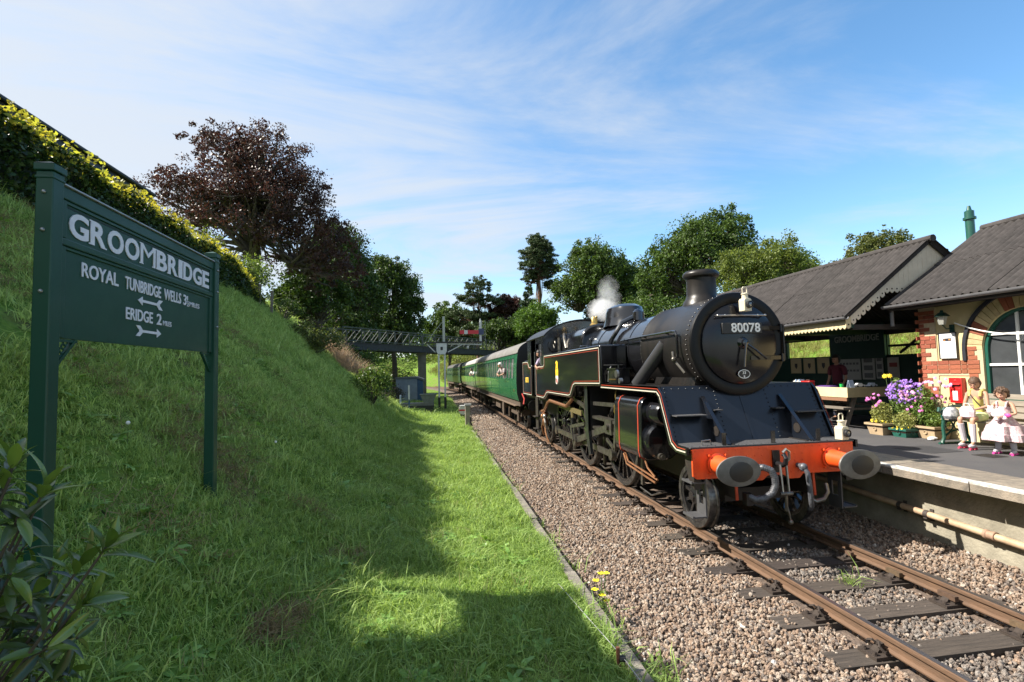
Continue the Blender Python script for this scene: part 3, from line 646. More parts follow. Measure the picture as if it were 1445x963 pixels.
def gutter(parent, x, z, y0, y1):
    n = 8; V = []; F = []
    for y in (y0, y1):
        for i in range(n + 1): t = math.pi * i / n; V.append((x + .06 * math.cos(t), y, z - .06 * math.sin(t)))
        for i in range(n, -1, -1): t = math.pi * i / n; V.append((x + .05 * math.cos(t), y, z - .05 * math.sin(t)))
    k = 2 * n + 2
    F = [(i, (i + 1) % k, k + (i + 1) % k, k + i) for i in range(k)] + [tuple(range(k)), tuple(range(k, 2 * k))]
    return obj('gutter', MB().add(V, F), GUTTER, parent)
corrugated_roof(bld, 4.42, 3.50, 6.95, 5.14, -4.4, 2.5)
gutter(bld, 4.40, 3.50, -4.4, 2.52)
obj('soffit', MB().box(4.46, WX + .02, -4.4, 2.42, 3.42, 3.44).box(4.45, 4.475, -4.4, 2.43, 3.40, 3.50), mat('dark_timber', (.028, .024, .022), .8, var=.3), bld)
obj('barge_board', MB().bar((4.46, 2.47, 3.44), (6.95, 2.47, 5.05), .03, .16).bar((9.44, 2.47, 3.44), (6.95, 2.47, 5.05), .03, .16), MATS['dark_timber'], bld)
obj('downpipe', MB().cyl((4.55, 2.48, 3.44), (4.55, 2.48, 3.10), .035, n=10), GUTTER, bld)
flu = obj('flue', MB().cyl((7.3, 3.05, 4.6), (7.3, 3.05, 5.55), .085, n=12).lathe([(.085, 0), (.12, .01), (.12, .06), (.09, .07), (.09, .2), (.05, .22), (.03, .32)], (7.3, 3.05, 5.52), 'z', 12), GREEN, bld)

# wall lantern, poster, post box, rope on the wall
lan = empty('wall_lantern', (WX - .02, 1.62, 3.1), 0, 'small dark glazed lantern on the cream wall above the framed poster', 'lamp')
obj('bracket', MB().tube([(0, 0, -.12), (-.12, 0, -.13), (-.2, 0, -.05)], .012, 6).box(-.01, .015, -.04, .04, -.2, -.05), DKGREEN, lan)
obj('lantern_glass', MB().lathe([(.05, -.05), (.085, .1), (.0001, .1)], (-.2, 0, 0), 'z', 6), mat('lantern_glass', (.35, .36, .33), .1, spec=.8), lan)
obj('lantern_cap', MB().lathe([(.13, .1), (.06, .17), (.03, .18), (.02, .22)], (-.2, 0, 0), 'z', 6), DKGREEN, lan)
po = empty('framed_poster', (WX - .02, 1.71, 2.66), 0, 'white framed poster with a small dark picture, on the cream wall above the post box', 'poster')
obj('frame', MB().box(-.02, .0, -.17, .17, -.25, -.235).box(-.02, .0, -.17, .17, .235, .25).box(-.02, .0, -.17, -.155, -.235, .235).box(-.02, 0, .155, .17, -.235, .235), mat('black_frame', (.015, .015, .018), .4), po)
obj('sheet', MB().box(-.008, .001, -.155, .155, -.235, .235), mat('poster_paper', (.75, .75, .74), .5), po)
pic = obj('picture', MB().box(-.0105, -.008, -.07, .085, .085, .14), mat('poster_train', (.03, .035, .05), .5, var=.3, vscale=30), po)
obj('picture_detail', MB().box(-.0125, -.0105, -.06, -.02, .1, .125).box(-.0125, -.0105, .04, .075, .095, .115), mat('poster_orange', (.45, .2, .05), .6), po)
pbx = empty('post_box', (WX - .005, 1.575, 1.6), 0, 'red wall post box with a white notice, behind the seated girl', 'post box')
RED = mat('post_red', (.55, .018, .018), .35, coat=.3, var=.1)
obj('body', MB().box(-.09, .01, -.115, .115, 0, .46), RED, pbx, bevel=.006)
obj('hood', MB().prism([(-.125, .335), (-.09, .37), (-.085, .335)], -.10, .10, 'y'), RED, pbx)
obj('slot', MB().box(-.094, -.0895, -.075, .075, .30, .325), mat('slot_black', (.01, .01, .01), .8), pbx)
obj('door', MB().box(-.1, -.0895, -.09, .09, .03, .27), RED, pbx, bevel=.004)
obj('notice', MB().box(-.1035, -.1, -.045, .045, .05, .22), MATS['paper'], pbx)
obj('royal_cypher', MB().sph((-.09, 0, .41), .022, 8, 6, (.4, 1, .8)), RED, pbx)
rope_pts = []
for i in range(25):
    t = i / 24; y = 1.75 - 3.6 * t if False else 1.52 - 2.2 * t; rope_pts.append((WX - .07, y, 3.07 - .9 * t * (1 - t) * 1.15 - .05 * t))
tag(obj('white_cable', MB().tube(rope_pts, .012, 6), mat('cable_white', (.7, .7, .68), .6)), 'white cable sagging across the arched window from the lantern', 'cable')

# ------------------------------------------------------------------ open-fronted canopy shelter
shel = empty('canopy_shelter', (0, 0, 0), 0, 'open platform shelter with grey corrugated roof and cream sawtooth valance', 'shelter')
SX0, SZ0, SXR, SZR, SY0, SY1 = 3.58, 3.31, 5.65, 4.90, 2.62, 11.0
corrugated_roof(shel, SX0, SZ0, SXR, SZR, SY0 - .12, SY1)
gutter(shel, SX0 - .03, SZ0 - .0, SY0 - .1, SY1)
CREAMP = mat('cream_paint', (.62, .52, .31), .6, var=.15, vscale=6, bump=.08, bscale=40)
GREYP = mat('gable_paint', (.66, .58, .45), .7, var=.15, vscale=6)
def valance_mesh(w, h, name):
    me = MB().prism([(-w / 2 + .002, 0), (w / 2 - .002, 0), (w / 2 - .002, -h + .045), (0, -h), (-w / 2 + .002, -h + .045)], -.009, .009).mesh(name, 0); return me
vb = valance_mesh(.11, .2, 'valance_board'); vb.materials.append(CREAMP)
for i in range(int((SY1 - SY0) / .11)):
    link('valance_board', vb, shel, (SX0 + .06 + random.gauss(0, .002), SY0 + .06 + i * .11, SZ0 - .045))
slope = (SZR - SZ0) / (SXR - SX0)
hole_me = MB().cyl((0, -.0115, 0), (0, -.009, 0), .017, n=10).mesh('hole'); hole_me.materials.append(mat('hole_dark', (.01, .01, .01), .9))
nb = int((2 * SXR - 2 * SX0) / .118)
for i in range(nb):
    x0 = SX0 + .03 + i * .118; x1 = x0 + .115; xm = (x0 + x1) / 2
    tp = lambda x: SZ0 + slope * (x - SX0 if x < SXR else 2 * SXR - SX0 - x) - .01
    bt = min(tp(xm) - .30, 3.80)
    pts = [(x0, tp(x0)), (xm, tp(xm)), (x1, tp(x1)), (x1, bt + .045), (xm, bt), (x0, bt + .045)]
    b_ = obj('gable_board', MB().prism(pts, SY0 - .009 + random.gauss(0, .0008), SY0 + .009, 'y'), CREAMP if i < 1 else GREYP, shel, 0)
    link('hole', hole_me, b_, (xm, SY0, bt + .09))
obj('barge_board', MB().bar((SX0 - .02, SY0 - .05, SZ0 - .02), (SXR, SY0 - .05, SZR + .0), .03, .09).bar((2 * SXR - SX0, SY0 - .05, SZ0 - .02), (SXR, SY0 - .05, SZR), .03, .09), MATS['dark_timber'], shel)
obj('front_beam', MB().box(SX0 + .1, SX0 + .24, SY0 + .02, SY1, 3.09, 3.22), DKGREEN, shel)
obj('tie_beam', MB().box(SX0 + .24, 7.6, SY0 + .05, SY0 + .17, 3.06, 3.16), MATS['dark_timber'], shel)
for y in (5.6, 8.4): obj('tie_beam', MB().box(SX0 + .24, 7.5, y, y + .1, 3.15, 3.27), DKGREEN, shel)
for (x, y) in ((3.78, 6.9), (3.78, 10.8)): obj('post', MB().cyl((x, y, PZ), (x, y, 3.1), .055, n=12).box(x - .09, x + .09, y - .09, y + .09, PZ, PZ + .2).tube([(x, y, 2.6), (x, y - .2, 2.82), (x, y - .45, 2.95)], .025, 6), DKGREEN, shel)
BX_ = 7.3
obj('rear_wall', MB().box(BX_, BX_ + .1, 2.7, SY1, PZ, 2.58), DKGREEN, shel)
obj('header_beam', MB().box(BX_, BX_ + .1, 2.7, SY1, 3.12, 3.4), MATS['dark_timber'], shel)
for y in (4.25, 5.42, 7.32, 9.3): obj('mullion_post', MB().box(BX_ + .01, BX_ + .09, y - .05, y + .05, 2.58, 3.12), DKGREEN, shel)
for y in (4.1,): obj('brace', MB().bar((BX_ - .1, 4.9, 2.62), (BX_ - .1, 4.4, 2.95), .05, .05).box(BX_ - .14, BX_ - .06, 4.25, 5.2, 2.78, 2.84), MATS['dark_timber'], shel)
obj('end_wall', MB().box(4.6, BX_, SY1 - .1, SY1, PZ, 3.3), DKGREEN, shel)
sbrd = empty('name_board', (BX_ - .04, 6.36, 3.05), 0, 'dark green board lettered GROOMBRIDGE inside the shelter', 'name board')
obj('panel', MB().box(-.03, .03, -.98, .92, -.55, .42), DKGREEN, sbrd)
tm = text_mesh('GROOMBRIDGE', .25, .004, .006, sx=.86); tm.materials.append(mat('dull_letters', (.30, .32, .29), .6))
link('lettering', tm, sbrd, (-.036, -.06, .02), (R(90), 0, R(-90)))
NB = mat('notice_white', (.42, .43, .42), .6); NB2 = mat('notice_print', (.16, .17, .18), .6, var=.3, vscale=30)
for k, (yc, zc, w, h, lab, pr) in enumerate([(6.65, 2.22, .82, .62, 'wide white timetable sheet on the shelter wall below the lettered board', 2), (5.98, 2.25, .42, .66, 'white notice with three grey pictures on the shelter wall, beside the timetable', 3), (5.62, 2.28, .22, .66, 'narrow white notice on the shelter wall, second from the right', 3), (5.2, 2.23, .34, .56, 'pale poster with a red picture on the shelter wall', 1)]):
    nt_ = empty('notice', (BX_ - .015, yc, zc), 0, lab, 'notice', 'notices on the shelter wall')
    obj('sheet', MB().box(-.012, 0, -w / 2, w / 2, -h / 2, h / 2), NB if k < 3 else mat('poster_pale', (.45, .42, .38), .6), nt_)
    for j in range(pr):
        zc2 = h * (.32 - .32 * j) if pr > 1 else h * .16
        m_ = MB()
        if k == 0:
            for c_ in range(6): m_.box(-.015, -.012, -w / 2 + .06 + c_ * .12, -w / 2 + .14 + c_ * .12, zc2 - .28 * 0 - .08, zc2 - .02)
        else: m_.box(-.015, -.012, -w * .34, w * .34, zc2 - h * .11, zc2 + h * .09)
        obj('print', m_, NB2 if k < 3 else mat('print_red', (.28, .06, .05), .6), nt_)
for k, y in enumerate((7.62, 8.22, 8.82)):
    nt_ = empty('framed_notice', (BX_ - .015, y, 2.33), 0, ['cream framed notice with dark crest on the shelter wall, nearest the lettered board', 'cream framed notice with dark crest on the shelter wall, middle of three', 'cream framed notice with dark crest on the shelter wall, furthest along'][k], 'notice', 'framed notices in the shelter')
    obj('frame', MB().box(-.025, 0, -.29, .29, -.27, -.24).box(-.025, 0, -.29, .29, .24, .27).box(-.025, 0, -.29, -.26, -.24, .24).box(-.025, 0, .26, .29, -.24, .24), DKGREEN, nt_)
    obj('sheet', MB().box(-.012, 0, -.26, .26, -.24, .24), mat('cream_card', (.55, .44, .25), .7), nt_)
    obj('crest', MB().prism([(-.06, .08), (.06, .08), (.06, -.02), (0, -.1), (-.06, -.02)], -.016, -.012), mat('crest_dark', (.05, .04, .04), .6), nt_)

# ------------------------------------------------------------------ stall table and goods
tb = empty('stall_table', (4.45, 3.62, PZ), 0, 'picnic table with a cream boarded top used as a stall beside the planters', 'table')
TIM = mat('weathered_timber', (.20, .17, .14), .85, var=.35, vscale=10, bump=.3, bscale=40, stretch=(3, 3, .4))
for i in range(5): obj('top_plank', MB().box(.02 + i * .24, .25 + i * .24, .02, 1.78, .84, .87), TIM, tb)
obj('apron', MB().box(0, .02, 0, 1.8, .70, .92), CREAMP, tb); obj('apron', MB().box(.02, 1.25, -.0, .02, .70, .915), mat('shaded_cream_board', (.45, .36, .20), .7, var=.15), tb)  # cream end aprons coloured darker tan, their shade put into the colour
obj('apron', MB().box(.02, 1.25, 1.78, 1.8, .70, .915), MATS['shaded_cream_board'], tb)
obj('rail', MB().box(-.01, .03, .02, 1.78, .62, .69), mat('brown_rail', (.22, .11, .06), .7), tb)
for y in (.22, 1.5):
    for sx in (-1, 1): obj('leg', MB().bar((.62 + sx * .52, y, 0), (.62 + sx * .2, y, .8), .09, .045, (0, 1, 0)), TIM, tb)
    obj('cross_bar', MB().bar((-.1, y + .05, .42), (1.34, y + .05, .42), .09, .045), TIM, tb)
for x in (-.14, 1.2): obj('bench_plank', MB().box(x, x + .22, -.02, 1.8, .445, .485), TIM, tb)
TZ = PZ + .92
def toycar(x, y, z, col, rz, lab):
    e = empty('toy_car', (x, y, z), rz, lab, 'toy')
    obj('body', MB().prism([(-.11, .02), (-.11, .055), (-.06, .06), (-.04, .095), (.045, .095), (.07, .06), (.11, .05), (.11, .02)], -.045, .045), mat('toy_' + lab[:5], col, .4), e)
    for sx in (-1, 1):
        for sy in (-1, 1): obj('wheel', MB().cyl((sx * .047, sy * .06, .022), (sx * .036, sy * .06, .022), .022, n=10), mat('black_rubber', (.015, .015, .015), .7), e)
    return e
toycar(4.85, 3.72, TZ - .005, (.55, .57, .6), R(80), 'white toy car on the stall, nearer the price card')
toycar(5.15, 3.70, TZ - .005, (.45, .5, .6), R(95), 'pale blue toy car on the stall, nearer the flowers')
pc = empty('price_card', (4.62, 3.70, TZ - .005), R(8), 'pale blue folded price card standing on the stall', 'card')
obj('front_leaf', MB().bar((0, -.04, 0), (0, 0, .17), .14, .004, (0, 1, 0)), mat('card_blue', (.45, .55, .72), .7), pc); obj('rear_leaf', MB().bar((0, .05, 0), (0, .006, .17), .14, .004, (0, 1, 0)), MATS['card_blue'], pc)
bx_ = empty('red_cash_box', (4.6, 5.0, TZ - .005), .2, 'red metal cash box on the stall near the engine', 'box')
obj('case', MB().box(-.09, .09, -.12, .12, 0, .1), RED, bx_, bevel=.008); obj('lid', MB().box(-.094, .094, -.124, .124, .1, .135), RED, bx_, bevel=.01); obj('handle', MB().tube([(0, -.05, .13), (0, -.05, .16), (0, .05, .16), (0, .05, .13)], .006, 6), STEEL, bx_)
cl = empty('purple_cloth', (4.55, 4.35, TZ - .004), 0, 'folded purple cloth lying on the stall', 'cloth'); obj('fold', MB().box(-.09, .12, -.22, .22, 0, .018), mat('purple', (.10, .035, .22), .9, var=.3), cl, bevel=.006); obj('fold', MB().box(-.08, .1, -.2, .15, .02, .035), MATS['purple'], cl, bevel=.006)
gc = empty('green_mug', (4.52, 3.86, TZ - .005), 0, 'bright green mug on the stall beside the price card', 'mug'); obj('cup', MB().lathe([(.03, 0), (.036, .08), (.032, .08), (.027, .01)], (0, 0, 0), 'z', 14), mat('mug_green', (.03, .5, .1), .35), gc); obj('handle', MB().tube([(.034, 0, .02), (.06, 0, .03), (.06, 0, .055), (.035, 0, .065)], .006, 6), MATS['mug_green'], gc)
bk = empty('book_row', (4.58, 5.28, TZ - .005), 0, 'row of small pale books on the stall beside the engine', 'books')
for i in range(7): obj('book', MB().box(-.07, .07, -.14 + i * .04, -.105 + i * .04, 0, .13 + .02 * ((i * 5) % 3)), mat('book_%d' % (i % 3), [(.55, .55, .58), (.25, .35, .5), (.6, .55, .5)][i % 3], .7), bk)
wb = empty('white_bucket', (4.25, 4.3, PZ), 0, 'white plastic container under the stall table', 'bucket'); obj('tub', MB().lathe([(.11, 0), (.13, .24), (.12, .25), (.10, .02)], (0, 0, 0), 'z', 16), mat('white_plastic', (.7, .7, .7), .4), wb); obj('lid', MB().lathe([(.135, .235), (.135, .26), (.02, .27)], (0, 0, 0), 'z', 16), MATS['white_plastic'], wb)

# ------------------------------------------------------------------ planters and flowers
def leaves(pts, size, seed=0, aspect=.55, up=.0, jitter=.35):
    """one small bent leaf per point, as raw arrays"""
    r = np.random.default_rng(seed); n = len(pts); s = size * r.uniform(1 - jitter, 1 + jitter, n)[:, None]
    d = r.normal(0, 1, (n, 3)); d[:, 2] += up; d /= np.linalg.norm(d, axis=1)[:, None]
    a = np.cross(d, r.normal(0, 1, (n, 3))); a /= np.linalg.norm(a, axis=1)[:, None]
    nrm = np.cross(d, a)
    p = np.asarray(pts)
    V = np.stack([p - d * s * .5, p + a * s * aspect * .5 + nrm * s * .06, p + d * s * .5, p - a * s * aspect * .5 + nrm * s * .06], 1).reshape(-1, 3)
    return V, np.arange(n * 4).reshape(-1, 4)
def blob(n, c, rad, seed, shell=.0):
    r = np.random.default_rng(seed); d = r.normal(0, 1, (n, 3)); d /= np.linalg.norm(d, axis=1)[:, None]
    return np.asarray(c) + d * (r.uniform(shell, 1, n) ** (1 / 2.2))[:, None] * np.asarray(rad)
TAN = mat('planter_tan', (.42, .31, .19), .8, var=.2, vscale=8, bump=.15)
def planter(x, y, m_, lab, rz=0, w=.2, h=.235):
    e = empty('planter', (x, y, PZ), rz, lab, 'planter', 'planters by the wall')
    k = .78; m = MB().add([(-w * k, -w * k, 0), (w * k, -w * k, 0), (w * k, w * k, 0), (-w * k, w * k, 0), (-w, -w, h), (w, -w, h), (w, w, h), (-w, w, h)], [(3, 2, 1, 0), (0, 1, 5, 4), (1, 2, 6, 5), (2, 3, 7, 6), (3, 0, 4, 7)])
    obj('tub', m, m_, e, 0); obj('rim', MB().box(-w - .02, w + .02, -w - .02, -w + .015, h - .04, h).box(-w - .02, w + .02, w - .015, w + .02, h - .04, h).box(-w - .02, -w + .015, -w + .015, w - .015, h - .04, h).box(w - .015, w + .02, -w + .015, w - .015, h - .04, h), m_, e)
    obj('soil', MB().box(-w + .01, w - .01, -w + .01, w - .01, h - .08, h - .05), mat('soil', (.035, .025, .018), .95), e)
    for (dx, dy, ax) in ((-w * .9 - .006, 0, 'x'), (0, -w * .9 - .006, 'y')):
        obj('ring', MB().tube([(dx + (.035 * math.cos(t) if ax == 'y' else 0), dy + (.035 * math.cos(t) if ax == 'x' else 0), h * .5 + .03 * math.sin(t)) for t in [2 * math.pi * i / 12 for i in range(12)]], .008, 5, True), m_, e)
    return e
planter(4.40, 2.72, TAN, 'square tan planter nearest the stall table, with yellow edging flowers')
planter(4.46, 2.27, mat('planter_green', (.015, .10, .075), .5), 'small green planter between the two tan ones', 0, .17, .17)
planter(4.74, 1.95, TAN, 'square tan planter in front of the brick corner, next to the bench')
def plant(name, lab, base, foliage, flowers, stems, matf, size, grp='flowers in the planters'):
    """foliage: list of (centre, radii, n); flowers: list of (centre, radii, n, size, material)"""
    e = empty(name, base, 0, lab, 'flowers', grp); V = []; o = 0; F = []
    for i, (c, rad, n) in enumerate(foliage):
        v, f = leaves(blob(n, c, rad, i + 3), size, i, .45, .6); V.append(v); F.append(f + o); o += len(v)
    me = rawmesh('foliage', np.concatenate(V), quads=np.concatenate(F)); me.materials.append(matf); link('foliage', me, e)
    m = MB()
    for (p, q_) in stems: m.tube([p, ((p[0] + q_[0]) / 2 + .01, (p[1] + q_[1]) / 2, (p[2] + q_[2]) * .55), q_], .005, 4)
    if stems: obj('stem', m, mat('stem_green', (.07, .12, .03), .6), e)
    for i, (c, rad, n, s, mt) in enumerate(flowers):
        m = MB(); pts = blob(n, c, rad, 50 + i, .55)
        for p in pts:
            nn = Vector((random.gauss(-.7, .4), random.gauss(-.6, .4), random.gauss(.4, .3))).normalized(); a = nn.orthogonal().normalized(); b_ = nn.cross(a); p = Vector(p); k = 7
            ring = [p + (a * math.cos(6.283 * j / (2 * k)) + b_ * math.sin(6.283 * j / (2 * k))) * (s if j % 2 == 0 else s * .62) for j in range(2 * k)]
            m.add([p + nn * s * .22] + ring, [(0, 1 + j, 1 + (j + 1) % (2 * k)) for j in range(2 * k)])
        fo = obj('blossom', m, mt, e, 0); fo['kind'] = 'stuff'
    return e
FG = leafmat('flower_leaf', (.10, .17, .04), (.17, .24, .06), .35, .5, .35); FG2 = leafmat('flower_leaf_pale', (.22, .26, .08), (.38, .38, .14), .35, .5, .3)
PURP = mat('purple_petal', (.26, .13, .52), .6, isl=True, rand=.35); PINK = mat('pink_petal', (.62, .16, .46), .6, isl=True, rand=.25); LPINK = mat('pale_pink_petal', (.72, .34, .58), .6, isl=True, rand=.2); YEL = mat('yellow_petal', (.80, .58, .03), .5, isl=True, rand=.15)
plant('cosmos', 'pink flowers on feathery green stems in the planter nearest the stall', (4.40, 2.72, PZ + .18), [((0, 0, .26), (.20, .2, .22), 900), ((0, -.02, .1), (.2, .2, .06), 250)], [((-.12, .05, .52), (.12, .16, .16), 14, .033, PINK), ((0, 0, .1), (.2, .2, .05), 26, .02, YEL)], [((0, 0, 0), (-.15, .1, .55)), ((.02, 0, 0), (-.05, .0, .6)), ((0, .02, 0), (.08, .1, .5))], FG2, .05)
plant('tall_yellow_flower', 'two yellow flowers on tall stems standing above the cosmos beside the stall', (4.55, 2.62, PZ + .18), [((.05, -.1, .85), (.1, .12, .12), 60)], [((.0, .05, 1.0), (.02, .09, .01), 2, .055, YEL)], [((0, 0, 0), (0, .1, 1.0)), ((0, 0, 0), (.02, 0, 1.0)), ((0, 0, 0), (.05, -.15, .95))], FG, .07)
plant('aster', 'dense mound of small purple asters behind the green planter', (4.72, 2.42, PZ), [((0, 0, .62), (.26, .36, .34), 1500), ((0, 0, .35), (.2, .28, .3), 500)], [((-.04, .0, .86), (.26, .38, .26), 330, .024, PURP), ((-.12, -.2, .84), (.16, .2, .18), 26, .036, LPINK), ((-.1, -.25, .55), (.16, .2, .2), 14, .03, PINK)], [((0, 0, 0), (0, .1, .6)), ((0, -.05, 0), (0, -.15, .6))], FG, .05)
plant('variegated_plant', 'low pale green and yellow leafy plant in the green planter', (4.46, 2.27, PZ + .12), [((0, 0, .2), (.2, .21, .19), 800)], [((-.1, 0, .04), (.15, .2, .05), 14, .02, YEL)], [], FG2, .045)
plant('feathery_plant', 'tall feathery green plant with pink flowers in the planter next to the bench', (4.74, 1.98, PZ + .18), [((-.02, .12, .42), (.18, .2, .4), 1500), ((0, -.12, .15), (.2, .18, .18), 600)], [((.05, -.1, .86), (.16, .3, .13), 13, .036, LPINK), ((.0, -.2, .6), (.1, .15, .15), 4, .036, PINK)], [((0, .1, 0), (0, .15, .8)), ((0, 0, 0), (.05, -.2, .85)), ((0, -.05, 0), (.06, -.25, .6))], FG, .055)
tag(obj('paper_litter', MB().sph((4.52, 1.78, PZ + .03), .07, 9, 5, (1.3, 1, .45)).sph((4.42, 1.72, PZ + .025), .05, 8, 5, (1.2, 1, .5)), mat('bag_white', (.7, .7, .72), .5), smooth=0), 'crumpled white bag on the platform beside the tan planter', 'bag')

# ------------------------------------------------------------------ bench
bn = empty('bench', (4.38, .38, PZ), 0, 'platform bench with green cast iron ends and timber slats', 'bench')
BTIM = mat('bench_timber', (.30, .26, .21), .7, var=.3, vscale=10, bump=.2, stretch=(3, .3, 3))
for i in range(4): obj('seat_slat', MB().box(-.13 + i * .115, -.03 + i * .115, -.98, .98, .425, .45), BTIM, bn)
for i in range(4): obj('back_slat', MB().bar((.335 + .03 * i, -.98, .54 + .1 * i), (.335 + .03 * i, .98, .54 + .1 * i), .022, .085), BTIM, bn)
for y in (-.93, .93):
    m = MB(); m.tube([(-.2, y, 0), (-.14, y, .12), (-.15, y, .3), (-.13, y, .41)], .028, 8); m.tube([(.42, y, 0), (.33, y, .15), (.31, y, .41), (.40, y, .72), (.46, y, .9)], .028, 8)
    m.tube([(-.14, y, .41), (.32, y, .41)], .025, 8); m.tube([(-.2, y, .64), (-.22, y, .58), (-.17, y, .54), (-.1, y, .62), (.1, y, .66), (.36, y, .64)], .025, 8); m.tube([(-.14, y, .41), (-.16, y, .5), (-.12, y, .6)], .02, 6)
    m.tube([(-.14, y, .12), (0, y, .22), (.15, y, .24), (.33, y, .15)], .018, 6); m.tube([(-.02 + .08 * math.cos(t), y, .32 + .08 * math.sin(t)) for t in [6.283 * i / 14 for i in range(14)]], .012, 5, True); m.tube([(.16 + .08 * math.cos(t), y, .32 + .08 * math.sin(t)) for t in [6.283 * i / 14 for i in range(14)]], .012, 5, True)
    m.tube([(-.25, y, .015), (.46, y, .015)], .022, 6)
    obj('bench_end', m, GREEN, bn)

# ------------------------------------------------------------------ people
SKIN = mat('skin', (.46, .255, .17), .55, var=.08, vscale=20)
def skin_mesh(nodes, edges, sub=2):
    keys = list(nodes); me = bpy.data.meshes.new('body'); me.from_pydata([nodes[k][0] for k in keys], [(keys.index(a), keys.index(b_)) for a, b_ in edges], [])
    o = bpy.data.objects.new('body', me); COL.objects.link(o); o.modifiers.new('skin', 'SKIN'); o.modifiers['skin'].use_smooth_shade = True
    sv = me.skin_vertices[0].data
    for i, k in enumerate(keys):
        r = nodes[k][1]; sv[i].radius = (r, r) if not isinstance(r, tuple) else r
        sv[i].use_root = (i == 0)
    s = o.modifiers.new('sub', 'SUBSURF'); s.levels = sub; s.render_levels = sub
    bpy.context.view_layer.update()
    r = bpy.data.meshes.new_from_object(o.evaluated_get(bpy.context.evaluated_depsgraph_get())); bpy.data.objects.remove(o); bpy.data.meshes.remove(me); r.shade_smooth(); r.materials.clear(); return r
def join_into(me, mb):
    bm = bmesh.new(); bm.from_mesh(me); tmp = mb.mesh('tmp'); bm.from_mesh(tmp); bm.to_mesh(me); bm.free(); bpy.data.meshes.remove(tmp); me.shade_smooth(); return me
def figure(name, lab, loc, rz, J, S, skin_m, head_r, look=(0, 1, -.1), hair=None, grp=None, wear=()):
    """J: joint positions (facing +y), S: body scale for radii; wear: list of (name, nodes, edges, material)"""
    e = empty('person', loc, rz, lab, 'person', grp)
    r = lambda k: S * k
    N = {'pelvis': (J['pelvis'], r(.088)), 'waist': (J['waist'], r(.078)), 'chest': (J['chest'], r(.092)), 'shoulders': (J['neck0'], r(.062)), 'neck': (J['neck'], r(.038)), 'skull': (J['head'], r(.05))}
    E = [('pelvis', 'waist'), ('waist', 'chest'), ('chest', 'shoulders'), ('shoulders', 'neck'), ('neck', 'skull')]
    for s in 'LR':
        for k, rad, par in (('sh', .046, 'shoulders'), ('el', .034, 'sh'), ('wr', .024, 'el')):
            if k + s not in J: break
            N[k + s] = (J[k + s], r(rad)); E.append((par + (s if par != 'shoulders' else ''), k + s))
        for k, rad, par in (('hp', .075, 'pelvis'), ('kn', .05, 'hp'), ('an', .032, 'kn'), ('to', .028, 'an')):
            if k + s not in J: break
            N[k + s] = (J[k + s], r(rad)); E.append((par + (s if par != 'pelvis' else ''), k + s))
    body = skin_mesh(N, E); m = MB()
    h = Vector(J['head']); f = Vector(look).normalized(); sd = f.cross(Vector((0, 0, 1))).normalized(); up = sd.cross(f)
    hm = MB().sph((0, 0, 0), head_r, 16, 12, (.80, .92, 1.08)); hm.sph((0, .55 * head_r, -.45 * head_r), head_r * .5, 10, 8, (.95, .8, .9)); hm.sph((0, .93 * head_r, -.14 * head_r), head_r * .14, 8, 6, (.8, 1.1, 1.3))
    for sx in (-1, 1): hm.sph((sx * .8 * head_r, 0, -.1 * head_r), head_r * .2, 8, 6, (.35, .7, 1.1))
    M = Matrix((sd.to_tuple(), f.to_tuple(), up.to_tuple())).transposed().to_4x4(); M.translation = h + Vector((0, 0, head_r * .25)); hm.moved(M); m.add(hm.v, hm.f)
    for s in 'LR':       # hands: palm, four fingers, thumb
        if 'wr' + s in J:
            w = Vector(J['wr' + s]); el = Vector(J['el' + s]); d = (w - el).normalized(); hand = Vector(J.get('hand' + s, tuple(w + d * S * .07))); d = (hand - w).normalized(); sdw = d.cross(Vector((0, 0, 1)))
            sdw = sdw.normalized() if sdw.length > .1 else Vector((1, 0, 0)); dn = d.cross(sdw).normalized(); pl = S * .075
            m.bar(w - d * .01, w + d * pl, S * .07, S * .03, dn)
            for q_, (off, ln_) in enumerate(((-.027, .06), (-.009, .07), (.009, .066), (.027, .05))):
                b0 = w + d * pl * .95 + sdw * S * off; m.tube([b0, b0 + d * S * ln_ * .5 - Vector((0, 0, S * .01)), b0 + d * S * ln_ * .75 - Vector((0, 0, S * .035))], [S * .0095, S * .0085, S * .007], 6)
            b0 = w + d * pl * .3 + sdw * S * (-.035 if s == 'L' else .035); m.tube([b0, b0 + (d * .6 + sdw * (-.8 if s == 'L' else .8)) * S * .035, b0 + d * S * .06 + sdw * (-1 if s == 'L' else 1) * S * .035], [S * .012, S * .0105, S * .008], 6)
    join_into(body, m); body.materials.append(skin_m); link('body', body, e)
    fc = MB()
    for sx in (-1, 1): fc.sph((sx * .32 * head_r, .86 * head_r, .06 * head_r), head_r * .1, 8, 6, (1.2, .6, .8))
    fc.moved(M); obj('eyes', fc, mat('eye_dark', (.02, .015, .012), .2), e); obj('mouth', MB().sph((0, .93 * head_r, -.52 * head_r), head_r * .15, 8, 6, (1.6, .4, .35)).moved(M), mat('lips', (.42, .13, .11), .5), e)
    if hair:
        hmat, style = hair; hh = MB(); n = 18; mm = 10; V = []; F = []
        for i in range(mm + 1):
            a = math.pi / 2 - (math.pi * .78) * i / mm
            for j in range(n):
                t = 2 * math.pi * j / n; fy = math.sin(t)
                k = 1.12 + .03 * math.sin(9 * t + i) + .02 * math.sin(5 * i + 3 * t)
                zz0 = math.sin(a)
                if fy > .25 and zz0 < .38: zz0 = .38 + (zz0 - .38) * (.05); ca = math.cos(math.asin(.38)) 
                else: ca = math.cos(a)
                V.append((head_r * .86 * k * ca * math.cos(t), head_r * .97 * k * ca * fy - .02 * head_r, head_r * 1.1 * k * zz0))
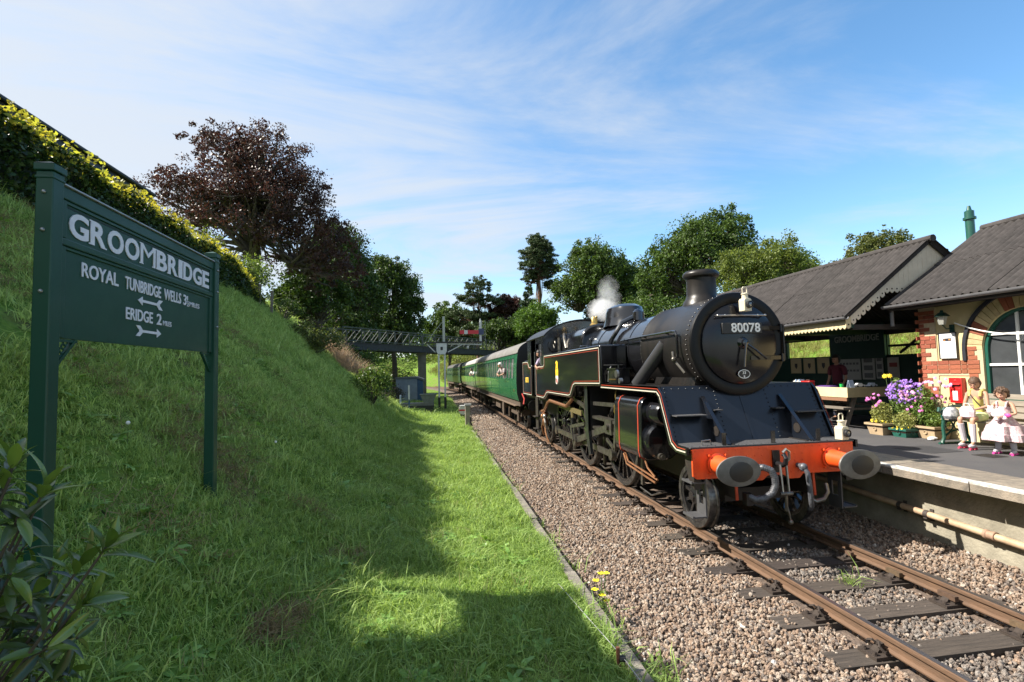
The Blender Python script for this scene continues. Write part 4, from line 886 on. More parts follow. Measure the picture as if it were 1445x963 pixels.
        for i in range(mm):
            for j in range(n): F.append((i * n + j, i * n + (j + 1) % n, (i + 1) * n + (j + 1) % n, (i + 1) * n + j))
        hh.add(V, F)
        if style == 'long': hh.tube([(0, -.75 * head_r, .1 * head_r), (0, -1.05 * head_r, -.6 * head_r), (.1 * head_r, -1.0 * head_r, -1.5 * head_r), (.15 * head_r, -.95 * head_r, -2.0 * head_r)], [head_r * .5, head_r * .5, head_r * .34, head_r * .08], 10)
        if style == 'curly':
            for i in range(46):
                t = random.uniform(0, 6.283); a = random.uniform(-.55, 1.4); fy = math.sin(t)
                if fy > .3 and a < .35: continue
                hh.sph((head_r * .95 * math.cos(a) * math.cos(t), head_r * 1.02 * math.cos(a) * fy, head_r * 1.15 * math.sin(a)), head_r * .26, 7, 5)
        hh.moved(M); obj('hair', hh, hmat, e)
    for (nm, nodes, edges, mt) in wear:
        if edges is None: obj(nm, nodes, mt, e)
        else:
            w = skin_mesh({k: ((nodes[k][0] if isinstance(nodes[k], tuple) and isinstance(nodes[k][0], tuple) else N[k][0]), (nodes[k][1] if isinstance(nodes[k], tuple) and isinstance(nodes[k][0], tuple) else nodes[k] * S)) for k in nodes}, edges); w.materials.append(mt); link(nm, w, e)
    return e
HAIRB = mat('hair_brown', (.10, .052, .028), .6, var=.35, vscale=40, stretch=(1, 1, .3)); HAIRD = mat('hair_dark', (.03, .022, .018), .6, var=.3)
YTOP = mat('yellow_top', (.58, .50, .15), .85, var=.1, vscale=12); FLOR = mat('floral_yellow', (.68, .66, .34), .85, vscale=16, col2=(.40, .55, .22)); SOCK = mat('white_sock', (.56, .53, .57), .85, var=.1)
SAND = mat('red_sandal', (.60, .06, .12), .5); DRESS = mat('pink_floral_dress', (.62, .56, .56), .9, vscale=34, col2=(.40, .20, .24)); MAGE = mat('magenta', (.62, .06, .30), .5)
# girl on the bench
J1 = dict(pelvis=(0, 0, .53), waist=(0, .02, .66), chest=(0, .045, .82), neck0=(0, .05, .93), neck=(0, .07, .985), head=(0, .09, 1.06), shL=(-.13, .05, .915), elL=(-.17, .10, .70), wrL=(-.06, .27, .64), shR=(.13, .05, .915), elR=(.17, .10, .70), wrR=(.06, .27, .64),
          hpL=(-.07, .05, .52), knL=(-.09, .36, .50), anL=(-.08, .34, .13), toL=(-.09, .45, .05), hpR=(.07, .05, .52), knR=(.09, .37, .50), anR=(.10, .27, .13), toR=(.11, .38, .05))
def lowleg(J, s, m0, f0, f1, r0, r1):
    k = Vector(J['kn' + s]); a = Vector(J['an' + s]); return m0.tube([k.lerp(a, f0), k.lerp(a, (f0 + f1) / 2), k.lerp(a, f1)], [r0, (r0 + r1) / 2, r1], 10)
socks = MB(); [lowleg(J1, s, socks, .22, 1.0, .047, .036) for s in 'LR']; [socks.sph(tuple(Vector(J1['an' + s]).lerp(Vector(J1['to' + s]), .5) - Vector((0, 0, .03))), .045, 10, 7, (.8, 1.7, .8)) for s in 'LR']
def shoe(a, t, m0, w=.038):
    a = Vector(a); t = Vector(t); d = (t - a); d.z = 0; d.normalize(); b0 = Vector((a.x, a.y, 0)) - d * .035
    m0.tube([b0 + Vector((0, 0, .012)), b0 + d * .09 + Vector((0, 0, .012)), b0 + d * .17 + Vector((0, 0, .012))], [.02, .026, .016], 8)
    for f in (.03, .1): m0.tube([b0 + d * f + d.cross(Vector((0, 0, 1))) * w + Vector((0, 0, .01)), b0 + d * f + Vector((0, 0, .085 - f * .3)), b0 + d * f - d.cross(Vector((0, 0, 1))) * w + Vector((0, 0, .01))], .011, 6)
sh1 = MB(); [shoe(J1['an' + s], J1['to' + s], sh1) for s in 'LR']
girl1 = figure('person', 'girl in a yellow sleeveless top sitting on the bench with a bag in her hands', (4.40, .80, PZ), R(98), J1, .78, SKIN, .088, (-.25, 1, -.45), (HAIRB, 'long'), None,
    [('top', {'waist': .086, 'chest': .1, 'shoulders': .07, 'pelvis': .1}, [('pelvis', 'waist'), ('waist', 'chest'), ('chest', 'shoulders')], YTOP),
     ('shorts', {'pelvis': .108, 'hpL': .1, 'hpR': .1, 'kl': ((-.088, .29, .505), .066), 'kr': ((.088, .30, .505), .066)}, [('pelvis', 'hpL'), ('hpL', 'kl'), ('pelvis', 'hpR'), ('hpR', 'kr')], FLOR),
     ('socks', socks, None, SOCK), ('sandals', sh1, None, SAND), ('shoulder_straps', MB().tube([(-.075, .11, .86), (-.085, .09, .95), (-.085, .02, .965), (-.075, -.05, .88)], .022, 8).tube([(.075, .11, .86), (.085, .09, .95), (.085, .02, .965), (.075, -.05, .88)], .022, 8), None, YTOP), ('strap', MB().tube([(.10, .0, .95), (.06, .115, .88), (-.03, .13, .76), (-.1, .08, .64), (-.1, -.03, .62)], .008, 6), None, HAIRD)])
bag1 = empty('paper_bag', (4.08, .75, PZ + .60), R(98), 'white and pink paper bag held by the girl in yellow', 'bag')
obj('pouch', MB().lathe([(.03, -.1), (.09, -.07), (.1, .02), (.07, .09), (.04, .1)], (0, 0, 0), 'z', 9, 1.2, .7), mat('bag_pinkwhite', (.78, .68, .68), .6, vscale=14, col2=(.55, .35, .42)), bag1, 0); obj('handle', MB().tube([(-.05, 0, .09), (-.03, 0, .15), (.03, 0, .15), (.05, 0, .09)], .006, 5), MATS['bag_white'], bag1)
bg2 = empty('patterned_bag', (4.20, 1.12, PZ + .46), 0, 'grey and white patterned bag on the bench beside the girl in yellow', 'bag')
obj('pouch', MB().lathe([(.1, 0), (.13, .05), (.11, .15), (.06, .2)], (0, 0, 0), 'z', 10, 1, .9), mat('bag_pattern', (.5, .5, .52), .6, vscale=25, col2=(.12, .13, .16)), bg2); obj('handle', MB().tube([(-.06, 0, .18), (-.03, 0, .26), (.03, 0, .26), (.06, 0, .18)], .008, 5), HAIRD, bg2)
# standing girl in the floral dress
J2 = dict(pelvis=(0, 0, .50), waist=(0, .01, .58), chest=(0, .01, .70), neck0=(0, .0, .79), neck=(0, .01, .845), head=(0, .02, .91), shL=(-.105, 0, .775), elL=(-.16, .05, .63), wrL=(-.05, .15, .60), shR=(.105, 0, .775), elR=(.16, .05, .63), wrR=(.05, .15, .64),
          hpL=(-.05, 0, .47), knL=(-.075, .02, .28), anL=(-.09, 0, .07), toL=(-.10, .08, .03), hpR=(.05, 0, .47), knR=(.075, .02, .28), anR=(.10, 0, .07), toR=(.11, .08, .03))
def skirt(prof, n=44, k=7, c=(0, 0)):
    V = []; F = []
    for i, (r, z, w) in enumerate(prof):
        for j in range(n):
            t = 2 * math.pi * j / n; q_ = r + w * math.sin(k * t + .6 * i * .3) + w * .5 * math.sin(11 * t); V.append((c[0] + q_ * math.cos(t), c[1] + q_ * math.sin(t), z))
    for i in range(len(prof) - 1):
        for j in range(n): F.append((i * n + j, i * n + (j + 1) % n, (i + 1) * n + (j + 1) % n, (i + 1) * n + j))
    return MB().add(V, F)
sk2 = MB(); [lowleg(J2, s, sk2, .45, 1.0, .042, .036) for s in 'LR']; [sk2.sph(tuple(Vector(J2['an' + s]).lerp(Vector(J2['to' + s]), .5) - Vector((0, 0, .005))), .042, 10, 7, (.85, 1.7, .8)) for s in 'LR']; sh2 = MB(); [shoe(J2['an' + s], J2['to' + s], sh2) for s in 'LR']
girl2 = figure('person', 'small girl in a pink and white floral dress standing in front of the bench', (4.08, .20, PZ), R(108), J2, .66, SKIN, .083, (-.1, 1, -.08), (HAIRB, 'curly'), None,
    [('dress', skirt([(.075, .735, 0), (.088, .70, .002), (.082, .60, .004), (.10, .56, .006), (.16, .46, .014), (.165, .45, .016), (.19, .44, .02), (.225, .33, .026), (.23, .325, .026), (.245, .318, .03), (.265, .22, .034), (.26, .215, .034)]), None, DRESS),
     ('socks', sk2, None, SOCK), ('sandals', sh2, None, MAGE), ('shoulder_straps', MB().tube([(-.05, .07, .72), (-.06, .055, .80), (-.06, .0, .815), (-.05, -.055, .73)], .014, 8).tube([(.05, .07, .72), (.06, .055, .80), (.06, .0, .815), (.05, -.055, .73)], .014, 8), None, DRESS)])
doll = empty('soft_toy', (3.93, .16, PZ + .63), R(108), 'white soft toy held against her dress by the small girl', 'toy')
obj('toy_body', MB().sph((0, 0, 0), .075, 10, 8, (1.3, .8, 1)).sph((.09, 0, .04), .05, 10, 8).sph((-.08, .02, -.06), .035, 8, 6).sph((.02, .02, -.08), .035, 8, 6), mat('plush_white', (.8, .78, .78), .9, vscale=20, col2=(.7, .5, .55)), doll); obj('ear', MB().sph((.11, 0, .1), .022, 6, 5).sph((.07, 0, .1), .022, 6, 5), MATS['plush_white'], doll); obj('bow', MB().sph((-.12, .03, -.02), .04, 8, 6, (1, .5, .8)), MAGE, doll)

# adults
def adult(lab, loc, rz, top, legs, hair, h=1.72, arms='down', grp=None, cut=None, look=(0, 1, -.05), style='short'):
    k = h / 1.72; P_ = lambda *p: tuple(v * k for v in p)
    J = dict(pelvis=P_(0, 0, .92), waist=P_(0, .01, 1.08), chest=P_(0, .01, 1.28), neck0=P_(0, 0, 1.42), neck=P_(0, .01, 1.5), head=P_(0, .03, 1.585), shL=P_(-.19, 0, 1.40), shR=P_(.19, 0, 1.40), elL=P_(-.24, .0, 1.12), elR=P_(.24, .0, 1.12), wrL=P_(-.22, .14, .9), wrR=P_(.22, .14, .9),
             hpL=P_(-.09, 0, .88), hpR=P_(.09, 0, .88), knL=P_(-.1, .02, .5), knR=P_(.1, .02, .5), anL=P_(-.11, 0, .09), anR=P_(.11, 0, .09), toL=P_(-.13, .16, .04), toR=P_(.13, .16, .04))
    if arms == 'lean': J.update(elL=P_(-.28, .2, 1.18), wrL=P_(-.12, .36, 1.12), elR=P_(.28, .2, 1.18), wrR=P_(.12, .36, 1.12))
    wear = [('shirt', {'pelvis': .125, 'waist': .125, 'chest': .14, 'shoulders': .085, 'shL': .072, 'shR': .072, 'al': (tuple(Vector(J['shL']).lerp(Vector(J['elL']), .8)), .062), 'ar': (tuple(Vector(J['shR']).lerp(Vector(J['elR']), .8)), .062)}, [('pelvis', 'waist'), ('waist', 'chest'), ('chest', 'shoulders'), ('shoulders', 'shL'), ('shoulders', 'shR'), ('shL', 'al'), ('shR', 'ar')], top)]
    if cut: [J.pop(q_) for q_ in ('knL', 'knR', 'anL', 'anR', 'toL', 'toR')]
    else: wear.append(('trousers', {'pelvis': .125, 'hpL': .1, 'hpR': .1, 'knL': .078, 'knR': .078, 'anL': .06, 'anR': .06}, [('pelvis', 'hpL'), ('hpL', 'knL'), ('knL', 'anL'), ('pelvis', 'hpR'), ('hpR', 'knR'), ('knR', 'anR')], legs))
    if not cut:
        sh = MB(); [sh.sph((J['an' + s][0] * 1.05, J['an' + s][1] + .06, .045), .06, 10, 6, (.8, 2.0, .75)) for s in 'LR']; wear.append(('shoes', sh, None, HAIRD))
    return figure('person', lab, loc, rz, J, k, SKIN, .105, look, (hair, style), grp, wear)
MAROON = mat('maroon_shirt', (.12, .02, .035), .85); NAVY = mat('navy_cloth', (.02, .025, .045), .85); GREYH = mat('hair_grey', (.42, .40, .38), .7)
adult('person in a maroon top behind the stall table in the shade', (5.75, 5.35, PZ), R(100), MAROON, NAVY, HAIRD, 1.68)
adult('person in dark clothes under the shelter, half hidden by the smokebox', (5.05, 7.35, PZ), R(60), mat('black_cloth', (.02, .018, .022), .85), NAVY, HAIRD, 1.7)

# ------------------------------------------------------------------ steam locomotive
BLK = mat('engine_black', (.009, .009, .011), .14, var=.25, vscale=3, coat=.6, spec=.6)
SATIN = mat('smokebox_black', (.008, .008, .0085), .34, var=.5, vscale=4, col2=(.019, .016, .014), spec=.3, bump=.04, bscale=50, stretch=(1, 1, .35))
FRAMEB = mat('frame_black', (.012, .011, .011), .55, var=.5, vscale=10, col2=(.03, .022, .016))
CHEQ = mat('footplate_grey', (.07, .07, .075), .7, var=.4, vscale=20, bump=.6, bscale=120)
ORG = mat('buffer_beam_red', (.84, .10, .014), .42, vscale=7, col2=(.66, .065, .011), coat=.2, stretch=(1, 1, .4))
BARE = mat('bare_steel', (.42, .41, .40), .32, .95, var=.3, vscale=10)
OILY = mat('oily_steel', (.22, .21, .19), .38, .85, var=.5, vscale=9, col2=(.09, .08, .065))
COPPER = mat('copper_pipe', (.45, .21, .10), .42, .8, var=.4, vscale=8, col2=(.22, .12, .07))
BRASS = mat('brass', (.62, .42, .14), .3, .9, var=.2, vscale=10)
CREAML = mat('lining_cream', (.52, .49, .40), .5); REDL = mat('lining_red', (.36, .045, .02), .5)
WLET = mat('letter_white', (.78, .78, .76), .5)
BUFF_F = mat('buffer_face', (.17, .168, .158), .55, .3, var=.4, vscale=5, col2=(.09, .086, .08))
loco = empty('steam_locomotive', (0, 0, 0), 0, 'black lined tank engine numbered 80078 with orange-red buffer beam', 'locomotive')
ZC = 2.717; RS = .79
obj('main_frame', MB().box(-.58, -.55, .05, 12.4, .55, 1.3).box(.55, .58, .05, 12.4, .55, 1.3).box(-.55, .55, 1.2, 2.9, .7, 2.0).box(-.55, .55, 8.6, 12.4, .7, 1.4).box(-.5, .5, 5.9, 8.5, .8, 2.0).box(-.55, .55, .3, .36, .75, 1.25), FRAMEB, loco)
beam = obj('buffer_beam', MB().prism([(-1.22, 1.265), (1.22, 1.265), (1.22, .90), (1.16, .86), (.42, .86), (.36, .80), (.2, .80), (.12, .86), (-.12, .86), (-.2, .80), (-.36, .80), (-.42, .86), (-1.16, .86), (-1.22, .90)], -.012, .02, 'y'), ORG, loco, 0, .004)
rv = MB()
for i in range(21):
    x = -1.17 + i * .117
    rv.sph((x, -.012, 1.235), .012, 6, 4, (1, .6, 1))
    if abs(abs(x) - .86) > .2: rv.sph((x, -.012, .90), .012, 6, 4, (1, .6, 1))
for x in (-1.18, -.30, .30, .42, -.42, 1.18, .2, -.2):
    for z in (.97, 1.05, 1.14): rv.sph((x, -.012, z), .013, 6, 4, (1, .6, 1))
o = obj('rivets', rv, ORG, beam); o['kind'] = 'stuff'
for sx in (-1, 1):
    bf = obj('buffer', MB().lathe([(.15, .012), (.15, .035), (.125, .04), (.118, .1), (.108, .30), (.104, .38)], (sx * .864, 0, 1.05), '-y', 24), ORG, loco)
    obj('buffer_ram', MB().cyl((sx * .864, -.38, 1.05), (sx * .864, -.47, 1.05), .075, n=20), BARE, bf)
    obj('buffer_head', MB().lathe([(.05, .455), (.30, .485), (.305, .50), (.30, .512), (.24, .522), (.12, .53), (.0005, .532)], (sx * .864, 0, 1.045), '-y', 40, 1.0, .63), BUFF_F, bf)
    gr = obj('grease_patch', MB().lathe([(.15, .529), (.135, .5345), (.0005, .536)], (sx * .864 + .02, 0, 1.04), '-y', 18, 1.1, .85), mat('grease', (.014, .013, .012), .5), bf)
    for dx in (-.12, .12):
        for dz in (-.12, .12): obj('bolt', MB().cyl((sx * .864 + dx, -.012, 1.05 + dz), (sx * .864 + dx, -.05, 1.05 + dz), .018, n=6), ORG, bf)
# drawhook and screw coupling
hk = obj('drawhook', MB().box(-.05, .05, -.045, -.012, .90, 1.2).tube([(0, -.04, 1.02), (0, -.16, 1.02), (0, -.22, 1.05), (0, -.235, 1.12), (0, -.20, 1.17), (0, -.16, 1.15)], [.035, .035, .033, .03, .024, .014], 10), mat('hook_black', (.02, .02, .022), .35, .4), loco)
obj('coupling_link', MB().tube([(.045 * s, -.17 - .03 * abs(t), 1.03 - t * .38) for s, t in ((-1, 0), (-1, .5), (-1, 1))] + [(.045, -.2, .65), (.045, -.185, .84), (.045, -.17, 1.03)], .017, 8), BARE, hk)
obj('coupling_screw', MB().cyl((-.09, -.2, .65), (.09, -.2, .65), .028, n=10).cyl((0, -.2, .66), (0, -.19, .42), .02, n=10).tube([(0, -.2, .5), (.02, -.22, .38), (.03, -.22, .30)], .012, 6).sph((.03, -.22, .28), .035, 10, 8), OILY, hk)
obj('shackle', MB().tube([(.05, -.15, 1.05), (.09, -.17, 1.1), (.085, -.19, 1.2), (.03, -.2, 1.235), (-.01, -.19, 1.19)], .02, 8), BARE, hk)
# hoses
hose = [(-.30, -.04, .98), (-.27, -.13, 1.0), (-.20, -.19, .97), (-.16, -.21, .88), (-.155, -.21, .77), (-.20, -.2, .67), (-.30, -.18, .60), (-.42, -.15, .585), (-.48, -.1, .62)]
vh = obj('vacuum_hose', MB().tube(hose, .042, 12), mat('hose_grey', (.13, .14, .16), .45, .3, var=.5, vscale=30, col2=(.05, .05, .055)), loco)
rg = MB()
for i in range(len(hose) - 1):
    for k in range(4):
        p = Vector(hose[i]).lerp(Vector(hose[i + 1]), k / 4); d = (Vector(hose[i + 1]) - Vector(hose[i])).normalized(); rg.cyl(p - d * .006, p + d * .006, .047, n=10)
obj('hose_ribs', rg, MATS['hose_grey'], vh)['kind'] = 'stuff'
obj('hose_dummy', MB().box(-.53, -.44, -.13, -.03, .50, .66).bar((-.48, -.05, .55), (-.1, -.02, .42), .03, .03), mat('hook_black', (.02,) * 3), vh)
obj('steam_heat_hose', MB().tube([(.33, -.02, .98), (.34, -.12, .98), (.36, -.17, .90), (.37, -.18, .75), (.38, -.18, .58), (.40, -.16, .46), (.42, -.1, .40)], .035, 10).sph((.34, -.12, .97), .055, 10, 8).cyl((.30, -.12, .93), (.38, -.12, 1.0), .025, n=8), MATS['hose_grey'], loco)
obj('steam_heat_hose', MB().tube([(.42, -.08, .55), (.5, -.12, .50), (.62, -.12, .52), (.72, -.08, .60), (.75, -.02, .7)], .03, 10), OILY, loco)
for x in (-.62, .62): obj('guard_iron', MB().bar((x * .95, .02, .86), (x * .95, -.0, .55), .035, .02, (0, 1, 0)), mat('guard_red', (.45, .05, .01), .5), loco)
# front platform, sloping front plate, gussets
fp = obj('front_platform', MB().box(-1.24, 1.24, -.01, .46, 1.268, 1.288), CHEQ, loco)
sp_ = obj('front_plate', MB().prism([(.42, 1.288), (.80, 2.085), (.84, 2.085), (.46, 1.288)], -1.25, 1.25), mat('plate_blue_black', (.006, .0085, .0145), .32, var=.25, vscale=3, coat=.12), loco)
rv = MB()
for i in range(13):
    t = .04 + .92 * i / 12; y_ = .42 + .38 * t - .004; z_ = 1.288 + .797 * t
    for x in (-1.21, -.42, .42, 1.21): rv.sph((x, y_, z_), .011, 6, 4)
for i in range(22): rv.sph((-1.2 + i * .114, .785 - .004, 2.045), .011, 6, 4); rv.sph((-1.2 + i * .114, .03, 1.289), .010, 6, 4)
obj('rivets', rv, MATS['plate_blue_black'], sp_)['kind'] = 'stuff'
obj('plate_seam', MB().bar((0, .418, 1.29), (0, .795, 2.08), .05, .008, (0, -1, .4)), MATS['plate_blue_black'], sp_)
for sx in (-1, 1):
    g = obj('gusset', MB().prism([(.70, 1.92), (.05, 1.29), (.44, 1.29)], sx * .64 - .012, sx * .64 + .012), MATS['plate_blue_black'], loco)
    obj('gusset_flange', MB().bar((sx * .64, .70, 1.925), (sx * .64, .05, 1.295), .06, .012, (0, 0, 1)), BLK, g)
    obj('lightening_hole', MB().cyl((sx * .64 - .02, .33, 1.45), (sx * .64 + .02, .33, 1.45), .07, n=18), FRAMEB, g); obj('hole_rim', MB().tube([(sx * .64 - .014, .33 + .075 * math.cos(t), 1.45 + .075 * math.sin(t)) for t in [6.283 * i / 18 for i in range(18)]], .008, 6, True), BLK, g)
    obj('front_step', MB().box(min(sx * .72, sx * 1.2), max(sx * .72, sx * 1.2), .42, .64, 1.66, 1.675), CHEQ, loco)
    obj('front_step', MB().box(sx * .5 - .07, sx * .5 + .07, .5, .66, 1.72, 1.735), CHEQ, loco)
for x in (-.72, 0.02, .72): obj('lamp_iron', MB().box(x - .03, x + .03, .03, .045, 1.288, 1.46), BLK, loco)
obj('lamp_iron', MB().box(1.07, 1.13, .115, .13, 1.288, 1.42), BLK, loco)
obj('platform_handle', MB().tube([(-1.0, .12, 1.288), (-1.0, .12, 1.35), (-.88, .12, 1.36), (-.86, .12, 1.288)], .012, 6), BARE, loco)
# running boards with their lined edge
for sx in (-1, 1):
    rb = obj('running_board', MB().box(min(sx * .6, sx * 1.3), max(sx * .6, sx * 1.3), .80, 3.45, 2.045, 2.085), SATIN, loco)
    vpoly = [(-.012, 1.288), (.26, 1.288), (.40, 1.33), (.72, 2.0), (.82, 2.087), (3.45, 2.087), (3.45, 1.99), (.90, 1.985), (.82, 1.93), (.50, 1.26), (.30, 1.19), (-.012, 1.185)]
    val = obj('running_board_edge', MB().prism(vpoly, sx * 1.265, sx * 1.30), BLK, loco)
    def lining(path, w, x, m_, parent, nm):
        mb = MB(); up = (1, 0, 0)
        for p, q_ in zip(path[:-1], path[1:]):
            d = Vector((0, q_[0] - p[0], q_[1] - p[1])).normalized() * (w * .35)
            mb.bar(Vector((x, p[0], p[1])) - d, Vector((x, q_[0], q_[1])) + d, w, .004, up)
        return obj(nm, mb, m_, parent, 0)
    lining([(.02, 1.225), (.28, 1.225), (.43, 1.30), (.75, 1.94), (.85, 2.008), (3.44, 2.012)], .017, sx * 1.302, CREAML, val, 'cream_line')
    lining([(.02, 1.262), (.25, 1.262), (.385, 1.335), (.70, 1.97), (.82, 2.053), (3.44, 2.057)], .010, sx * 1.302, REDL, val, 'red_line')
# smokebox, door, boiler
sb = obj('smokebox', MB().lathe([(.60, .72), (.755, .70), (RS, .72), (RS, .80), (RS - .012, .82), (RS - .012, 2.55), (RS - .005, 2.56), (RS - .005, 2.62), (.74, 2.63)], (0, 0, ZC), 'y', 56), SATIN, loco)
rv = MB()
for i in range(64):
    t = 6.283 * i / 64; rv.sph((( RS - .008) * math.cos(t), .86, ZC + (RS - .008) * math.sin(t)), .012, 6, 4); rv.sph(((RS - .006) * math.cos(t), 2.59, ZC + (RS - .006) * math.sin(t)), .012, 6, 4)
obj('rivets', rv, SATIN, sb)['kind'] = 'stuff'
obj('smokebox_saddle', MB().prism([(-.6, 1.5), (-.62, 2.1), (-.55, 2.3), (.55, 2.3), (.62, 2.1), (.6, 1.5)], .95, 2.4, 'y'), SATIN, loco)
DGL = mat('door_gloss_black', (.007, .007, .010), .18, var=.2, vscale=3, coat=.12, spec=.35)
rng_f = obj('smokebox_front_ring', MB().lathe([(.60, .735), (.612, .705), (.635, .690), (.76, .688), (.785, .698), (.795, .73), (.78, .76)], (0, 0, ZC), 'y', 64), mat('ring_black', (.004, .004, .005), .38, var=.3, vscale=5, spec=.22), loco)
door = obj('smokebox_door', MB().lathe([(.635, .735), (.632, .70), (.615, .672), (.55, .645), (.42, .618), (.27, .60), (.12, .592), (.0005, .59)], (0, 0, ZC), 'y', 56), DGL, loco)
obj('dart_boss', MB().lathe([(.10, -.60), (.085, -.57), (.05, -.55), (.045, -.51), (.0005, -.50)], (-.01, 0, ZC), '-y', 20) if False else MB().lathe([(.10, .60), (.085, .575), (.05, .555), (.045, .515), (.0005, .505)], (0, 0, ZC), 'y', 20), BLK, door)
obj('dart_handle', MB().tube([(0, .53, ZC), (.16, .52, ZC - .11), (.33, .52, ZC - .25)], [.02, .013, .014], 8), BLK, door)
obj('dart_handle', MB().tube([(0, .515, ZC), (-.03, .505, ZC - .18), (-.05, .505, ZC - .36)], [.022, .016, .018], 8), BLK, door)
for dz in (.23, -.23):
    obj('hinge_strap', MB().bar((.12, .598, ZC + dz), (.46, .615, ZC + dz), .02, .06).bar((.46, .615, ZC + dz), (.70, .665, ZC + dz), .02, .06).cyl((.70, .66, ZC + dz - .06), (.70, .66, ZC + dz + .06), .03, n=10), DGL, door)
obj('hinge_post', MB().cyl((.735, .66, ZC - .27), (.735, .66, ZC + .27), .018, n=8), DGL, door)
hr = MB().cyl((-.40, .575, ZC + .42), (.38, .575, ZC + .42), .014, n=8)
for x in (-.40, -.28, .26, .38): hr.cyl((x, .575, ZC + .42), (x, .64, ZC + .42), .012, n=6).sph((x, .575, ZC + .42), .02, 8, 6)
obj('door_handrail', hr, BARE, door)
obj('lamp_iron', MB().box(-.03, .03, .56, .575, ZC + .50, ZC + .64), BLK, door)
npl = obj('number_plate', MB().box(-.33, .33, .585, .605, ZC + .14, ZC + .31), mat('plate_black', (.012, .012, .013), .5), loco, bevel=.01)
tm = text_mesh('80078', .19, .004, .004, sx=.98, spacing=1.04); tm.materials.append(WLET); link('number', tm, npl, (.055, .582, ZC + .226), (R(90), 0, 0))
shp = obj('shed_plate', MB().lathe([(.105, .606), (.105, .598), (.0005, .598)], (0, 0, ZC - .47), 'y', 28, 1, .68), mat('plate_black', (.01,) * 3), loco)
obj('plate_border', MB().tube([(.095 * math.cos(t), .598, ZC - .47 + .062 * math.sin(t)) for t in [6.283 * i / 28 for i in range(28)]], .006, 6, True), WLET, shp)
tm = text_mesh('33', .06, .003, .001); tm.materials.append(WLET); link('plate_number', tm, shp, (0, .596, ZC - .452), (R(90), 0, 0)); tm = text_mesh('B', .045, .003, .001); tm.materials.append(WLET); link('plate_letter', tm, shp, (0, .596, ZC - .508), (R(90), 0, 0))
obj('boiler', MB().lathe([(.70, 2.62), (.725, 2.64), (.74, 4.4), (.80, 6.2), (.80, 6.3)], (0, 0, ZC), 'y', 48), BLK, loco)
for y, r_ in ((3.4, .735), (4.4, .744), (5.3, .775)): obj('boiler_band', MB().lathe([(r_, y - .03), (r_ + .006, y - .028), (r_ + .006, y + .028), (r_, y + .03)], (0, 0, ZC), 'y', 48), BLK, loco)
fb = []
for i in range(25):
    t = math.pi * i / 24; c_, s_ = math.cos(t), math.sin(t); fb.append((.86 * math.copysign(abs(c_) ** .55, c_), 2.75 + .82 * abs(s_) ** .55))
obj('firebox', MB().prism([(.86, 2.0)] + fb + [(-.86, 2.0)], 6.25, 8.75, 'y'), BLK, loco, 40, .05)
obj('chimney', MB().lathe([(.33, 3.42), (.31, 3.50), (.27, 3.55), (.25, 3.62), (.245, 3.86), (.25, 3.90), (.295, 3.93), (.305, 3.97), (.295, 4.0), (.265, 4.03), (.235, 4.035), (.23, 3.9), (.22, 3.6)], (0, 1.72, 0), 'z', 40), SATIN, loco)
obj('dome', MB().lathe([(.50, 3.40), (.47, 3.50), (.44, 3.62), (.43, 3.74), (.40, 3.84), (.30, 3.91), (.15, 3.94), (.0005, 3.945)], (0, 5.35, 0), 'z', 36, 1, 1.45), BLK, loco)
tfc = obj('top_feed', MB().lathe([(.14, 3.42), (.12, 3.6), (.06, 3.66), (.0005, 3.68)], (-.2, 4.05, 0), 'z', 14).tube([(-.25, 4.05, 3.52), (-.55, 4.1, 3.38), (-.78, 4.2, 3.0), (-.82, 4.3, 2.75)], .05, 10), BLK, loco)
for x in (-.2, .2): obj('safety_valve', MB().lathe([(.11, 3.55), (.11, 3.62), (.07, 3.66), (.06, 3.8), (.03, 3.84)], (x, 7.15, 0), 'z', 16), BRASS, loco)
obj('whistle', MB().cyl((-.3, 6.6, 3.58), (-.3, 6.6, 3.75), .03, n=10).sph((-.3, 6.6, 3.77), .04, 10, 8), BRASS, loco)
obj('boiler_manifold', MB().tube([(-.55, 8.55, 3.3), (-.75, 8.3, 3.45), (-.85, 7.9, 3.3), (-.85, 7.7, 3.0)], .05, 10).cyl((-.9, 8.3, 2.86), (-.9, 8.3, 3.35), .06, n=12).tube([(-1.05, 8.35, 3.05 + .0)] + [(-1.05 + 0, 8.35 + .11 * math.cos(t), 3.15 + .11 * math.sin(t)) for t in [6.283 * i / 12 for i in range(13)]], .012, 6), OILY, loco)
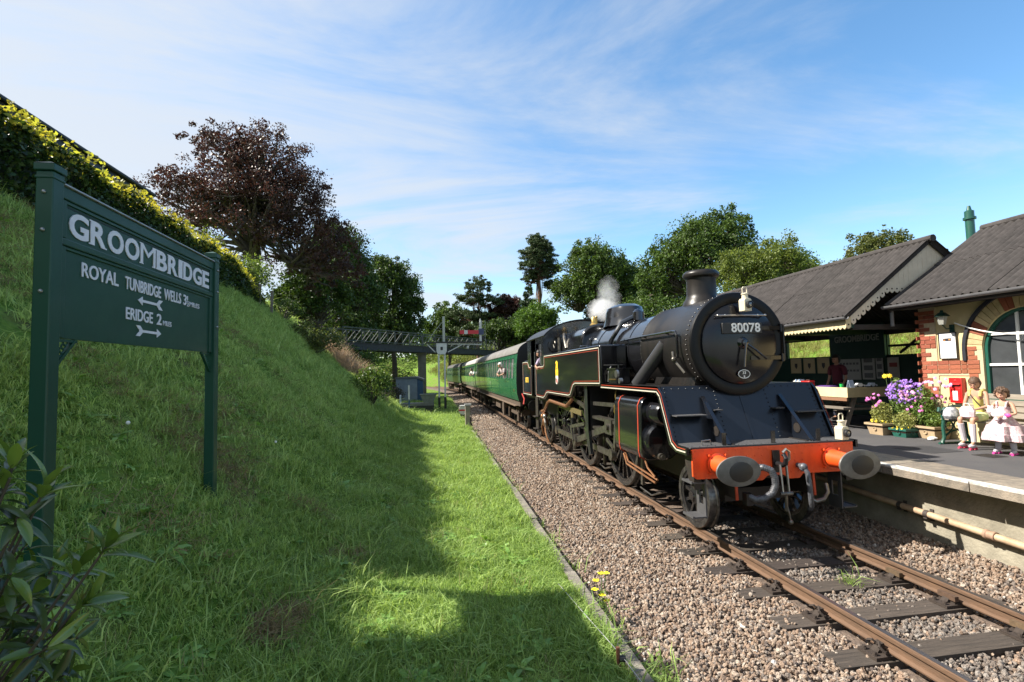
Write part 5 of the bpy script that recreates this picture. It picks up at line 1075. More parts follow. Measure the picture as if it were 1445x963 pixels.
# side tanks, stepped below, with lining and emblem
for sx in (-1, 1):
    x0, x1 = sorted((sx * .74, sx * 1.315))
    tpoly = [(3.40, 2.87), (3.40, 2.03), (5.30, 2.0), (5.45, 1.95), (5.72, 1.72), (5.9, 1.69), (8.20, 1.69), (8.4, 1.67), (8.7, 1.53), (8.9, 1.50), (9.98, 1.50), (9.98, 2.56), (8.85, 2.56), (8.72, 2.60), (8.70, 2.87)]
    tk = obj('side_tank', MB().prism(tpoly, x0, x1), BLK, loco, 30, .03)
    X = sx * 1.3175
    ip = [(3.46, 2.81), (3.46, 2.09), (5.32, 2.06), (5.50, 2.01), (5.76, 1.78), (5.92, 1.75), (8.22, 1.75), (8.43, 1.73), (8.73, 1.59), (8.92, 1.56), (9.92, 1.56), (9.92, 2.50), (8.80, 2.50), (8.66, 2.56), (8.64, 2.81), (3.46, 2.81)]
    lining(ip, .018, X, CREAML, tk, 'cream_line')
    ip2 = [(3.515, 2.765), (3.515, 2.135), (5.34, 2.105), (5.53, 2.05), (5.79, 1.825), (5.93, 1.795), (8.24, 1.795), (8.46, 1.77), (8.75, 1.635), (8.93, 1.605), (9.87, 1.605), (9.87, 2.455), (8.77, 2.455), (8.61, 2.535), (8.595, 2.765), (3.515, 2.765)]
    lining(ip2, .009, X, REDL, tk, 'red_line')
    obj('tank_filler', MB().lathe([(.17, 2.86), (.17, 2.93), (.15, 2.95), (.05, 2.96)], (sx * 1.0, 5.3, 0), 'z', 18).cyl((sx * 1.0, 4.95, 2.9), (sx * 1.0, 4.95, 3.05), .03, n=8).sph((sx * 1.0, 4.95, 3.06), .045, 8, 6), BLK, tk)
    obj('tank_grab_rail', MB().cyl((sx * .85, 3.36, 2.45), (sx * 1.25, 3.36, 2.45), .014, n=8).cyl((sx * .87, 3.36, 2.45), (sx * .87, 3.41, 2.45), .012, n=6).cyl((sx * 1.23, 3.36, 2.45), (sx * 1.23, 3.41, 2.45), .012, n=6), OILY, tk)
    # cab side, window, bunker
    cs = obj('cab_side', MB().box(x0 if sx > 0 else sx * 1.31, sx * 1.31 if sx > 0 else sx * 1.28, 8.72, 8.95, 2.5, 3.45).box(*sorted((sx * 1.28, sx * 1.31)), 9.80, 9.95, 2.5, 3.45).box(*sorted((sx * 1.28, sx * 1.31)), 8.95, 9.8, 3.27, 3.45), BLK, loco); obj('rear_cab_sheet', MB().box(*sorted((sx * 1.28, sx * 1.31)), 10.7, 11.35, 2.5, 3.45), BLK, loco)
    obj('cab_window_frame', MB().box(*sorted((sx * 1.305, sx * 1.325)), 8.95, 8.98, 2.56, 3.27).box(*sorted((sx * 1.305, sx * 1.325)), 9.36, 9.39, 2.56, 3.27).box(*sorted((sx * 1.305, sx * 1.325)), 9.77, 9.80, 2.56, 3.27).box(*sorted((sx * 1.305, sx * 1.325)), 8.98, 9.77, 3.24, 3.27), BLK, cs)
    obj('cab_glass', MB().box(*sorted((sx * 1.29, sx * 1.296)), 8.98, 9.36, 2.56, 3.24), GLASS, cs)
    bk_ = obj('bunker', MB().prism([(10.68, 1.50), (10.68, 2.56), (11.1, 2.56), (11.35, 2.75), (12.35, 2.75), (12.45, 2.6), (12.45, 1.50)], x0, x1), BLK, loco, 30, .03)
    lining([(10.76, 1.56), (10.76, 2.50), (11.12, 2.50), (11.37, 2.69), (12.36, 2.69), (12.36, 1.56), (10.76, 1.56)], .018, X, CREAML, bk_, 'cream_line')
    lining([(10.81, 1.61), (10.81, 2.455), (11.13, 2.455), (11.39, 2.64), (12.31, 2.64), (12.31, 1.61), (10.81, 1.61)], .009, X, REDL, bk_, 'red_line')
    tm = text_mesh('80078', .26, .003, .004, sx=.9); tm.materials.append(mat('number_yellow', (.72, .50, .08), .5)); link('number', tm, bk_, (X + sx * .001, 11.55, 2.05), (R(90), 0, R(-90 if sx < 0 else 90)))
    for y in (9.99, 10.66): obj('cab_handrail', MB().cyl((sx * 1.33, y, 1.6), (sx * 1.33, y, 3.0), .016, n=8), BARE, loco)
# emblem on the near tank: a yellow lion over a wheel on a red and white band
em = obj('emblem', MB().prism([(6.93, 2.20), (7.17, 2.20), (7.19, 2.36), (7.13, 2.50), (7.16, 2.60), (7.05, 2.64), (6.93, 2.58), (6.95, 2.45), (6.9, 2.34)], -1.3215, -1.3175), mat('emblem_yellow', (.80, .56, .03), .5), loco, 0)
obj('emblem_band', MB().box(-1.3225, -1.3178, 6.92, 7.18, 2.14, 2.23), mat('emblem_white', (.7, .68, .62), .5), em); obj('emblem_wheel', MB().cyl((-1.3225, 7.05, 2.09), (-1.3178, 7.05, 2.09), .075, n=18), mat('emblem_red', (.55, .05, .04), .5), em); obj('emblem_rim', MB().tube([(-1.3225, 7.05 + .085 * math.cos(t), 2.09 + .085 * math.sin(t)) for t in [6.283 * i / 20 for i in range(20)]], .012, 5, True), MATS['emblem_white'], em)
obj('emblem_detail', MB().box(-1.323, -1.3212, 7.0, 7.1, 2.40, 2.44).box(-1.323, -1.3212, 6.98, 7.04, 2.28, 2.34).box(-1.323, -1.3212, 7.08, 7.12, 2.52, 2.56), MATS['emblem_red'], em)
# cab roof, front, back
arc = [(1.33 * math.sin(a), 3.06 + .87 * math.cos(a)) for a in [R(-64 + 128 * i / 20) for i in range(21)]]
arc = [(x * 1.33 / (1.33 * math.sin(R(64))), z) for x, z in arc]
inner = [(x * .975, z - .035) for x, z in arc]
V = []; F = []
for y in (8.55, 11.5): V += [(x, y, z) for x, z in arc] + [(x, y, z) for x, z in inner[::-1]]
k = 42; F = [(i, (i + 1) % k, k + (i + 1) % k, k + i) for i in range(k)]
for i in range(20): F += [(i, i + 1, 40 - i, 41 - i), (k + i, k + i + 1, k + 40 - i, k + 41 - i)]
obj('cab_roof', MB().add(V, F), SATIN, loco)
obj('cab_front', MB().prism([(-1.28, 2.56), (-1.28, 3.45)] + [(x * .97, z - .03) for x, z in arc[1:-1]] + [(1.28, 3.45), (1.28, 2.56)], 8.72, 8.76, 'y'), BLK, loco)
obj('cab_back', MB().prism([(-1.28, 2.56), (-1.28, 3.45)] + [(x * .97, z - .03) for x, z in arc[1:-1]] + [(1.28, 3.45), (1.28, 2.56)], 11.2, 11.24, 'y'), BLK, loco)
obj('spectacle_glass', MB().cyl((-.95, 8.71, 3.15), (-.95, 8.725, 3.15), .2, n=20), GLASS, loco); obj('cab_floor', MB().box(-1.2, 1.2, 8.7, 12.4, 1.42, 1.52), FRAMEB, loco); obj('coal_space', MB().box(-.7, .7, 11.24, 12.4, 1.5, 2.7), FRAMEB, loco)
# handrail, steam pipes, lubricators
for sx in (-1, 1):
    h = MB().tube([(sx * .80, 3.55, 2.95), (sx * .83, 2.4, 2.955), (sx * .83, 1.25, 2.955), (sx * .83, 1.1, 2.94), (sx * .835, 1.05, 2.88), (sx * .835, 1.04, 2.6), (sx * .83, 1.06, 2.52)], .02, 8)
    for y in (1.5, 2.4, 3.3): h.cyl((sx * .83, y, 2.955), (sx * .74, y, 2.93), .014, n=6)
    obj('boiler_handrail', h, BLK, loco)
    obj('steam_pipe', MB().cyl((sx * 1.02, 2.25, 2.08), (sx * .70, 1.72, 2.78), .115, n=20), mat('pipe_grey_black', (.035, .035, .038), .3, var=.3, coat=.3), loco)
    lb = obj('lubricator', MB().box(*sorted((sx * .95, sx * 1.22)), 2.75, 3.2, 2.09, 2.36), BLK, loco, bevel=.01)
    m = MB()
    for i in range(6): m.cyl((sx * 1.225, 2.8 + i * .06, 2.17), (sx * 1.245, 2.8 + i * .06, 2.17), .013, n=8)
    obj('lubricator_union', m, BRASS, lb); obj('lubricator_lid', MB().box(*sorted((sx * .93, sx * 1.24)), 2.73, 3.22, 2.36, 2.39).cyl((sx * 1.1, 2.95, 2.39), (sx * 1.1, 2.95, 2.46), .02, n=8), BLK, lb)
    obj('lubricator_wheel', MB().cyl((sx * 1.24, 2.62, 2.28), (sx * 1.28, 2.62, 2.28), .075, n=16).cyl((sx * 1.2, 2.52, 2.15), (sx * 1.26, 2.52, 2.15), .055, n=14), BARE, lb)
    pb = MB()
    for i in range(4): pb.tube([(sx * 1.18, 3.3 + i * .02, 2.12), (sx * 1.18, 3.3, 2.25 + i * .02), (sx * 1.1, 3.36, 2.35 + .03 * i)], .012, 5)
    obj('small_pipe', pb, BARE, lb)
obj('ejector_pipe', MB().tube([(-.86, 1.15, 2.62), (-.87, 1.12, 2.5), (-.83, 1.0, 2.38), (-.8, .9, 2.28)], .022, 8).sph((-.88, 1.08, 2.5), .045, 8, 6), OILY, loco)
# cylinders
for sx in (-1, 1):
    cp = [(-1.30, 1.0), (-1.28, .92), (-1.2, .87), (-.8, .87), (-.6, 1.0), (-.6, 1.9), (-1.15, 1.9), (-1.24, 1.86), (-1.29, 1.76)]
    cp = [(x if sx < 0 else -x, z) for x, z in cp]
    cy = obj('cylinder', MB().prism(cp, 1.50, 2.72, 'y'), BLK, loco, 40, .012)
    obj('cylinder_cover', MB().lathe([(.30, 1.50), (.30, 1.40), (.27, 1.36), (.12, 1.33), (.0005, 1.325)], (sx * .97, 0, 1.18), 'y', 28), BLK, cy); obj('valve_chest', MB().lathe([(.21, 1.50), (.21, 1.20), (.17, 1.14), (.06, 1.12), (.05, 1.02), (.0005, 1.01)], (sx * 1.0, 0, 1.64), 'y', 24), BLK, cy)
    obj('drain_cock', MB().cyl((sx * 1.05, 1.36, .95), (sx * 1.05, 1.28, .95), .055, n=12).cyl((sx * 1.05, 1.28, .95), (sx * 1.05, 1.25, .95), .03, n=8), OILY, cy)
    for y in (1.62, 2.50):
        m = MB(); path = [(-1.2, .868), (-1.282, .918), (-1.303, 1.0), (-1.293, 1.76), (-1.243, 1.863), (-1.15, 1.903)]
        for p, q_ in zip(path[:-1], path[1:]): m.bar((sx * -p[0] if sx > 0 else p[0], y, p[1]), (sx * -q_[0] if sx > 0 else q_[0], y, q_[1]), .034, .006, (sx, 0, .4))
        obj('red_line', m, REDL, cy, 0)
    obj('drain_pipe', MB().tube([(sx * 1.2, 2.5, .86), (sx * 1.22, 2.3, .72), (sx * 1.22, 1.45, .66), (sx * 1.2, 1.15, .62)], .018, 7).tube([(sx * 1.24, 2.45, .84), (sx * 1.25, 2.3, .68), (sx * 1.25, 1.45, .61), (sx * 1.24, 1.15, .58)], .018, 7).tube([(sx * 1.2, 1.6, .84), (sx * 1.23, 1.45, .76), (sx * 1.22, 1.2, .66)], .016, 7), COPPER, cy)
    # valve gear and rods
    Xr = sx * 1.12
    obj('slide_bars', MB().box(*sorted((sx * .95, sx * 1.12)), 2.72, 4.75, 1.28, 1.34).box(*sorted((sx * .95, sx * 1.12)), 2.72, 4.75, 1.06, 1.11), OILY, loco)
    obj('motion_bracket', MB().box(*sorted((sx * .75, sx * 1.20)), 4.66, 4.82, 1.0, 2.0).prism([(4.52, .50), (4.66, .46), (4.86, .9), (4.86, 2.02), (4.66, 2.02), (4.66, 1.0)], *sorted((sx * 1.16, sx * 1.22))), mat('bracket_black', (.012, .013, .016), .35, coat=.2), loco)
    obj('crosshead', MB().box(*sorted((sx * .98, sx * 1.15)), 3.35, 3.75, 1.05, 1.35).cyl((sx * 1.16, 3.55, 1.2), (sx * 1.2, 3.55, 1.2), .07, n=14), OILY, loco); obj('piston_rod', MB().cyl((sx * 1.0, 2.7, 1.19), (sx * 1.0, 3.4, 1.19), .04, n=12), BARE, loco)
    obj('connecting_rod', MB().bar((Xr, 3.55, 1.19), (Xr, 6.01, .62), .05, .14).cyl((sx * 1.07, 6.01, .62), (sx * 1.19, 6.01, .62), .15, n=18), OILY, loco)
    obj('coupling_rod', MB().bar((sx * 1.03, 3.664, .62), (sx * 1.03, 8.355, .62), .05, .12).cyl((sx * .98, 3.664, .62), (sx * 1.08, 3.664, .62), .12, n=16).cyl((sx * .98, 6.01, .62), (sx * 1.08, 6.01, .62), .14, n=16).cyl((sx * .98, 8.355, .62), (sx * 1.08, 8.355, .62), .12, n=16), OILY, loco)
    obj('expansion_link', MB().tube([(sx * 1.12, 5.0, 1.85), (sx * 1.12, 5.12, 1.6), (sx * 1.12, 5.10, 1.35), (sx * 1.12, 5.0, 1.1)], .05, 8).bar((sx * 1.14, 5.1, 1.5), (sx * 1.14, 6.4, 1.72), .05, .09), OILY, loco)
    obj('radius_rod', MB().bar((sx * 1.08, 5.05, 1.6), (sx * 1.05, 2.95, 1.66), .04, .08), OILY, loco); obj('combination_lever', MB().bar((sx * 1.16, 2.95, 1.75), (sx * 1.16, 3.15, .78), .04, .09).bar((sx * 1.16, 3.15, .8), (sx * 1.16, 3.6, .95), .04, .06), OILY, loco)
    obj('eccentric_rod', MB().bar((sx * 1.18, 5.05, 1.12), (sx * 1.2, 6.15, .95), .04, .08).bar((sx * 1.2, 6.01, .62), (sx * 1.2, 6.17, .97), .05, .09), OILY, loco)
    obj('reverser_rod', MB().bar((sx * 1.2, 5.2, 1.35), (sx * 1.2, 7.4, 1.42), .03, .12).cyl((sx * 1.18, 6.05, 1.18), (sx * 1.18, 6.05, 1.42), .05, n=10), mat('brass_dull', (.30, .24, .12), .4, .7), loco)
    obj('oil_pot', MB().lathe([(.04, 1.5), (.06, 1.55), (.06, 1.68), (.03, 1.7)], (sx * 1.2, 2.85, 0), 'z', 10).tube([(sx * 1.2, 2.85, 1.7), (sx * 1.2, 2.9, 1.85), (sx * 1.15, 3.0, 1.98)], .012, 6), BRASS, loco)
    # injector and copper pipework under the cab
    obj('injector_pipe', MB().tube([(sx * 1.26, 5.75, 1.66), (sx * 1.28, 6.0, 1.55), (sx * 1.28, 6.3, 1.45), (sx * 1.28, 8.15, 1.50), (sx * 1.28, 8.45, 1.42), (sx * 1.28, 8.9, 1.16), (sx * 1.26, 9.4, 1.1)], .045, 10), COPPER, loco)
    obj('injector', MB().lathe([(.05, 0), (.09, .06), (.09, .2), (.06, .26), (.1, .32), (.1, .4), (.04, .44)], (sx * 1.24, 9.05, .66), 'z', 12).sph((sx * 1.24, 9.3, .95), .09, 10, 8).tube([(sx * 1.24, 9.05, .7), (sx * 1.26, 8.95, .5), (sx * 1.24, 8.8, .32), (sx * 1.2, 8.75, .22)], .03, 8).tube([(sx * 1.24, 9.3, .9), (sx * 1.27, 9.4, .6), (sx * 1.2, 9.45, .35)], .028, 8), COPPER, loco)
    obj('injector', MB().tube([(sx * 1.22, 9.1, 1.1), (sx * 1.3, 8.95, 1.0), (sx * 1.28, 8.85, .8), (sx * 1.25, 8.9, .62)], .03, 8).sph((sx * 1.28, 8.9, .98), .07, 8, 6), mat('pale_steel', (.45, .42, .40), .35, .8), loco)
    st = obj('cab_step', MB().box(*sorted((sx * 1.2, sx * 1.24)), 10.1, 10.5, .45, 1.5).box(*sorted((sx * 1.05, sx * 1.34)), 10.08, 10.52, .45, .48).box(*sorted((sx * 1.05, sx * 1.34)), 10.08, 10.52, .85, .88), FRAMEB, loco)
    fs = obj('front_step_plate', MB().box(*sorted((sx * 1.02, sx * 1.04)), .02, .26, .70, .88).box(*sorted((sx * 1.02, sx * 1.04)), .02, .08, .33, .70).box(*sorted((sx * 1.02, sx * 1.04)), .19, .26, .33, .70).box(*sorted((sx * 1.02, sx * 1.04)), .08, .19, .33, .5), mat('step_grey', (.075, .075, .08), .5, var=.3), loco)
    for z in (.345, .80): obj('tread', MB().box(*sorted((sx * 1.04, sx * 1.24)), .0, .28, z, z + .018).box(*sorted((sx * 1.22, sx * 1.24)), .0, .28, z + .018, z + .03), MATS['step_grey'], fs)
    obj('wheel_splasher', MB().prism([(-.012 + 0.02, .72), (.012, 1.18), (.25, 1.18), (.22, .98), (.12, .80)], *sorted((sx * 1.1, sx * 1.2))), FRAMEB, loco)
# wheels
SPOKE = mat('wheel_black', (.014, .014, .015), .22, coat=.5, var=.3, vscale=8); TYRE = mat('tyre_steel', (.20, .195, .19), .33, .85, var=.4, vscale=12, col2=(.05, .05, .05))
def wheel_meshes(r, ns, hub, sw):
    ty = MB().lathe([(r - .075, .0), (r - .005, 0), (r, .012), (r + .003, .10), (r + .028, .112), (r + .028, .138), (r - .075, .14)], (0, 0, 0), 'x', 48)
    ty.f = ty.f[:-2]; k = 48; ty.f += [(6 * k + j, 6 * k + (j + 1) % k, (j + 1) % k, j) for j in range(k)]
    ri = MB().lathe([(r - .13, .015), (r - .075, .01), (r - .075, .13), (r - .13, .125)], (0, 0, 0), 'x', 48); ri.f = ri.f[:-2] + [(3 * k + j, 3 * k + (j + 1) % k, (j + 1) % k, j) for j in range(k)]
    for i in range(ns):
        a = 6.283 * i / ns; ri.bar((.07, hub * math.cos(a), hub * math.sin(a)), (.07, (r - .11) * math.cos(a), (r - .11) * math.sin(a)), .07, sw, (0, -math.sin(a), math.cos(a)))
    hb = MB().lathe([(.0005, -.04), (hub * .55, -.04), (hub * .6, -.02), (hub, .0), (hub * 1.05, .13), (.0005, .14)], (0, 0, 0), 'x', 24)
    out_ = [m.mesh(n) for m, n in ((ty, 'tyre'), (ri, 'spokes'), (hb, 'hub'))]
    for m, mm in zip(out_, (TYRE, SPOKE, SPOKE)): m.materials.append(mm)
    return out_
DW = wheel_meshes(.864, 17, .17, .05); PW = wheel_meshes(.457, 10, .12, .045)
def wheel(name, ms, x, y, z, side, parent, rot=0):
    w = link(name, ms[0], parent, (x, y, z), (rot, 0, 0) if side < 0 else (rot, 0, math.pi)); link('spokes', ms[1], w); link('hub', ms[2], w); return w
bw_me = MB(); pts = [(.70 * math.cos(a), .70 * math.sin(a)) for a in [R(55 + 70 * i / 10) for i in range(11)]] + [(.44 * math.cos(R(118)), .44 * math.sin(R(118))), (.44 * math.cos(R(62)), .44 * math.sin(R(62)))]
bw_me.prism(pts, .02, .11); bw_me = bw_me.mesh('balance_weight'); bw_me.materials.append(SPOKE)
for i, y in enumerate((3.664, 6.01, 8.355)):
    for sx in (-1, 1):
        w = wheel('driving_wheel', DW, sx * .83, y, .864, sx, loco, R(20 + 0 * i)); link('balance_weight', bw_me, w)
for y in (.745,):
    for sx in (-1, 1): wheel('pony_wheel', PW, sx * .83, y, .457, sx, loco, R(13))
for y in (10.3, 12.0):
    for sx in (-1, 1): wheel('bogie_wheel', PW, sx * .83, y, .457, sx, loco, R(5))
for y, z in ((.745, .457), (3.664, .864), (6.01, .864), (8.355, .864), (10.3, .457), (12.0, .457)): obj('axle', MB().cyl((-.75, y, z), (.75, y, z), .09, n=14), FRAMEB, loco)
obj('pony_frame', MB().box(-.5, .5, .45, 1.2, .42, .6), FRAMEB, loco)
for sx in (-1, 1): obj('brake_gear', MB().bar((sx * .88, 4.55, .9), (sx * .88, 4.6, .25), .05, .08).bar((sx * .88, 2.45, .85), (sx * .88, 2.5, .25), .05, .08).tube([(sx * .95, 2.45, .22), (sx * .98, 1.9, .2), (sx * .96, 1.5, .34)], .014, 6).tube([(sx * .95, 4.7, .25), (sx * .98, 4.3, .22), (sx * .95, 4.0, .3)], .016, 6).tube([(sx * .9, 6.9, .85), (sx * .9, 6.95, .25)], .05, 6), OILY, loco)

# headlamps, each lifted off its iron
CRW = mat('lamp_cream', (.62, .56, .42), .4, var=.1, vscale=10, coat=.2)
def headlamp(lab, loc, rz=0):
    e = empty('headlamp', loc, rz, lab, 'lamp', 'oil headlamps on the engine')
    obj('case', MB().prism([(-.075, 0), (-.08, .19), (-.05, .225), (.05, .225), (.08, .19), (.075, 0)], -.07, .07, 'y'), CRW, e, 30, .008)
    obj('chimney', MB().lathe([(.055, .22), (.05, .29), (.062, .295), (.062, .31), (.03, .325)], (0, 0, 0), 'z', 16), CRW, e)
    obj('handle', MB().tube([(-.045, 0, .31), (-.05, 0, .40), (-.03, 0, .425), (.03, 0, .425), (.05, 0, .40), (.045, 0, .31)], .010, 8), CRW, e)
    obj('lens_ring', MB().lathe([(.062, .07), (.066, .085), (.066, .115), (.052, .12), (.05, .1)], (0.01, 0, .11), '-y', 20), mat('lens_black', (.02, .02, .022), .35), e)
    e.scale = (.86, .86, .86)
    obj('lens', MB().lathe([(.05, .095), (.035, .115), (.0005, .122)], (.01, 0, .11), '-y', 18), mat('lens_glass', (.10, .11, .12), .05, spec=.8, coat=.5), e)
    return e
headlamp('cream oil lamp hung high on the smokebox door above the number', (0, .485, ZC + .47), R(10)); headlamp('cream oil lamp standing on the buffer beam end nearest the platform', (1.10, .04, 1.29), R(12))

# steam from the safety valves: a small drifting cloud of vapour
def steam(lab, loc, rad, dens, seed, name='steam'):
    o = obj(name, MB().sph((0, 0, 0), 1, 20, 14), None, loc=loc); o.scale = rad
    m = bpy.data.materials.new('steam'); m.use_nodes = True; N = m.node_tree.nodes; L = m.node_tree.links; N.remove(N['Principled BSDF'])
    pv = N.new('ShaderNodeVolumePrincipled'); pv.inputs['Color'].default_value = (.97, .97, .97, 1); pv.inputs['Anisotropy'].default_value = .2
    t = N.new('ShaderNodeTexCoord'); n = N.new('ShaderNodeTexNoise'); n.inputs['Scale'].default_value = 1.6; n.inputs['Detail'].default_value = 5; n.inputs['Distortion'].default_value = .6; n.noise_dimensions = '4D'; n.inputs['W'].default_value = seed; L.new(t.outputs['Object'], n.inputs['Vector'])
    ln = N.new('ShaderNodeVectorMath'); ln.operation = 'LENGTH'; L.new(t.outputs['Object'], ln.inputs[0])
    a = N.new('ShaderNodeMath'); a.operation = 'SUBTRACT'; L.new(n.outputs[0], a.inputs[0]); b_ = N.new('ShaderNodeMath'); b_.operation = 'MULTIPLY'; b_.inputs[1].default_value = .55; L.new(ln.outputs['Value'], b_.inputs[0]); L.new(b_.outputs[0], a.inputs[1])
    r_ = N.new('ShaderNodeMapRange'); r_.inputs[1].default_value = .0; r_.inputs[2].default_value = .3; r_.inputs[3].default_value = 0; r_.inputs[4].default_value = dens; L.new(a.outputs[0], r_.inputs[0]); L.new(r_.outputs[0], pv.inputs['Density']); L.new(pv.outputs[0], N['Material Output'].inputs['Volume'])
    o.data.materials.clear(); o.data.materials.append(m); return tag(o, lab, 'steam', 'wisps of steam over the engine', 'stuff')
steam('white puff of steam rising from the safety valves', (.05, 7.2, 4.05), (.42, .55, .36), 3.2, 1.0)
steam('thin wisp of steam drifting up against the oak', (.25, 7.1, 4.4), (.42, .5, .62), .9, 4.3)

# ------------------------------------------------------------------ carriages
CG = mat('carriage_green', (.018, .125, .055), .22, var=.12, vscale=2, coat=.5); CROOF = mat('carriage_roof', (.17, .165, .155), .75, var=.3, vscale=2, col2=(.11, .105, .1)); CBLK = mat('carriage_black', (.016, .015, .015), .5, var=.3, vscale=6); UF = mat('underframe', (.04, .03, .023), .8, var=.5, vscale=8, col2=(.09, .06, .04))
CGL = mat('carriage_glass', (.03, .033, .034), .15, spec=.15, var=.4, vscale=1.2, col2=(.14, .15, .15)); FRM = mat('window_frame_green', (.018, .12, .062), .3)
L_C = 19.6
def side_profile():
    p = [(-1.33, 1.22), (-1.40, 1.5), (-1.42, 1.95), (-1.40, 2.6), (-1.34, 3.12)]; return p + [(-x, z) for x, z in p[::-1]]
CP = side_profile(); TOP = [(1.34 * math.cos(a), 3.10 + .62 * math.sin(a)) for a in [math.pi * i / 16 for i in range(17)]]
def carriage(label, y0, xoff, rz, near=True, gm=CG, rm=CROOF):
    e = empty('carriage', (xoff, y0, 0), rz, label, 'carriage', 'carriages of the train')
    ZA, ZB_ = 2.09, 2.93; xa = -1.42 + (ZA - 1.95) * .0308; xb = -1.40 + (ZB_ - 2.6) * .1154
    bdm = MB().prism([(-1.33, 1.22), (-1.40, 1.5), (-1.42, 1.95), (xa, ZA), (-xa, ZA), (1.42, 1.95), (1.40, 1.5), (1.33, 1.22)], .02, L_C - .02, 'y').prism([(xb, ZB_), (-1.34, 3.12), (1.34, 3.12), (-xb, ZB_)], .02, L_C - .02, 'y')
    def pillar(ya, yb):
        bdm.prism([(xa, ZA), (-1.40, 2.6), (xb, ZB_), (xb + .07, ZB_), (-1.33, 2.6), (xa + .07, ZA)], ya, yb, 'y'); bdm.prism([(-xa, ZA), (1.40, 2.6), (-xb, ZB_), (-xb - .07, ZB_), (1.33, 2.6), (-xa - .07, ZA)], ya, yb, 'y')
    yq = .75; kq = 0; last = .02
    while yq < L_C - 1.0:
        wq = .50 if kq % 4 == 1 else .62; pillar(last, yq); last = yq + wq; yq += wq + (.34 if kq % 4 in (0, 1) else .28); kq += 1
    pillar(last, L_C - .02)
    bd = obj('body', bdm, gm, e, 30)
    obj('interior', MB().box(-.62, .9, .2, L_C - .2, 2.08, 2.95), mat('carriage_interior', (.05, .04, .03), .9, var=.4, vscale=2), e)
    obj('end_panel', MB().prism(CP + TOP[1:-1], -.01, .018, 'y') if False else MB().prism(CP[:5] + TOP[::-1][1:-1] + CP[5:], 0.0, .019, 'y'), CBLK, e)
    obj('roof', MB().prism([(x * 1.005, z + .002) for x, z in TOP], .02, L_C - .02, 'y'), rm, e, 40)
    m = MB()
    for i in range(6): m.lathe([(.10, 0), (.10, .05), (.04, .09)], (0, 1.6 + i * 3.2, 3.71), 'z', 10)
    for i in range(6): o_ = None
    obj('roof_vents', m, rm, e)
    obj('gutter', MB().bar((-1.36, .02, 3.11), (-1.36, L_C - .02, 3.11), .03, .035), rm, e)
    y = .75; k = 0
    wx = -1.418
    while y < L_C - 1.0:
        isdoor = (k % 4 == 1); w = .50 if isdoor else .62
        z0, z1 = 2.10, 2.92
        def sx_(z): return -1.42 + (z - 1.95) * (.0307 if z < 2.6 else 0) + (0 if z < 2.6 else .02 + (z - 2.6) * .115)
        if near or k % 1 == 0:
            wnd = obj('window', MB().bar((sx_(z0) - .006, y - .02, z0 - .02), (sx_(z0) - .006, y + w + .02, z0 - .02), .03, .04).bar((sx_(z1) - .006, y - .02, z1 + .02), (sx_(z1) - .006, y + w + .02, z1 + .02), .03, .04).bar((sx_(z0) - .006, y - .02, z0), (sx_(z1) - .006, y - .02, z1), .03, .04, (0, 1, 0)).bar((sx_(z0) - .006, y + w + .02, z0), (sx_(z1) - .006, y + w + .02, z1), .03, .04, (0, 1, 0)), FRM, e)
            obj('pane', MB().prism([(sx_(z0) + .003, z0), (sx_(2.6) + .003, 2.6), (sx_(z1) + .003, z1), (sx_(z1) + .015, z1), (sx_(2.6) + .015, 2.6), (sx_(z0) + .015, z0)], y, y + w, 'y'), CGL, wnd)
            if isdoor:
                dr = obj('door', MB().prism([(-1.345, 1.27), (-1.4065, 1.5), (-1.4265, 1.95), (-1.424, 2.04), (-1.41, 2.04), (-1.39, 1.5), (-1.32, 1.27)], y - .06, y + w + .06, 'y'), gm, e)
                obj('door_handle', MB().tube([(-1.43, y + w, 1.95), (-1.45, y + w, 1.95), (-1.45, y + w - .1, 1.95)], .012, 6), BRASS, dr)
        y += w + (.34 if k % 4 in (0, 1) else .28); k += 1
    obj('solebar', MB().box(-1.27, -1.17, .1, L_C - .1, 1.0, 1.20).box(1.17, 1.27, .1, L_C - .1, 1.0, 1.20), UF, e)
    obj('step_board', MB().box(-1.40, -1.2, .6, L_C - .6, .98, 1.005), mat('step_board', (.16, .11, .075), .8, var=.3), e)
    obj('underframe_gear', MB().box(-1.1, -.3, 7.4, 9.4, .45, 1.0).box(-1.0, .9, 11, 12.2, .5, 1.0).cyl((-1.1, 6.2, .8), (-.4, 6.2, .8), .25, n=14).box(-1.24, -1.2, 5.6, 5.75, .4, 1.0), UF, e)
    if near: obj('coach_step', MB().box(-1.38, -1.3, 4.05, 4.5, .35, 1.0), UF, e)
    for yb in (2.7, L_C - 2.7):
        bg_ = obj('bogie', MB().bar((-1.02, yb - 1.7, .62), (-1.02, yb + 1.7, .62), .1, .22).bar((1.02, yb - 1.7, .62), (1.02, yb + 1.7, .62), .1, .22).box(-1.0, 1.0, yb - .3, yb + .3, .5, .75).box(-1.0, 1.0, yb - 1.75, yb - 1.6, .55, .8).box(-1.0, 1.0, yb + 1.6, yb + 1.75, .55, .8), UF, e)
        for dy in (-1.3, 1.3):
            for sx in (-1, 1):
                w = link('wheel', PW[0], bg_, (sx * .83, yb + dy, .457), (0, 0, 0 if sx < 0 else math.pi)); link('hub', PW[2], w)
            obj('axle_box', MB().box(-1.16, -1.04, yb + dy - .16, yb + dy + .16, .30, .68).cyl((-1.12, yb + dy - .22, .68), (-1.12, yb + dy - .22, .9), .07, n=8).cyl((-1.12, yb + dy + .22, .68), (-1.12, yb + dy + .22, .9), .07, n=8), UF, bg_)
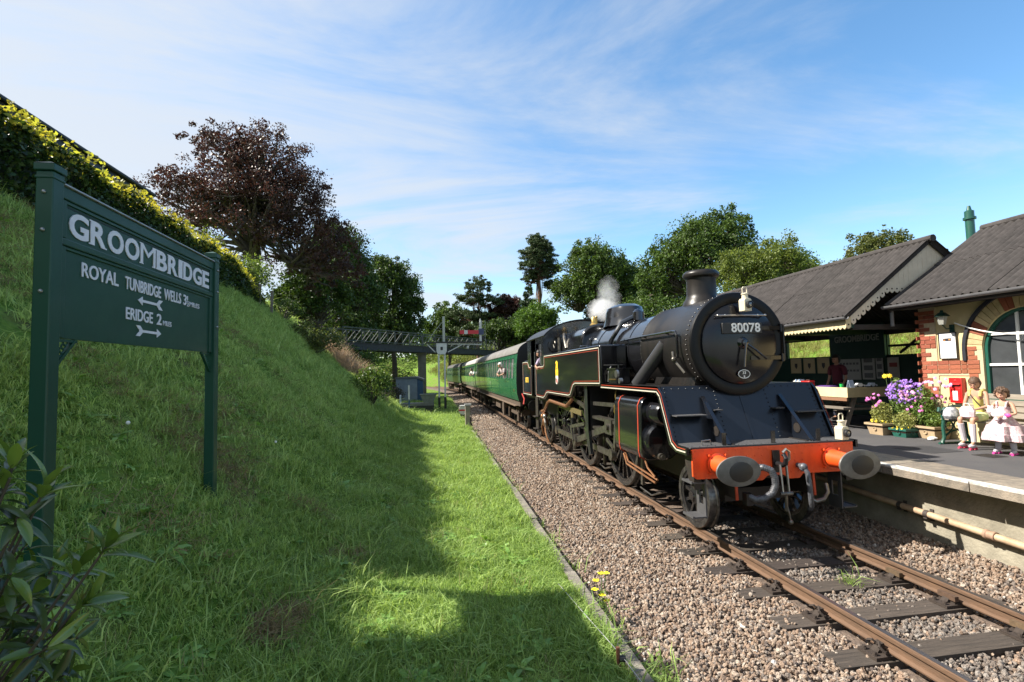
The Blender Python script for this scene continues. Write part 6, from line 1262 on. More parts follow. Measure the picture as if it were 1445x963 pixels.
    if near:
        for sx in (-1, 1): obj('buffer', MB().cyl((sx * .864, 0, 1.05), (sx * .864, -.5, 1.05), .09, n=14).cyl((sx * .864, -.5, 1.05), (sx * .864, -.54, 1.05), .2, n=18), CBLK, e)
        obj('gangway', MB().box(-.5, .5, -.45, 0.0, 1.1, 3.2), CBLK, e); obj('jumper_cable', MB().tube([(-1.2, -.02, 1.5), (-1.15, -.2, 1.3), (-1.2, -.3, 1.1)], .03, 8), mat('cable_red', (.4, .03, .02), .5), e)
        tm = text_mesh('1', .30, .002, .004); tm.materials.append(CREAML); link('class_number', tm, e, (-1.4225, 9.2, 1.75), (R(90), 0, R(-90)))
        tm = text_mesh('S4279', .14, .002, .0); tm.materials.append(BRASS)
        if False: link('running_number', tm, e, (-1.42, 1.4, 1.75), (R(90), 0, R(-90)))
        obj('lower_emblem', MB().cyl((-1.412, .75, 1.62), (-1.404, .75, 1.62), .06, n=12), BRASS, e)
    return e
carriage('green passenger carriage coupled next to the engine', 13.32, 0, 0, True)
carriage('green passenger carriage, second behind the engine', 33.4, 0, 0, True, CG, mat('carriage_roof_pale', (.36, .35, .33), .7, var=.3, vscale=2))
carriage('dark green carriage at the far end of the train, on the curve', 53.5, -.1, R(3.0), False, mat('carriage_dark_green', (.012, .04, .026), .35, var=.2), mat('carriage_roof_dark', (.06, .058, .055), .8))
# people leaning out of the windows and in the cab
def leaner(lab, x, y, z, rz, top, hair):
    J = dict(pelvis=(0, -.10, -.25), waist=(0, -.05, -.05), chest=(0, .04, .12), neck0=(0, .14, .25), neck=(0, .19, .32), head=(0, .24, .40), shL=(-.18, .12, .23), elL=(-.26, .24, .02), wrL=(-.08, .30, -.02), shR=(.18, .12, .23), elR=(.26, .24, .02), wrR=(.08, .30, -.02))
    return figure('person', lab, (x, y, z), rz, J, 1.0, SKIN, .105, (.2, 1, -.1), (hair, 'short'), 'people leaning from the train',
        [('shirt', {'pelvis': .12, 'waist': .125, 'chest': .14, 'shoulders': .09, 'shL': .075, 'shR': .075, 'al': ((-.25, .22, .05), .06), 'ar': ((.25, .22, .05), .06)}, [('pelvis', 'waist'), ('waist', 'chest'), ('chest', 'shoulders'), ('shoulders', 'shL'), ('shoulders', 'shR'), ('shL', 'al'), ('shR', 'ar')], top)])
leaner('white-haired person leaning out of the first carriage window near the engine', -1.42, 16.55, 2.25, R(115), mat('pale_shirt', (.50, .48, .46), .85, vscale=14, col2=(.2, .12, .14)), mat('hair_white', (.68, .64, .60), .7))
leaner('person in white leaning out of the second carriage, far down the train', -1.42, 34.4, 2.2, R(125), mat('white_shirt', (.72, .72, .70), .85), HAIRD)
leaner('crew member in a pale mauve shirt at the cab window of the engine', -1.05, 9.55, 2.5, R(110), mat('mauve_shirt', (.36, .30, .42), .85), HAIRD)

# ------------------------------------------------------------------ station sign on the bank
SGN = mat('sign_green', (.009, .055, .033), .42, var=.15, vscale=4, coat=.08, spec=.35, bump=.02, bscale=80); SLET = mat('sign_white', (.70, .69, .74), .45, var=.12, vscale=20)
SXP = -7.12
sg = empty('station_sign', (SXP, -1.5, 1.1), 0, 'large green station nameboard on two posts lettered GROOMBRIDGE in white', 'station sign'); sg.location = (0, 0, 0)
for y, zb in ((-2.788, .75), (-.272, .95)):
    p = obj('post', MB().box(SXP - .052, SXP + .052, y - .052, y + .052, zb, 3.74), SGN, sg, 0, .008)
    obj('post_cap', MB().box(SXP - .062, SXP + .062, y - .062, y + .062, 3.742, 3.79).add([(SXP - .062, y - .062, 3.79), (SXP + .062, y - .062, 3.79), (SXP + .062, y + .062, 3.79), (SXP - .062, y + .062, 3.79), (SXP, y, 3.82)], [(0, 1, 4), (1, 2, 4), (2, 3, 4), (3, 0, 4)]).box(SXP - .057, SXP + .057, y - .057, y + .057, 3.69, 3.71), SGN, p, 0, .006)
    for z in (3.6, 3.35, 2.95): obj('bolt', MB().sph((SXP + .054 if y > -1 else SXP - .0, y - (0 if y > -1 else .054), z), .014, 8, 6), SLET if False else mat('bolt_steel', (.3, .3, .3), .4, .8), p)
Y0, Y1 = -2.735, -.325
obj('panel', MB().box(SXP - .02, SXP + .012, Y0, Y1, 2.66, 3.66), SGN, sg, 0)
for nm, z0, z1 in (('top_rail', 3.60, 3.685), ('middle_rail', 3.285, 3.335)): obj(nm, MB().box(SXP - .03, SXP + .034, Y0, Y1, z0, z1), SGN, sg, 0, .008)
obj('top_cap', MB().box(SXP - .045, SXP + .05, Y0, Y1, 3.687, 3.70), mat('sign_cap', (.30, .33, .38), .35, var=.2), sg, 0, .004)
for y in (Y0, Y1 - .07): obj('side_stile', MB().box(SXP - .03, SXP + .028, y, y + .07, 3.337, 3.598).box(SXP - .03, SXP + .028, y, y + .07, 2.66, 3.283), SGN, sg, 0, .006)
obj('inner_bead', MB().box(SXP + .012, SXP + .024, Y0 + .07, Y1 - .07, 3.575, 3.598).box(SXP + .012, SXP + .024, Y0 + .07, Y1 - .07, 3.262, 3.283), SGN, sg, 0, .004)
obj('panel_line', MB().box(SXP + .012, SXP + .0145, Y0 + .07, Y1 - .07, 3.555, 3.566), mat('shadow_groove', (.004, .018, .014), .6), sg)
def fit_text(body, y0, y1, z0, z1, bold, x=SXP + .0165, m_=SLET, parent=None, spacing=1.0):
    t = text_mesh(body, .2, .003, bold, spacing=spacing); co = np.empty(len(t.vertices) * 3, np.float32); t.vertices.foreach_get('co', co); co = co.reshape(-1, 3); a = co.min(0); b_ = co.max(0)
    t.transform(Matrix.Translation((y0, z0, 0)) @ Matrix.Diagonal(((y1 - y0) / (b_[0] - a[0]), (z1 - z0) / (b_[1] - a[1]), 1, 1)) @ Matrix.Translation((-a[0], -a[1], 0))); t.materials.append(m_)
    return link('lettering', t, parent or sg, (x, 0, 0), (R(90), 0, R(90)))
def fit_letters(body, y0, y1, z0, z1, bold, serif=True):
    """condensed display letters: each glyph fitted to its own slot"""
    wt = {'I': .46, 'M': 1.22, 'O': 1.06, 'G': 1.06, 'E': .86, 'B': .96, 'R': .96, 'D': 1.0}
    tot = sum(wt.get(c, 1) for c in body); k = (y1 - y0) / tot; y = y0; h = z1 - z0
    for c in body:
        w = wt.get(c, 1) * k; g = .10 * k
        o_ = fit_text(c, y + g / 2, y + w - g / 2, z0, z1, 0 if c == 'M' else bold)
        o_.name = 'letter'
        if serif and c in 'RMBIDE':
            m = MB(); a = y + g / 2; b_ = y + w - g / 2; t = .010; sw = .02
            xs_ = {'I': [(a + b_) / 2], 'M': [a + .018, b_ - .018], 'R': [a + .018, b_ - .02], 'B': [a + .012], 'D': [a + .012], 'E': [a + .012]}[c]
            for xc in xs_:
                m.box(SXP + .0145, SXP + .0192, xc - sw - .012, xc + sw + .008, z0, z0 + t)
                if not (c == 'R' and xc > (a + b_) / 2): m.box(SXP + .0145, SXP + .0192, xc - sw - .012, xc + sw * .6, z1 - t, z1)
            obj('serif', m, SLET, o_.parent, 0)
        y += w
fit_letters('GROOMBRIDGE', -2.64, -.40, 3.365, 3.545, .006)
fit_text('ROYAL', -2.49, -2.06, 3.11, 3.215, .003); fit_text('TUNBRIDGE', -1.97, -1.42, 3.11, 3.215, .003); fit_text('WELLS', -1.36, -1.04, 3.11, 3.215, .003); fit_text('3', -.99, -.93, 3.11, 3.215, .003)
fit_text('1', -.915, -.90, 3.165, 3.21, .001); fit_text('2', -.915, -.88, 3.105, 3.145, .001); obj('fraction_bar', MB().box(SXP + .0145, SXP + .018, -.918, -.878, 3.151, 3.157), SLET, sg); fit_text('MILES', -.86, -.64, 3.112, 3.16, .001)
fit_text('ERIDGE', -1.95, -1.55, 2.865, 2.965, .003); fit_text('2', -1.48, -1.40, 2.865, 2.965, .003); fit_text('MILES', -1.37, -1.22, 2.866, 2.912, .001)
def arrow(yc, z, d):
    m = MB(); P_ = lambda u, v: (yc + d * u, z + v)
    m.prism([P_(-.15, -.011), P_(.14, -.011), P_(.14, .011), P_(-.15, .011)], SXP + .0145, SXP + .019); m.prism([P_(.13, -.038), P_(.20, 0), P_(.13, .038)], SXP + .0145, SXP + .0191)
    for s in (-1, 1): m.prism([P_(-.20, s * .045), P_(-.14, s * .045), P_(-.10, s * .012), P_(-.16, s * .012)], SXP + .0145, SXP + .0188)
    return obj('arrow', m, SLET, sg, 0)
arrow(-1.585, 3.045, -1); arrow(-1.605, 2.785, 1)
for y, d in ((-2.722, 1), (-.338, -1)):
    m = MB(); m.bar((SXP, y, 2.45), (SXP, y + d * .2, 2.652), .02, .025, (1, 0, 0)).bar((SXP, y + d * .01, 2.645), (SXP, y + d * .22, 2.645), .02, .02)
    for i in range(6): t = i / 5; m.tube([(SXP, y + d * .02 + .02 * math.cos(a) + d * .12 * t * .8, 2.63 - .16 * (1 - t) * .8 + .02 * math.sin(a)) for a in [6.283 * j / 8 for j in range(8)]], .006, 5, True)
    obj('corner_bracket', m, SGN, sg)

# ------------------------------------------------------------------ laurel-like bush in the left foreground
bush = empty('evergreen_bush', (-6.5, -4.4, float(height(-6.5, -4.4))), 0, 'glossy evergreen bush with long leaves at the left front', 'bush'); bush.location = (0, 0, 0)
LAUR = leafmat('glossy_leaf', (.075, .14, .028), (.16, .22, .045), .28, .22, .3, .7); OLDL = leafmat('old_leaf', (.03, .06, .016), (.06, .085, .02), .15, .3, .3, .6)
def long_leaf(L_, W_, curl, seed):
    V = []; F = []; n = 9
    for i in range(n + 1):
        t = i / n; w = W_ * math.sin(math.pi * min(1, t * .96 + .03)) ** .75 * (1.15 - .3 * t); z = -curl * t * t * L_
        V += [(-w, t * L_, z + w * .35), (-w * .5, t * L_, z + w * .12), (0, t * L_, z), (w * .5, t * L_, z + w * .12), (w, t * L_, z + w * .35)]
    for i in range(n):
        for j in range(4): a = i * 5 + j; F.append((a, a + 1, a + 6, a + 5))
    me = bpy.data.meshes.new('leaf'); me.from_pydata(V, [], F); me.update(); me.shade_smooth(); return me
LM = [long_leaf(.135, .020, .18, 0), long_leaf(.115, .019, .35, 1), long_leaf(.15, .021, .5, 2)]; LO = [m.copy() for m in LM]
for m in LM: m.materials.append(LAUR)
for m in LO: m.materials.append(OLDL)
BR_ = mat('twig_brown', (.06, .045, .03), .8)
whorls = []
for (px, py, D_, ax) in [(150, 772, 1.95, (.5, 0, .75)), (62, 690, 2.0, (.25, .1, .9)), (18, 655, 1.95, (.1, .1, 1)), (112, 800, 2.0, (.4, .2, .8)), 
                        (120, 850, 2.0, (.6, 0, .5)), (45, 840, 1.95, (.5, 0, .6)), (75, 800, 2.1, (.4, .1, .8)), (20, 860, 2.0, (.5, 0, .6)), (65, 915, 1.9, (.6, 0, .4)), (5, 690, 1.95, (.2, 0, .9)), (40, 720, 2.05, (.3, .1, .9)), (110, 900, 2.05, (.6, .1, .4)), (25, 730, 1.9, (.3, -.1, .8)), (85, 890, 2.0, (.6, .1, .4)), (15, 810, 1.85, (.4, -.2, .7)), (15, 900, 1.9, (.5, 0, .4)), (55, 940, 2.0, (.6, 0, .3)), (-15, 700, 1.9, (.2, 0, 1)), (-10, 860, 1.85, (.5, 0, .5)), (5, 955, 1.9, (.6, .1, .3)), (35, 770, 2.2, (.3, .3, .8)), (70, 850, 2.3, (.4, .3, .7)), (30, 900, 2.3, (.4, .3, .6)), (-5, 780, 2.1, (.3, .1, .9)), (95, 950, 2.1, (.6, .1, .3))]:
    v_ = at(px, py, D_); whorls.append(((v_.x, v_.y, v_.z), ax))
nl = 0
for wi, (c, ax) in enumerate(whorls):
    ax = Vector(ax).normalized(); q0 = Vector((0, 0, 1)).rotation_difference(ax); n = 9 if wi < 5 else 8
    c = Vector(c); b0 = Vector((-6.55, -4.4, float(height(-6.55, -4.4)) - .05)); obj('stem', MB().tube([b0, b0.lerp(c, .55) + Vector((-.05, 0, -.03)), c - ax * .06, c], [.010, .007, .005, .004], 6), BR_, bush)
    for i in range(n):
        az = i * 2.399 + wi; el = R(random.uniform(18, 62)) if i > 2 else R(random.uniform(60, 82))
        if wi >= 5 and random.random() < .4: el = R(random.uniform(-30, 15))
        d = q0 @ Vector((math.cos(az) * math.cos(el), math.sin(az) * math.cos(el), math.sin(el)))
        up = (q0 @ Vector((0, 0, 1))); x = d.cross(up).normalized(); up = x.cross(d)
        Mx = Matrix((x.to_tuple(), d.to_tuple(), up.to_tuple())).transposed().to_4x4(); Mx.translation = c - ax * .025 * (i / n) * 2 + d * .008
        lf = link('leaf', (LM if (wi < 5 or i < 3) else LO)[(i + wi) % 3], bush); s = random.uniform(.75, 1.1); lf.matrix_world = Mx @ Matrix.Diagonal((s, s, s, 1)); nl += 1

# ------------------------------------------------------------------ trees
def branchy(m, p, q_, r0, r1, wob, n=5, sides=7):
    p = Vector(p); q_ = Vector(q_); pts = []; rs = []
    for i in range(n + 1):
        t = i / n; v = p.lerp(q_, t)
        if 0 < i < n: v += Vector((random.gauss(0, wob), random.gauss(0, wob), random.gauss(0, wob * .5)))
        pts.append(v); rs.append(r0 + (r1 - r0) * t)
    m.tube(pts, rs, sides)
def tree(name, label, base, crowns, lm, bark, n=9000, leaf=.3, trunk=.35, seed=0, clump=.22, grp='trees behind the station', aspect=.6, up=0.0, per=60, flat=1.0, droop=0.0, dens=2.3):
    """crowns: list of (centre, radii) in metres from base; leaves sit in clumps along real limbs, gaps between them"""
    r = np.random.default_rng(seed); random.seed(seed)
    crowns = [((c[0], c[1], c[2] + 6.3 - base[2]), rd) for c, rd in crowns]; n = int(n * dens * 1.35); leaf = leaf * .98
    e = empty(name, base, 0, label, 'tree', grp)
    vols = np.array([np.prod(c[1]) for c in crowns]) ** .75; vols /= vols.sum(); tr = MB(); pts = []
    htop = max(c[0][2] for c in crowns); branchy(tr, (0, 0, -.4), (crowns[0][0][0] * .6, crowns[0][0][1] * .6, htop), trunk, trunk * .25, trunk * .4, 7, 9)
    k = max(8, int(n / per))
    for ci, (c, rad) in enumerate(crowns):
        nk = max(5, int(k * vols[ci])); c = np.array(c); rad = np.array(rad, float)
        d = r.normal(0, 1, (nk, 3)); d /= np.linalg.norm(d, axis=1)[:, None]; d[:, 2] = np.where(d[:, 2] < -.55, -d[:, 2] * .5, d[:, 2])
        cen = c + d * (r.uniform(.25, 1.0, nk) ** .45)[:, None] * rad * (1 + .12 * np.sin(d[:, :1] * 7 + d[:, 1:2] * 5 + seed))
        rm = rad.mean() * clump
        for i in range(nk):
            q_ = r.normal(0, 1, (per, 3)); q_ /= np.linalg.norm(q_, axis=1)[:, None]; q_ *= (r.uniform(0, 1, per) ** .5)[:, None] * rm * r.uniform(.6, 1.35); q_[:, 2] *= flat
            q_[:, 2] -= droop * np.hypot(q_[:, 0], q_[:, 1]); pts.append(cen[i] + q_)
            if i < nk * .3: branchy(tr, (c[0] * .7, c[1] * .7, max(.3 * htop, c[2] - rad[2] * .55) if ci else r.uniform(.35, .8) * htop), cen[i] * .96 + np.array((0, 0, 0)), trunk * .28, trunk * .05, .25, 4, 5)
    V, F = leaves(np.concatenate(pts), leaf, seed, aspect, up)
    me = rawmesh('crown', V, quads=F); me.materials.append(lm); cr_ = link('crown', me, e); obj('trunk', tr, bark, e); return e
BARK = mat('bark_grey', (.085, .070, .055), .9, var=.4, vscale=6, bump=.6, bscale=12, stretch=(1, 1, .25)); PBARK = mat('pine_bark', (.20, .105, .06), .9, var=.4, vscale=4, col2=(.09, .06, .045), bump=.5, bscale=10)
COPB = leafmat('copper_leaf', (.075, .028, .020), (.036, .028, .020), .28, .45, .4); DKG = leafmat('dark_tree_leaf', (.032, .066, .015), (.065, .105, .024), .28, .5, .4); MID = leafmat('oak_leaf', (.040, .080, .016), (.075, .120, .028), .3, .5, .4); LITE = leafmat('light_tree_leaf', (.085, .13, .028), (.14, .17, .04), .35, .5, .35); PINE = leafmat('pine_needle', (.032, .058, .020), (.06, .088, .03), .15, .6, .4); BRIGHT = leafmat('bright_bush_leaf', (.055, .12, .02), (.09, .16, .03), .3, .5, .3); CONI = leafmat('conifer_leaf', (.02, .045, .016), (.035, .065, .02), .12, .6, .35)
def sc(k, crowns): return [((c[0] * k, c[1] * k, (c[2] + 3.94) * k - 3.94), tuple(v * k for v in rd)) for c, rd in crowns]
def base_at(px, D, z=None):
    v = at(px, 480, D); return (v.x, v.y, float(height(v.x, v.y)) if z is None else z)
b = base_at(352, 35)
tree('copper_beech', 'large copper beech with dark purple-brown leaves behind the hedge', b, [((0, 0, 7.0), (5.2, 5, 5.2)), ((-3.6, 0, 8.2), (3.0, 3, 2.8)), ((1.0, 0, 11.2), (3.2, 3, 2.6)), ((-1.5, 0, 11.8), (2.8, 2.5, 2.2)), ((4.2, -.5, 5.2), (3.2, 3, 2.8)), ((2.8, 0, 8.6), (2.8, 3, 2.4)), ((5.6, -1, 3.2), (2.4, 2.5, 2.2))], COPB, BARK, 16000, .19, .5, 3, .17, 'trees along the bank', .5, .5, 50, .75, dens=2.4)
tree('broadleaf_tree', 'dark green broad tree between the copper beech and the footbridge', base_at(490, 56), sc(1.2, [((0, 0, 5.2), (2.6, 3, 4.4)), ((-1.2, 0, 8.0), (2.2, 2.5, 2.4)), ((1.2, 0, 3.2), (2.4, 2.5, 2.4)), ((-1, -1, .6), (3.2, 2.5, 2.4)), ((1.6, -1, -1.2), (2.6, 2.5, 2.2))]), DKG, BARK, 11500, .28, .4, 5, .22, 'trees along the bank')
tree('broadleaf_tree', 'dark rounded tree with sky showing through, just left of the bridge pier', base_at(556, 66), sc(1.19, [((0, 0, 4.6), (3.1, 3, 4.2)), ((-.8, 0, 7.0), (2.4, 2.5, 2.0)), ((1.5, 0, 3.0), (2.2, 2.5, 2.4)), ((-2.8, 0, 3.4), (2.2, 2.5, 2.6)), ((.2, 0, .6), (3.6, 3, 2.2)), ((-3, 0, .2), (3, 2.5, 2.2))]), DKG, BARK, 12500, .30, .4, 6, .2, 'trees along the bank')
tree('broadleaf_tree', 'dark green tree low behind the copper beech, over the hedge end', base_at(450, 42), [((0, 0, 3.0), (2.8, 3, 3.2)), ((-1.8, 0, 1.8), (2.2, 2.5, 2))], DKG, BARK, 5000, .26, .3, 8, .22, 'trees along the bank')
tree('scots_pine', 'broad scots pine above the red signal arm', base_at(675, 80), [((0, 0, 9.6), (2.2, 2.2, 1.7)), ((-1.2, 0, 7.6), (2.4, 2.4, 1.3)), ((1.6, 0, 7.2), (2.6, 2.4, 1.2)), ((-2.0, 0, 5.0), (2.8, 2.4, 1.3)), ((1.2, 0, 4.6), (3.2, 2.6, 1.2)), ((-.5, 0, 2.6), (3.6, 3, 1.5))], PINE, PBARK, 8000, .36, .32, 12, .24, 'trees beyond the footbridge', .3, .4, 55, .5)
tree('broadleaf_tree', 'mid green tree beside the broad pine, beyond the footbridge', base_at(634, 84), [((0, 0, 4.8), (2.8, 3, 3.2)), ((-2.0, 0, 3.2), (2.6, 2, 2.6)), ((1, 0, 1.5), (4, 2.5, 2.6))], MID, BARK, 5000, .36, .3, 13, .22, 'trees beyond the footbridge')
tree('copper_tree', 'small dark purple tree beyond the footbridge between the pines', base_at(714, 82), [((0, 0, 4.6), (3.2, 2.5, 3.2)), ((.4, 0, 6.8), (2.1, 2, 1.8))], COPB, BARK, 5000, .34, .3, 14, .22, 'trees beyond the footbridge')
tree('dark_shrub', 'dark rounded shrub below the purple tree beyond the footbridge', base_at(705, 70), [((0, 0, 1.3), (3.2, 2.5, 2.2)), ((2.6, 0, .8), (2.4, 2, 1.6))], DKG, BARK, 4000, .30, .2, 15, .25, 'trees beyond the footbridge')
tree('scots_pine', 'tall slender scots pine with a long bare trunk', base_at(765, 62), [((-.4, 0, 12.0), (1.2, 1.2, 1.2)), ((-.9, 0, 10.4), (1.7, 1.5, .9)), ((.6, 0, 10.6), (1.6, 1.5, .9)), ((-1.2, 0, 8.8), (1.6, 1.5, .8)), ((1.2, 0, 8.6), (1.7, 1.5, .9)), ((-1.4, 0, 7.2), (1.1, 1.2, .7)), ((1.6, 0, 6.6), (1.3, 1.2, .8)), ((0, 0, 9.6), (2.0, 1.6, 1.0)), ((-.2, 0, 7.8), (2.0, 1.5, .8)), ((.2, 0, 11.4), (1.5, 1.3, .9))], PINE, PBARK, 11000, .26, .24, 16, .30, 'trees beyond the footbridge', .3, .4, 50, .45)
tree('conifer', 'narrow dark conifer left of the slender pine trunk', base_at(747, 74), [((0, 0, 3.0), (1.9, 1.9, 2.8)), ((0, 0, 5.6), (1.3, 1.3, 1.8)), ((0, 0, 7.6), (.7, .7, 1.4))], CONI, BARK, 4500, .32, .25, 17, .25, 'trees beyond the footbridge', .35, .3)
tree('rounded_tree', 'bright green rounded tree at the foot of the slender pine', base_at(758, 60), [((0, 0, 1.6), (2.6, 2.6, 2.5))], BRIGHT, BARK, 5500, .22, .2, 18, .2, 'trees beyond the footbridge')
tree('oak', 'broad oak standing behind the engine dome', base_at(846, 58), [((0, 0, 5.6), (4.4, 4, 4.4)), ((-.8, 0, 8.6), (2.8, 3, 2.4)), ((3.0, 0, 6.6), (2.4, 2.5, 2.6)), ((-3.2, 0, 4.4), (2.4, 2.5, 3.0)), ((3.2, 0, 3.2), (2.6, 2.5, 2.6))], MID, BARK, 12000, .27, .5, 20, .2)
tree('oak', 'tallest oak, rising behind the engine chimney', base_at(1002, 48), [((0, 0, 6.0), (4.6, 4, 4.4)), ((1.8, 0, 8.8), (2.8, 3, 2.4)), ((-3.6, 0, 4.8), (3.0, 3, 3.4)), ((4.0, 0, 5.6), (2.2, 2.5, 2.6)), ((-1.0, 0, 8.2), (2.4, 2.5, 2.0)), ((-5.6, 0, 3.0), (2.0, 2, 2.6))], MID, BARK, 14000, .24, .5, 21, .19)
tree('light_green_tree', 'yellow-green tree rising over the shelter roof beside the smokebox', base_at(1090, 40), [((-2.2, 0, 3.0), (2.6, 2.5, 2.6)), ((.8, 0, 3.6), (2.4, 2.5, 2.6)), ((2.6, 0, 2.8), (2.0, 2, 1.8)), ((-.6, 0, 2.0), (3, 2.5, 2.2))], LITE, BARK, 9000, .19, .3, 22, .2)
tree('broadleaf_tree', 'mid green tree at the back, between the tallest oak and the yellow-green tree', base_at(1112, 52), [((0, 0, 5.2), (3.4, 3, 3.0)), ((2.4, 0, 3.8), (2.6, 2.5, 2.6))], MID, BARK, 6000, .25, .35, 23, .22)
tree('broadleaf_tree', 'spreading tree showing above the shelter ridge near the green flue', base_at(1255, 42), [((-.6, 0, 5.2), (2.4, 2.6, 2.0)), ((2.4, 0, 4.2), (2.6, 2.5, 2.0)), ((-2.6, 0, 3.6), (1.8, 2, 1.8)), ((0, 0, 3), (3.4, 2.5, 2))], leafmat('olive_tree_leaf', (.07, .095, .025), (.11, .12, .03), .3, .5, .35), BARK, 8000, .21, .35, 24, .2)
tree('broadleaf_tree', 'dense green tree low behind the engine cab', base_at(905, 62), [((0, 0, 4.8), (3.6, 3, 3.6)), ((3.5, 0, 3.6), (3.4, 3, 3.2)), ((-4, 0, 2.2), (3, 3, 2.6))], MID, BARK, 8000, .28, .35, 25, .22)
tree('shadow_tree', 'unseen tree out of frame, added to shade the near grass', (-12.6, .2, float(height(-12.6, .2))), [((-.4, -2.3, 1.5), (1.9, 1.6, 1.7))], DKG, BARK, 6000, .2, .25, 26, .24, 'trees along the bank')  # crown out of view, added and sized to cast the shadow on the verge

# hedge along the crest, its fresh growth catching the sun
def hedge_part(n, x0, x1, y0, y1, zf0, zf1, size, seed, shell=True):
    r = np.random.default_rng(seed); x = r.uniform(x0, x1, n); y = r.uniform(y0, y1, n); t = r.uniform(0, 1, n)
    if shell:
        face = r.integers(0, 3, n); x = np.where(face == 0, x1 - abs(r.normal(0, .10, n)), x); t = np.where(face == 1, 1 - abs(r.normal(0, .06, n)), t)
    z = zf0(y) + (zf1(y) - zf0(y)) * t; z += .10 * np.sin(y * 2.3) * np.sin(y * .7 + 1) * t; x = x + .10 * np.sin(y * 3.1) * np.sin(z * 2.5)
    return leaves(np.stack([x, y, z], 1), size, seed, .6, .2)
zb_ = lambda y: height(-12.2, y) - .1
zt_ = lambda y: 7.10 - .03 * (y - 2) - .9 * sstep(14, 17, y)
hg = empty('hedge', (-12.4, 7, float(height(-12.4, 7))), 0, 'clipped dark hedge with sunlit yellow tips along the top of the bank', 'hedge'); hg.location = (0, 0, 0)
V, F = hedge_part(26000, -13.0, -11.9, 1.0, 17, zb_, zt_, .11, 31); me = rawmesh('foliage', V, quads=F); me.materials.append(leafmat('hedge_leaf', (.022, .045, .012), (.04, .07, .016), .25, .4, .4)); link('foliage', me, hg)
V, F = hedge_part(7500, -12.75, -11.8, 1.0, 17, lambda y: zt_(y) - .2, lambda y: zt_(y) + .22, .085, 32, False); me = rawmesh('new_growth', V, quads=F); me.materials.append(leafmat('hedge_tip_leaf', (.36, .33, .06), (.20, .24, .05), .55, .45, .3)); link('new_growth', me, hg)
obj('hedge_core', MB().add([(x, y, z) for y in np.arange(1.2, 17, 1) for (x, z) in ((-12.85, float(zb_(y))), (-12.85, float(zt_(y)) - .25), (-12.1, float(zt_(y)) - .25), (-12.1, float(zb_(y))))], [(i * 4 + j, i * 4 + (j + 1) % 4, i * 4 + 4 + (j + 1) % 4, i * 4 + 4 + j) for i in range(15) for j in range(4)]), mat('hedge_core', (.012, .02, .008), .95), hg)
def shrub(name, lab, loc, crowns, lm, n, size, seed, grp='shrubs on the bank', up=.3):
    e = empty(name, loc, 0, lab, 'shrub', grp); P_ = []; random.seed(seed)
    r = np.random.default_rng(seed); m = MB()
    for c, rad in crowns:
        for i in range(max(6, int(n / len(crowns) / 60))):
            d = r.normal(0, 1, 3); d /= np.linalg.norm(d); d[2] = abs(d[2]) * 1.0 - .2; cc = np.array(c) + d * r.uniform(.3, 1) ** .5 * np.array(rad); P_.append(cc + r.normal(0, 1, (60, 3)) * np.array(rad) * .16)
            if i < 8: m.tube([(c[0] * .3, c[1] * .3, -.2), tuple(cc * .6), tuple(cc)], [.03, .02, .008], 5)
    V, F = leaves(np.concatenate(P_), size, seed, .5, up); me = rawmesh('foliage', V, quads=F); me.materials.append(lm); link('foliage', me, e); obj('stem', m, BARK, e); return e
def on(px, py, D): v = at(px, py, D); return (v.x, v.y, float(height(v.x, v.y)))
shrub('conifer_shrub', 'dark conifer rising behind the hedge below the copper beech', on(225, 330, 23), [((0, 0, 1.6), (1.6, 1.5, 1.9)), ((.9, 0, .8), (1.4, 1.3, 1.4))], CONI, 5000, .13, 41)
shrub('light_shrub', 'light green shrub at the hedge end under the copper beech', on(292, 360, 22), [((0, 0, 1.3), (.9, .9, 1.5)), ((.8, 0, .7), (.8, .8, 1.0))], LITE, 2600, .13, 42)
shrub('light_shrub', 'pale green shrub on the crest to the right of the sign', on(350, 400, 22), [((0, 0, .9), (1.0, .9, 1.1))], leafmat('pale_shrub_leaf', (.10, .16, .035), (.15, .21, .05), .35), 2200, .12, 43)
shrub('clipped_bush', 'small clipped bush behind the fence posts on the crest', on(398, 415, 23), [((0, 0, .4), (.8, .7, .6))], DKG, 1800, .09, 44)
shrub('leafy_bush', 'rounded olive green bush on the crest beside the dry grass', on(440, 440, 22), [((0, 0, .5), (1.2, 1.1, .9)), ((.6, .2, .2), (1.0, 1, .8)), ((-.9, 0, .4), (.8, .8, .7))], leafmat('olive_leaf', (.055, .075, .018), (.09, .11, .03), .3), 4200, .11, 45)
shrub('leafy_bush', 'fresh green bush at the foot of the bank', hit(520, 572), [((0, 0, .55), (.95, .9, .9)), ((.3, 0, .9), (.6, .6, .7))], leafmat('fresh_leaf', (.06, .11, .02), (.10, .16, .035), .3), 3400, .10, 46)
shrub('buddleia', 'dark bush with dull pink flower heads at the foot of the bank', hit(552, 570), [((0, 0, .6), (1.1, 1, .95))], leafmat('buddleia_leaf', (.05, .06, .03), (.12, .09, .07), .25), 3200, .11, 47)
shrub('green_scrub', 'green scrub on the slope under the left end of the footbridge', (-13.2, 38, float(height(-13.2, 38))), [((0, 0, .8), (2.2, 2.2, 1.6)), ((2.0, 2, .2), (2, 2, 1.4))], MID, 3600, .2, 48)
shrub('green_scrub', 'pale green scrub in the gap beneath the footbridge, beyond the grey hut', (-9.5, 62, float(height(-9.5, 62))), [((0, 0, 1.2), (3.4, 2.6, 2.2)), ((-3.5, 0, 1.2), (3, 2.6, 2.2))], LITE, 4500, .26, 49)
